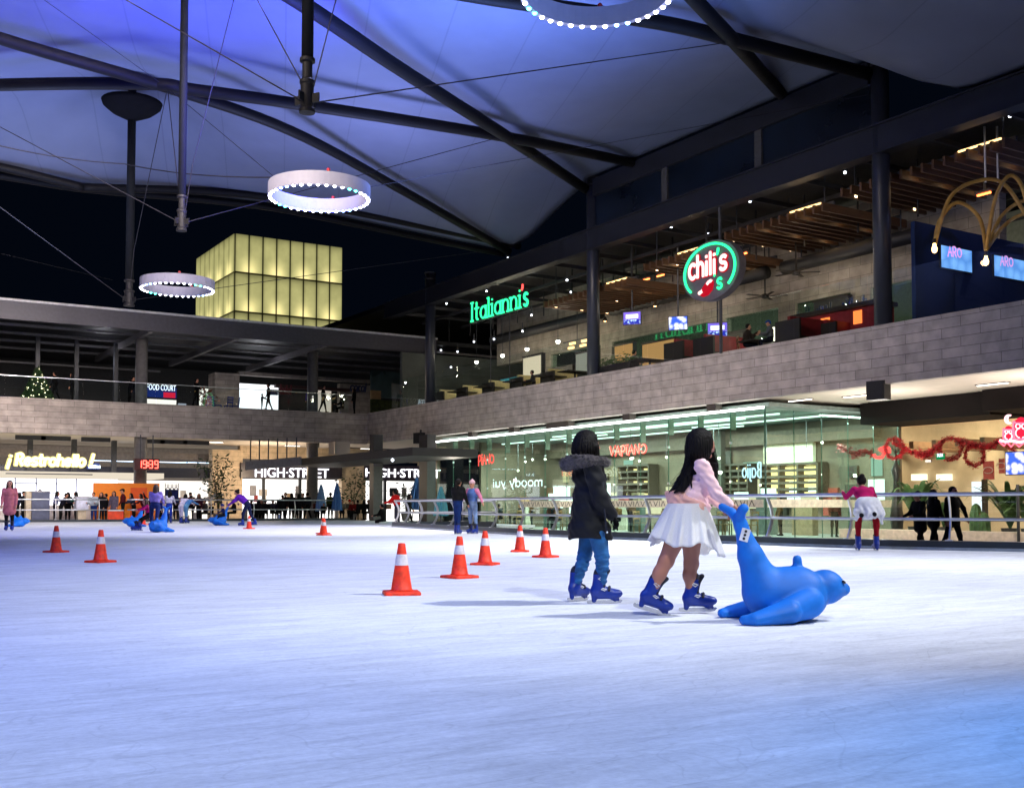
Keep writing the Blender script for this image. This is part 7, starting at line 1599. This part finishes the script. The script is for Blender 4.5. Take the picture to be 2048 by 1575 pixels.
# cardigan hem and the sash tied behind
P3 += [cap(Q(1345, 1000, .02), .040, Q(1400, 1013, -.12), .035, 2, 1.0), cap(Q(1336, 988, .06), .026, Q(1358, 1006, -.02), .055, 2), cap(Q(1352, 990, .0), .05, Q(1380, 1005, -.02), .085, 2, 1.1), cap(Q(1404, 1016, -.04), .06, Q(1392, 1000, .02), .08, 1, 1.2)]
def folds(F, X, Y, Z):
    return F + .0035 * np.sin(X * 70 + Z * 95 + 3 * np.sin(Y * 30)) * np.clip((Z - .62) * 8, 0, 1) + .0025 * np.sin(Z * 130 + X * 40) * np.clip((Z - .62) * 8, 0, 1)
PINK = mat('pale pink knit', lin((.97, .80, .82)), .85, var=.05, scale=40, bump=.1); SASH = mat('peach satin', lin((.93, .70, .64)), .5, var=.12, scale=10)
zf_ = face_zone(HW, .205, .0065)
KSK = mat('child skin', lin((.66, .44, .36)), .5, var=.06, scale=8)
sdf_build('body', P3, [KSK, PINK, SASH, PINK, PINK, PINK, PINK, EYE_M, LIP_M], .0062, .022, g, folds, zonefix=zf_)
# tulle skirt: two layers of folded cloth
def tulle(name, col, alpha):
    if name in _M: return _M[name]
    m, nt, N, L = _new(name); out = N.new('ShaderNodeOutputMaterial'); d = N.new('ShaderNodeBsdfDiffuse'); tl = N.new('ShaderNodeBsdfTranslucent'); tr = N.new('ShaderNodeBsdfTransparent'); a = N.new('ShaderNodeMixShader'); b = N.new('ShaderNodeMixShader')
    d.inputs[0].default_value = (*col, 1); tl.inputs[0].default_value = (*col, 1); a.inputs[0].default_value = .35; L.new(d.outputs[0], a.inputs[1]); L.new(tl.outputs[0], a.inputs[2])
    tc = N.new('ShaderNodeTexCoord'); nz = N.new('ShaderNodeTexNoise'); nz.inputs['Scale'].default_value = 260; L.new(tc.outputs['Object'], nz.inputs['Vector']); mr = N.new('ShaderNodeMapRange'); mr.inputs[3].default_value = alpha - .2; mr.inputs[4].default_value = alpha + .2; L.new(nz.outputs[0], mr.inputs[0])
    L.new(mr.outputs[0], b.inputs[0]); L.new(tr.outputs[0], b.inputs[1]); L.new(a.outputs[0], b.inputs[2]); L.new(b.outputs[0], out.inputs[0]); _M[name] = m; return m
T1 = tulle('white tulle', (.95, .94, .94), .78); T2 = mat('white satin lining', (.84, .83, .88), .6, var=.05)
def skirt(name, m, rt, rb, top, bot, seed, amp, parent, nf=17, thick=.003, rag=.03):
    r = random.Random(seed); n = 170; rows = 16; ph = [r.uniform(0, 6.28) for _ in range(4)]; vs = []
    for layer in (0, 1):
        for i in range(rows + 1):
            f = i / rows; c = top.lerp(bot, f); a = rt[0] + (rb[0] - rt[0]) * f ** .85; b = rt[1] + (rb[1] - rt[1]) * f ** .85
            for k in range(n):
                th = 2 * PI * k / n; w_ = amp * f ** 1.2 * (math.sin(nf * th + ph[0] + .6 * math.sin(3 * th)) * .6 + math.sin(2.3 * nf * th + ph[1]) * .25 + math.sin(5 * th + ph[2]) * .5) - layer * thick
                vs.append((c.x + (a + w_) * math.cos(th), c.y + (b + w_) * math.sin(th), c.z + f * f * rag * (math.sin(4 * th + ph[3]) + .25 * math.sin(13 * th + ph[1])) + math.cos(th) * f * -.055))
    R0 = (rows + 1) * n; fs = []
    for i in range(rows):
        for k in range(n):
            k2 = (k + 1) % n; a = i * n + k; b = i * n + k2; c = (i + 1) * n + k2; d = (i + 1) * n + k; fs += [(a, d, c, b), (R0 + a, R0 + b, R0 + c, R0 + d)]
    for k in range(n): k2 = (k + 1) % n; fs += [(rows * n + k, R0 + rows * n + k, R0 + rows * n + k2, rows * n + k2), (k, k2, R0 + k2, R0 + k)]
    mb = MB(); mb.add(vs, fs); return mb.build(name, m, parent, smooth=True)
sk = skirt('skirt', T1, (.135, .155), (.272, .27), Q(1374, 1006), Q(1371, 1094), 1, .022, g, 16)
skirt('skirt_lining', T2, (.118, .138), (.215, .215), Q(1374, 1012), Q(1371, 1076), 2, .014, sk, 13, rag=.012)
# hair falling down the back and over the far shoulder
HP = [ell(hd + Vector((-.022, 0, .024)), (.108, .094, .103)), ell(hd + Vector((-.035, 0, -.03)), (.098, .098, .10)), cap(Q(1396, 905), .085, Q(1386, 940), .070, 0, 1.1), cap(Q(1386, 940), .070, Q(1368, 965), .050, 0, 1.2), cap(Q(1368, 965), .050, Q(1346, 984), .022, 0, 1.4),
      cap(Q(1388, 940, -.06), .030, Q(1366, 975, -.07), .018), cap(Q(1366, 975, -.07), .016, Q(1350, 984, -.06), .006), cap(Q(1378, 950, -.09), .012, Q(1386, 978, -.10), .004, k=.01), cap(Q(1420, 895, .05), .040, Q(1426, 930, .09), .034), cap(Q(1426, 930, .09), .032, Q(1430, 972, .08), .012)]
rr_ = random.Random(5); sv = []; sf = []
def strand(mb_, a, b_, c_, r_): 
    P_ = [a * (1 - f) ** 2 + b_ * 2 * f * (1 - f) + c_ * f * f for f in [i / 10 for i in range(11)]]; mb_.path(P_, [r_] * 8 + [r_ * .8, r_ * .6, r_ * .3], 3)
ms = MB()
for i in range(170):
    o = Vector((rr_.gauss(0, .02), rr_.gauss(0, .035), rr_.gauss(0, .012))); a = Q(1390, 905, rr_.uniform(-.09, .06)) + Vector((-.02, 0, 0)); k_ = rr_.uniform(.75, 1.08)
    strand(ms, a + o * .5, Q(1384, 945, rr_.uniform(-.10, .06)) + o, Q(1384, 945, 0).lerp(Q(rr_.uniform(1340, 1366), rr_.uniform(978, 992), rr_.uniform(-.08, .05)), k_) + o * 1.3, .0016)
for i in range(50):
    o = Vector((rr_.gauss(0, .012), rr_.gauss(0, .02), 0)); strand(ms, Q(1420, 890, .05) + o, Q(1430, 930, .09) + o * 1.5, Q(rr_.uniform(1425, 1434), rr_.uniform(955, 985), .08) + o, .0015)
cen, lf_ = hd, up.cross(fwv).normalized()
def strands(F, X, Y, Z):
    a = np.arctan2(Y - hd.y, X - hd.x - .04); F = F + .0045 * np.sin(a * 46 + np.sin(Z * 14) * 1.6) * np.clip((hd.z + .06 - Z) * 8, .15, 1) + .002 * np.sin(a * 120 + Z * 9)
    x = (X - cen.x) * fwv.x + (Y - cen.y) * fwv.y + (Z - cen.z) * fwv.z; y = (X - cen.x) * lf_.x + (Y - cen.y) * lf_.y; z = Z - cen.z
    return np.maximum(F, -np.maximum(np.maximum(.050 - x, z - .075), np.maximum(np.abs(y) - .062, -.13 - z)))
hr_ = sdf_build('hair', HP, [HAIRD], .0055, .022, g, strands)
ms.build('loose_strands', HAIRD, hr_)
def put_skate(t, Q, heel_px, toe_px, w, k, extra=0.0):
    w2 = .14 if heel_px[0] == 1142 else 0.0
    a = Q(*heel_px, w - w2 / 2); b = Q(*toe_px, w + w2 / 2); d = b - a; rz = math.atan2(d.y, d.x); pitch = -math.atan2(d.z, math.hypot(d.x, d.y)) + extra; c = (a + b) / 2
    return skate(t, tuple(c), rz, pitch, k, True)
put_skate(g, Q, (1266, 1215), (1338, 1232), -.08, .93, .06); put_skate(g, Q, (1358, 1223), (1432, 1222), .10, .93)

# --- child in the black parka
b, Q, mp = rooted('child in a black fur hooded parka and jeans behind the girl in pink', 1195, 1205, 38)
hd = Q(1176, 890); fwv = (Q(1260, 884, .12) - Q(1176, 890)); fwv = (fwv - up * fwv.dot(up)).normalized()
hp, HW = head_prims(hd, fwv, up, .215)
pel, waist, chest = Q(1181, 1050), Q(1180, 1010), Q(1182, 960); neck = Q(1180, 925)
shR, elR, wrR = Q(1186, 940, -.15), Q(1201, 1000, -.17), Q(1222, 1028, -.12); shL, elL, wrL = Q(1186, 940, .14), Q(1204, 998, .18), Q(1224, 1030, .12)
hipR, knR, anR = Q(1196, 1068, -.07), Q(1204, 1112, -.07), Q(1205, 1162, -.07); hipL, knL, anL = Q(1178, 1064, .08), Q(1169, 1110, .09), Q(1156, 1160, .10)
P3 = [cap(pel, .10, waist, .10, 1, 1.1), cap(waist, .10, chest, .105, 1, 1.15), cap(chest, .10, Q(1181, 935), .07, 1, 1.4), cap(neck, .042, Q(1178, 905), .040, 0)] + hp
for hp_, kn, an in ((hipR, knR, anR), (hipL, knL, anL)): P3 += [cap(hp_, .082, kn, .058, 2), cap(kn, .057, kn.lerp(an, .4), .052, 2), cap(kn.lerp(an, .4), .051, an, .036, 2)]
for s_, e_, w_ in ((shR, elR, wrR), (shL, elL, wrL)):
    P3 += [cap(s_, .05, e_, .04, 1), cap(e_, .04, w_, .032, 1)]; d = (w_ - e_).normalized(); P3 += hand_prims(w_ + d * .01, d, d.cross(up).normalized(), (up - d * d.z).normalized(), .88, 3, .55)
def folds2(F, X, Y, Z): m_ = np.clip((.46 - Z) * 9, 0, 1); return F + m_ * (.004 * np.sin(Z * 120 + X * 30 + 2 * np.sin(Y * 40)) + .002 * np.sin(Z * 230 + Y * 60))
JE = mat('washed blue denim', lin((.10, .34, .56)), .85, var=.35, scale=14, bump=.3)
sdf_build('body', P3, [KSK, cloth((.03, .03, .04)), JE, cloth((.03, .03, .05), 'navy knit glove'), JE, JE, JE, EYE_M, LIP_M], .0065, .022, b, folds2, zonefix=face_zone(HW, .215, .0065))
PARKA = mat('black quilted shell', (.0035, .004, .007), .7, var=.3, scale=7, bump=.3, spec=.3)
zc = Q(1178, 1077).z
PK = [cap(Q(1180, 945), .105, Q(1178, 1010), .128, 0, 1.22), cap(Q(1178, 1010), .128, Q(1176, 1062), .152, 0, 1.12), cap(Q(1176, 1062), .152, Q(1176, 1095), .158, 0, 1.12), cap(Q(1181, 930), .075, Q(1181, 950), .10, 0, 1.6),
      cap(shR, .078, elR, .064), cap(elR, .063, wrR, .05), cap(shL, .078, elL, .064), cap(elL, .062, wrL, .05), cap(Q(1166, 925, .0), .07, Q(1162, 955, 0), .06, 0, 1.5), cap(Q(1210, 1050, -.10), .04, Q(1214, 1072, -.08), .05)]
def quilt(F, X, Y, Z):
    F = F + .0042 * np.sin(Z * 48 + .8 * np.sin(X * 14)) * np.clip((Z - zc - .02) * 20, 0, 1) + .003 * np.sin(X * 60 + Z * 40 + Y * 25) + .002 * np.sin(Y * 90 - Z * 70)
    hem = zc + .010 * np.sin(X * 18 + Y * 11); return np.maximum(np.maximum(F, hem - Z), -(F + .018 + 0 * Z) * (Z < hem + .05) - 9 * (Z >= hem + .05))
pk = sdf_build('parka', PK, [PARKA], .0068, .026, b, quilt)
mb = MB()
for (px, py, w_) in ((1206, 1000, -.19), (1202, 1013, -.2), (1222, 1022, -.17), (1214, 1064, -.17)): mb.ball(Q(px, py, w_), .009, 8)
mb.build('toggle', mat('silver toggle', (.6, .6, .62), .3, metal=.8), pk, smooth=True)
mb = MB()
mb.path([Q(1205, 960, -.2), Q(1208, 1010, -.205), Q(1213, 1060, -.19)], .007, 6); mb.build('zip_strip', LINER, pk, smooth=True)
# fur round the hood
hoodc = [(1134, 928, -.05), (1150, 923, -.15), (1180, 921, -.19), (1207, 922, -.14), (1212, 926, .0), (1200, 925, .13), (1170, 922, .17), (1142, 925, .10)]
HPt = [Q(*p) for p in hoodc]; ring = sag(HPt + [HPt[0]], 4); HR = []
for i in range(len(ring) - 1):
    f = i / (len(ring) - 1); rr = .040 + .016 * math.cos(f * 2 * PI); HR.append(cap(ring[i], rr, ring[i + 1], rr, 0))
FUR = mat('grey brown fur', (.060, .052, .055), .9, var=.7, scale=30, bump=.5)
fu = sdf_build('fur_hood', HR, [FUR], .0085, .02, pk, lambda F, X, Y, Z: F + .006 * np.sin(X * 150 + Z * 60) * np.sin(Y * 140 + X * 30) + .004 * np.sin(Z * 190 + Y * 50))
r = random.Random(2); vs = []; fs = []
for i in range(5200):
    k = r.randrange(len(ring) - 1); f = k / (len(ring) - 1); rr = .040 + .016 * math.cos(f * 2 * PI); c = ring[k].lerp(ring[k + 1], r.random()); d = Vector((r.gauss(0, 1), r.gauss(0, 1), r.gauss(0, 1))).normalized(); a0 = c + d * rr * .8; d2 = (d + Vector((r.gauss(0, .3), r.gauss(0, .3), r.gauss(0, .3)))).normalized(); L_ = r.uniform(.02, .045); u = d2.orthogonal().normalized() * .0016
    o = len(vs); vs += [a0 - u, a0 + u, a0 + d2 * (rr * .2 + L_)]; fs.append((o, o + 1, o + 2))
mb = MB(); mb.add(vs, fs); mb.build('fur_strands', mat('light fur tips', (.13, .115, .12), .8, var=.5, scale=20), fu)
hd0 = hd; HP = [ell(hd + Vector((-.020, 0, .022)), (.113, .100, .108)), ell(hd + Vector((-.045, 0, -.03)), (.10, .108, .11)), cap(hd + Vector((-.06, .0, -.06)), .075, hd + Vector((-.065, 0, -.105)), .072, 0, 1.2), cap(hd + Vector((.0, -.085, -.02)), .035, hd + Vector((.015, -.088, -.115)), .026), cap(hd + Vector((.0, .085, -.02)), .035, hd + Vector((.015, .088, -.115)), .026)]
cen = hd; lf_ = up.cross(fwv).normalized()
sdf_build('hair', HP, [HAIRD], .0055, .02, b, strands)
put_skate(b, Q, (1142, 1202), (1170, 1200), .15, .93); put_skate(b, Q, (1178, 1208), (1240, 1206), -.06, .95)

# --- child in a pink top leaning on the rail, white jacket tied round the waist
t = person('child in a magenta top with a white jacket tied round the waist', at_z(1736, 1101), 1.46, 88, (.70, .06, .36), (.55, .03, .10), 'bun', pose=dict(lean=44, armL=(50, 62), armR=(50, 62), spread=(26, 26), legL=(4, 2), legR=(4, 2), stance=.095), bulk=1.12, skates=True, voxel=.011, cl=dict(headk=1.1))
J = None
WH = mat('white jacket cloth', (.72, .72, .76), .85, var=.12, scale=12, bump=.3)
h = 1.46; zz = .75
pr = [cap((-.02, -.10, .86), .115, (-.03, .10, .86), .115, 0), cap((-.05, -.13, .84), .10, (-.10, -.20, .66), .085), cap((-.05, .13, .84), .10, (-.10, .19, .70), .085), cap((-.08, 0, .84), .11, (-.13, 0, .66), .10, 0, 1.6), cap((-.10, -.20, .68), .05, (-.12, -.22, .50), .022), cap((-.10, .20, .70), .06, (-.12, .24, .55), .02)]
sdf_build('tied_jacket', pr, [WH], .011, .03, t, lambda F, X, Y, Z: F + .007 * np.sin(Y * 60 + 2 * np.sin(Z * 20)) * np.clip((.86 - Z) * 8, 0, 1) + .003 * np.sin(Z * 50 + Y * 30))
mb = MB(); mb.ball((-.22, .17, .64), .042, 12); mb.ball((-.22, -.06, .66), .042, 12); mb.build('pompom', cloth((.05, .05, .09)), t, smooth=True)
# ---------------------------------------------------------------- lamps of the place and added fill lamps
# floodlights under the canopy that light the ice
def flood(loc, target, power, col, spot=75, size=.35, blend=.7): lamp('SPOT', loc, power, col, size, target, spot, blend, name='rink_floodlight')
flood((15, 1, 14.2), (9.0, 8.6, 0), 14000, (.93, .95, 1), 56, blend=.9)
flood((20, 14, 14.2), (14.5, 21, 0), 18000, (.97, 1, .93), 60, blend=.9)
flood((22, 30, 14), (14, 36, 0), 18000, (.92, .90, 1), 70, blend=.8)
flood((-10, 10, 14), (1, 12, 0), 7200, (.16, .27, 1), 66, blend=.9)
flood((-8, 34, 14), (0, 41, 0), 6500, (.46, .48, 1), 90, blend=.8)
flood((2, -6, 12), (5.6, 9.5, .5), 7400, (.93, .97, .90), 34, blend=.9)
flood((9, -2, 9), (4.6, 1.0, 0), 5200, (.0, .32, 1), 26, blend=1)
flood((-5, 0, 11), (.4, 4.6, 0), 4600, (.52, .60, 1), 42, blend=1)
flood((10, 20, 14.2), (8, 18, 0), 2200, (.50, .52, 1), 66, blend=.9)
flood((1, -5, 10), (1.7, 3.6, 0), 2800, (.54, .72, 1), 28, blend=1)
flood((21, 3, 13), (14.5, 13.5, 0), 9500, (.96, .97, 1), 46, blend=.9)
flood((14, 51, 12.0), (9, 54, 0), 3000, (1, .96, .96), 100)
# coloured uplights set in mid-air under the canopy to tint its cloth
def up(loc, tgt, power, col, spot=120): lamp('SPOT', loc, power, col, 1.8, tgt, spot, 1.0, name='canopy_uplight')
up((11.5, 27.0, 8.4), (7.6, 29.6, 15), 30000, (.085, .10, 1), 95)
up((14.5, 25, 7.8), (14, 26, 15), 12500, (.20, .34, 1), 125)
up((16, 36, 7.5), (16, 37, 15), 6500, (.42, .48, 1), 135)
up((0, 28, 7), (-2, 29, 15), 4200, (.28, .40, 1), 130)
up((5, 41, 8), (5, 42, 15), 4200, (.42, .54, 1), 140)
up((18.5, 20, 8), (17.5, 22, 15), 3000, (.22, .42, 1), 95)
up((10, 12, 7), (8, 13, 15), 6000, (.18, .34, 1), 115)
# far ground floor: point lamps added in mid-air to brighten its soffit
for x in (-8, 0, 8, 16, 24): lamp('POINT', (x, 67.6, 2.6), 520, (1, .78, .54), .06, name='arcade_fill')
# right ground floor: point lamps added in mid-air for the soffit; restaurant lights
for y in (14, 20, 26): lamp('POINT', (31.6, y, 2.6), 430, (1, .92, .84), .06, name='walk_fill')
for y in (34, 42, 50): lamp('POINT', (27.6, y, 2.2), 140, (1, .90, .75), .06, name='walk_fill')
for y in (11, 17, 23, 29, 36): lamp('AREA', (39.5, y, 4.6), 430, (1, .80, .52), 2.5, (40.5, y, 0), name='restaurant_light')
# pavilion
for y in (32, 37, 42, 47, 52): lamp('AREA', (33.2, y, 4.3), 800, (.84, 1, .88), 2.2, (33.6, y, 0), name='pavilion_light')
# terrace
for y in (28, 36, 43, 50): lamp('POINT', (37.5, y, 9.0), 190, (1, .92, .72), .05, name='terrace_light')
for y in (31, 38, 47, 53): lamp('POINT', (32.6, y, 8.8), 85, (1, .82, .58), .05, name='terrace_light')
lamp('POINT', (32.8, 18.5, 10.2), 90, (.3, .4, 1), .05, name='terrace_light')
# upper far terrace
for x in (2, 14, 24): lamp('POINT', (x, 70, 9.6), 60, (.9, .9, 1), .05, name='upper_light')
# fill lamps added in open air to brighten the galleries' stone and steel
lamp('AREA', (2, 20, 13.8), 1150, (1, .84, .72), 9, (30, 38, 6), name='facade_fill').data.spread = math.radians(64)
lamp('AREA', (4, 24, 13.6), 2400, (1, .86, .80), 9, (4, 66, 6.5), name='facade_fill').data.spread = math.radians(46)

SC.view_settings.view_transform = 'Standard'; SC.view_settings.look = 'None'; SC.view_settings.exposure = 0; SC.view_settings.gamma = 1
SC.cycles.use_denoising = True; SC.cycles.max_bounces = 8; SC.cycles.transparent_max_bounces = 24; SC.cycles.sample_clamp_indirect = 6
SC.cycles.diffuse_bounces = 3; SC.cycles.glossy_bounces = 3
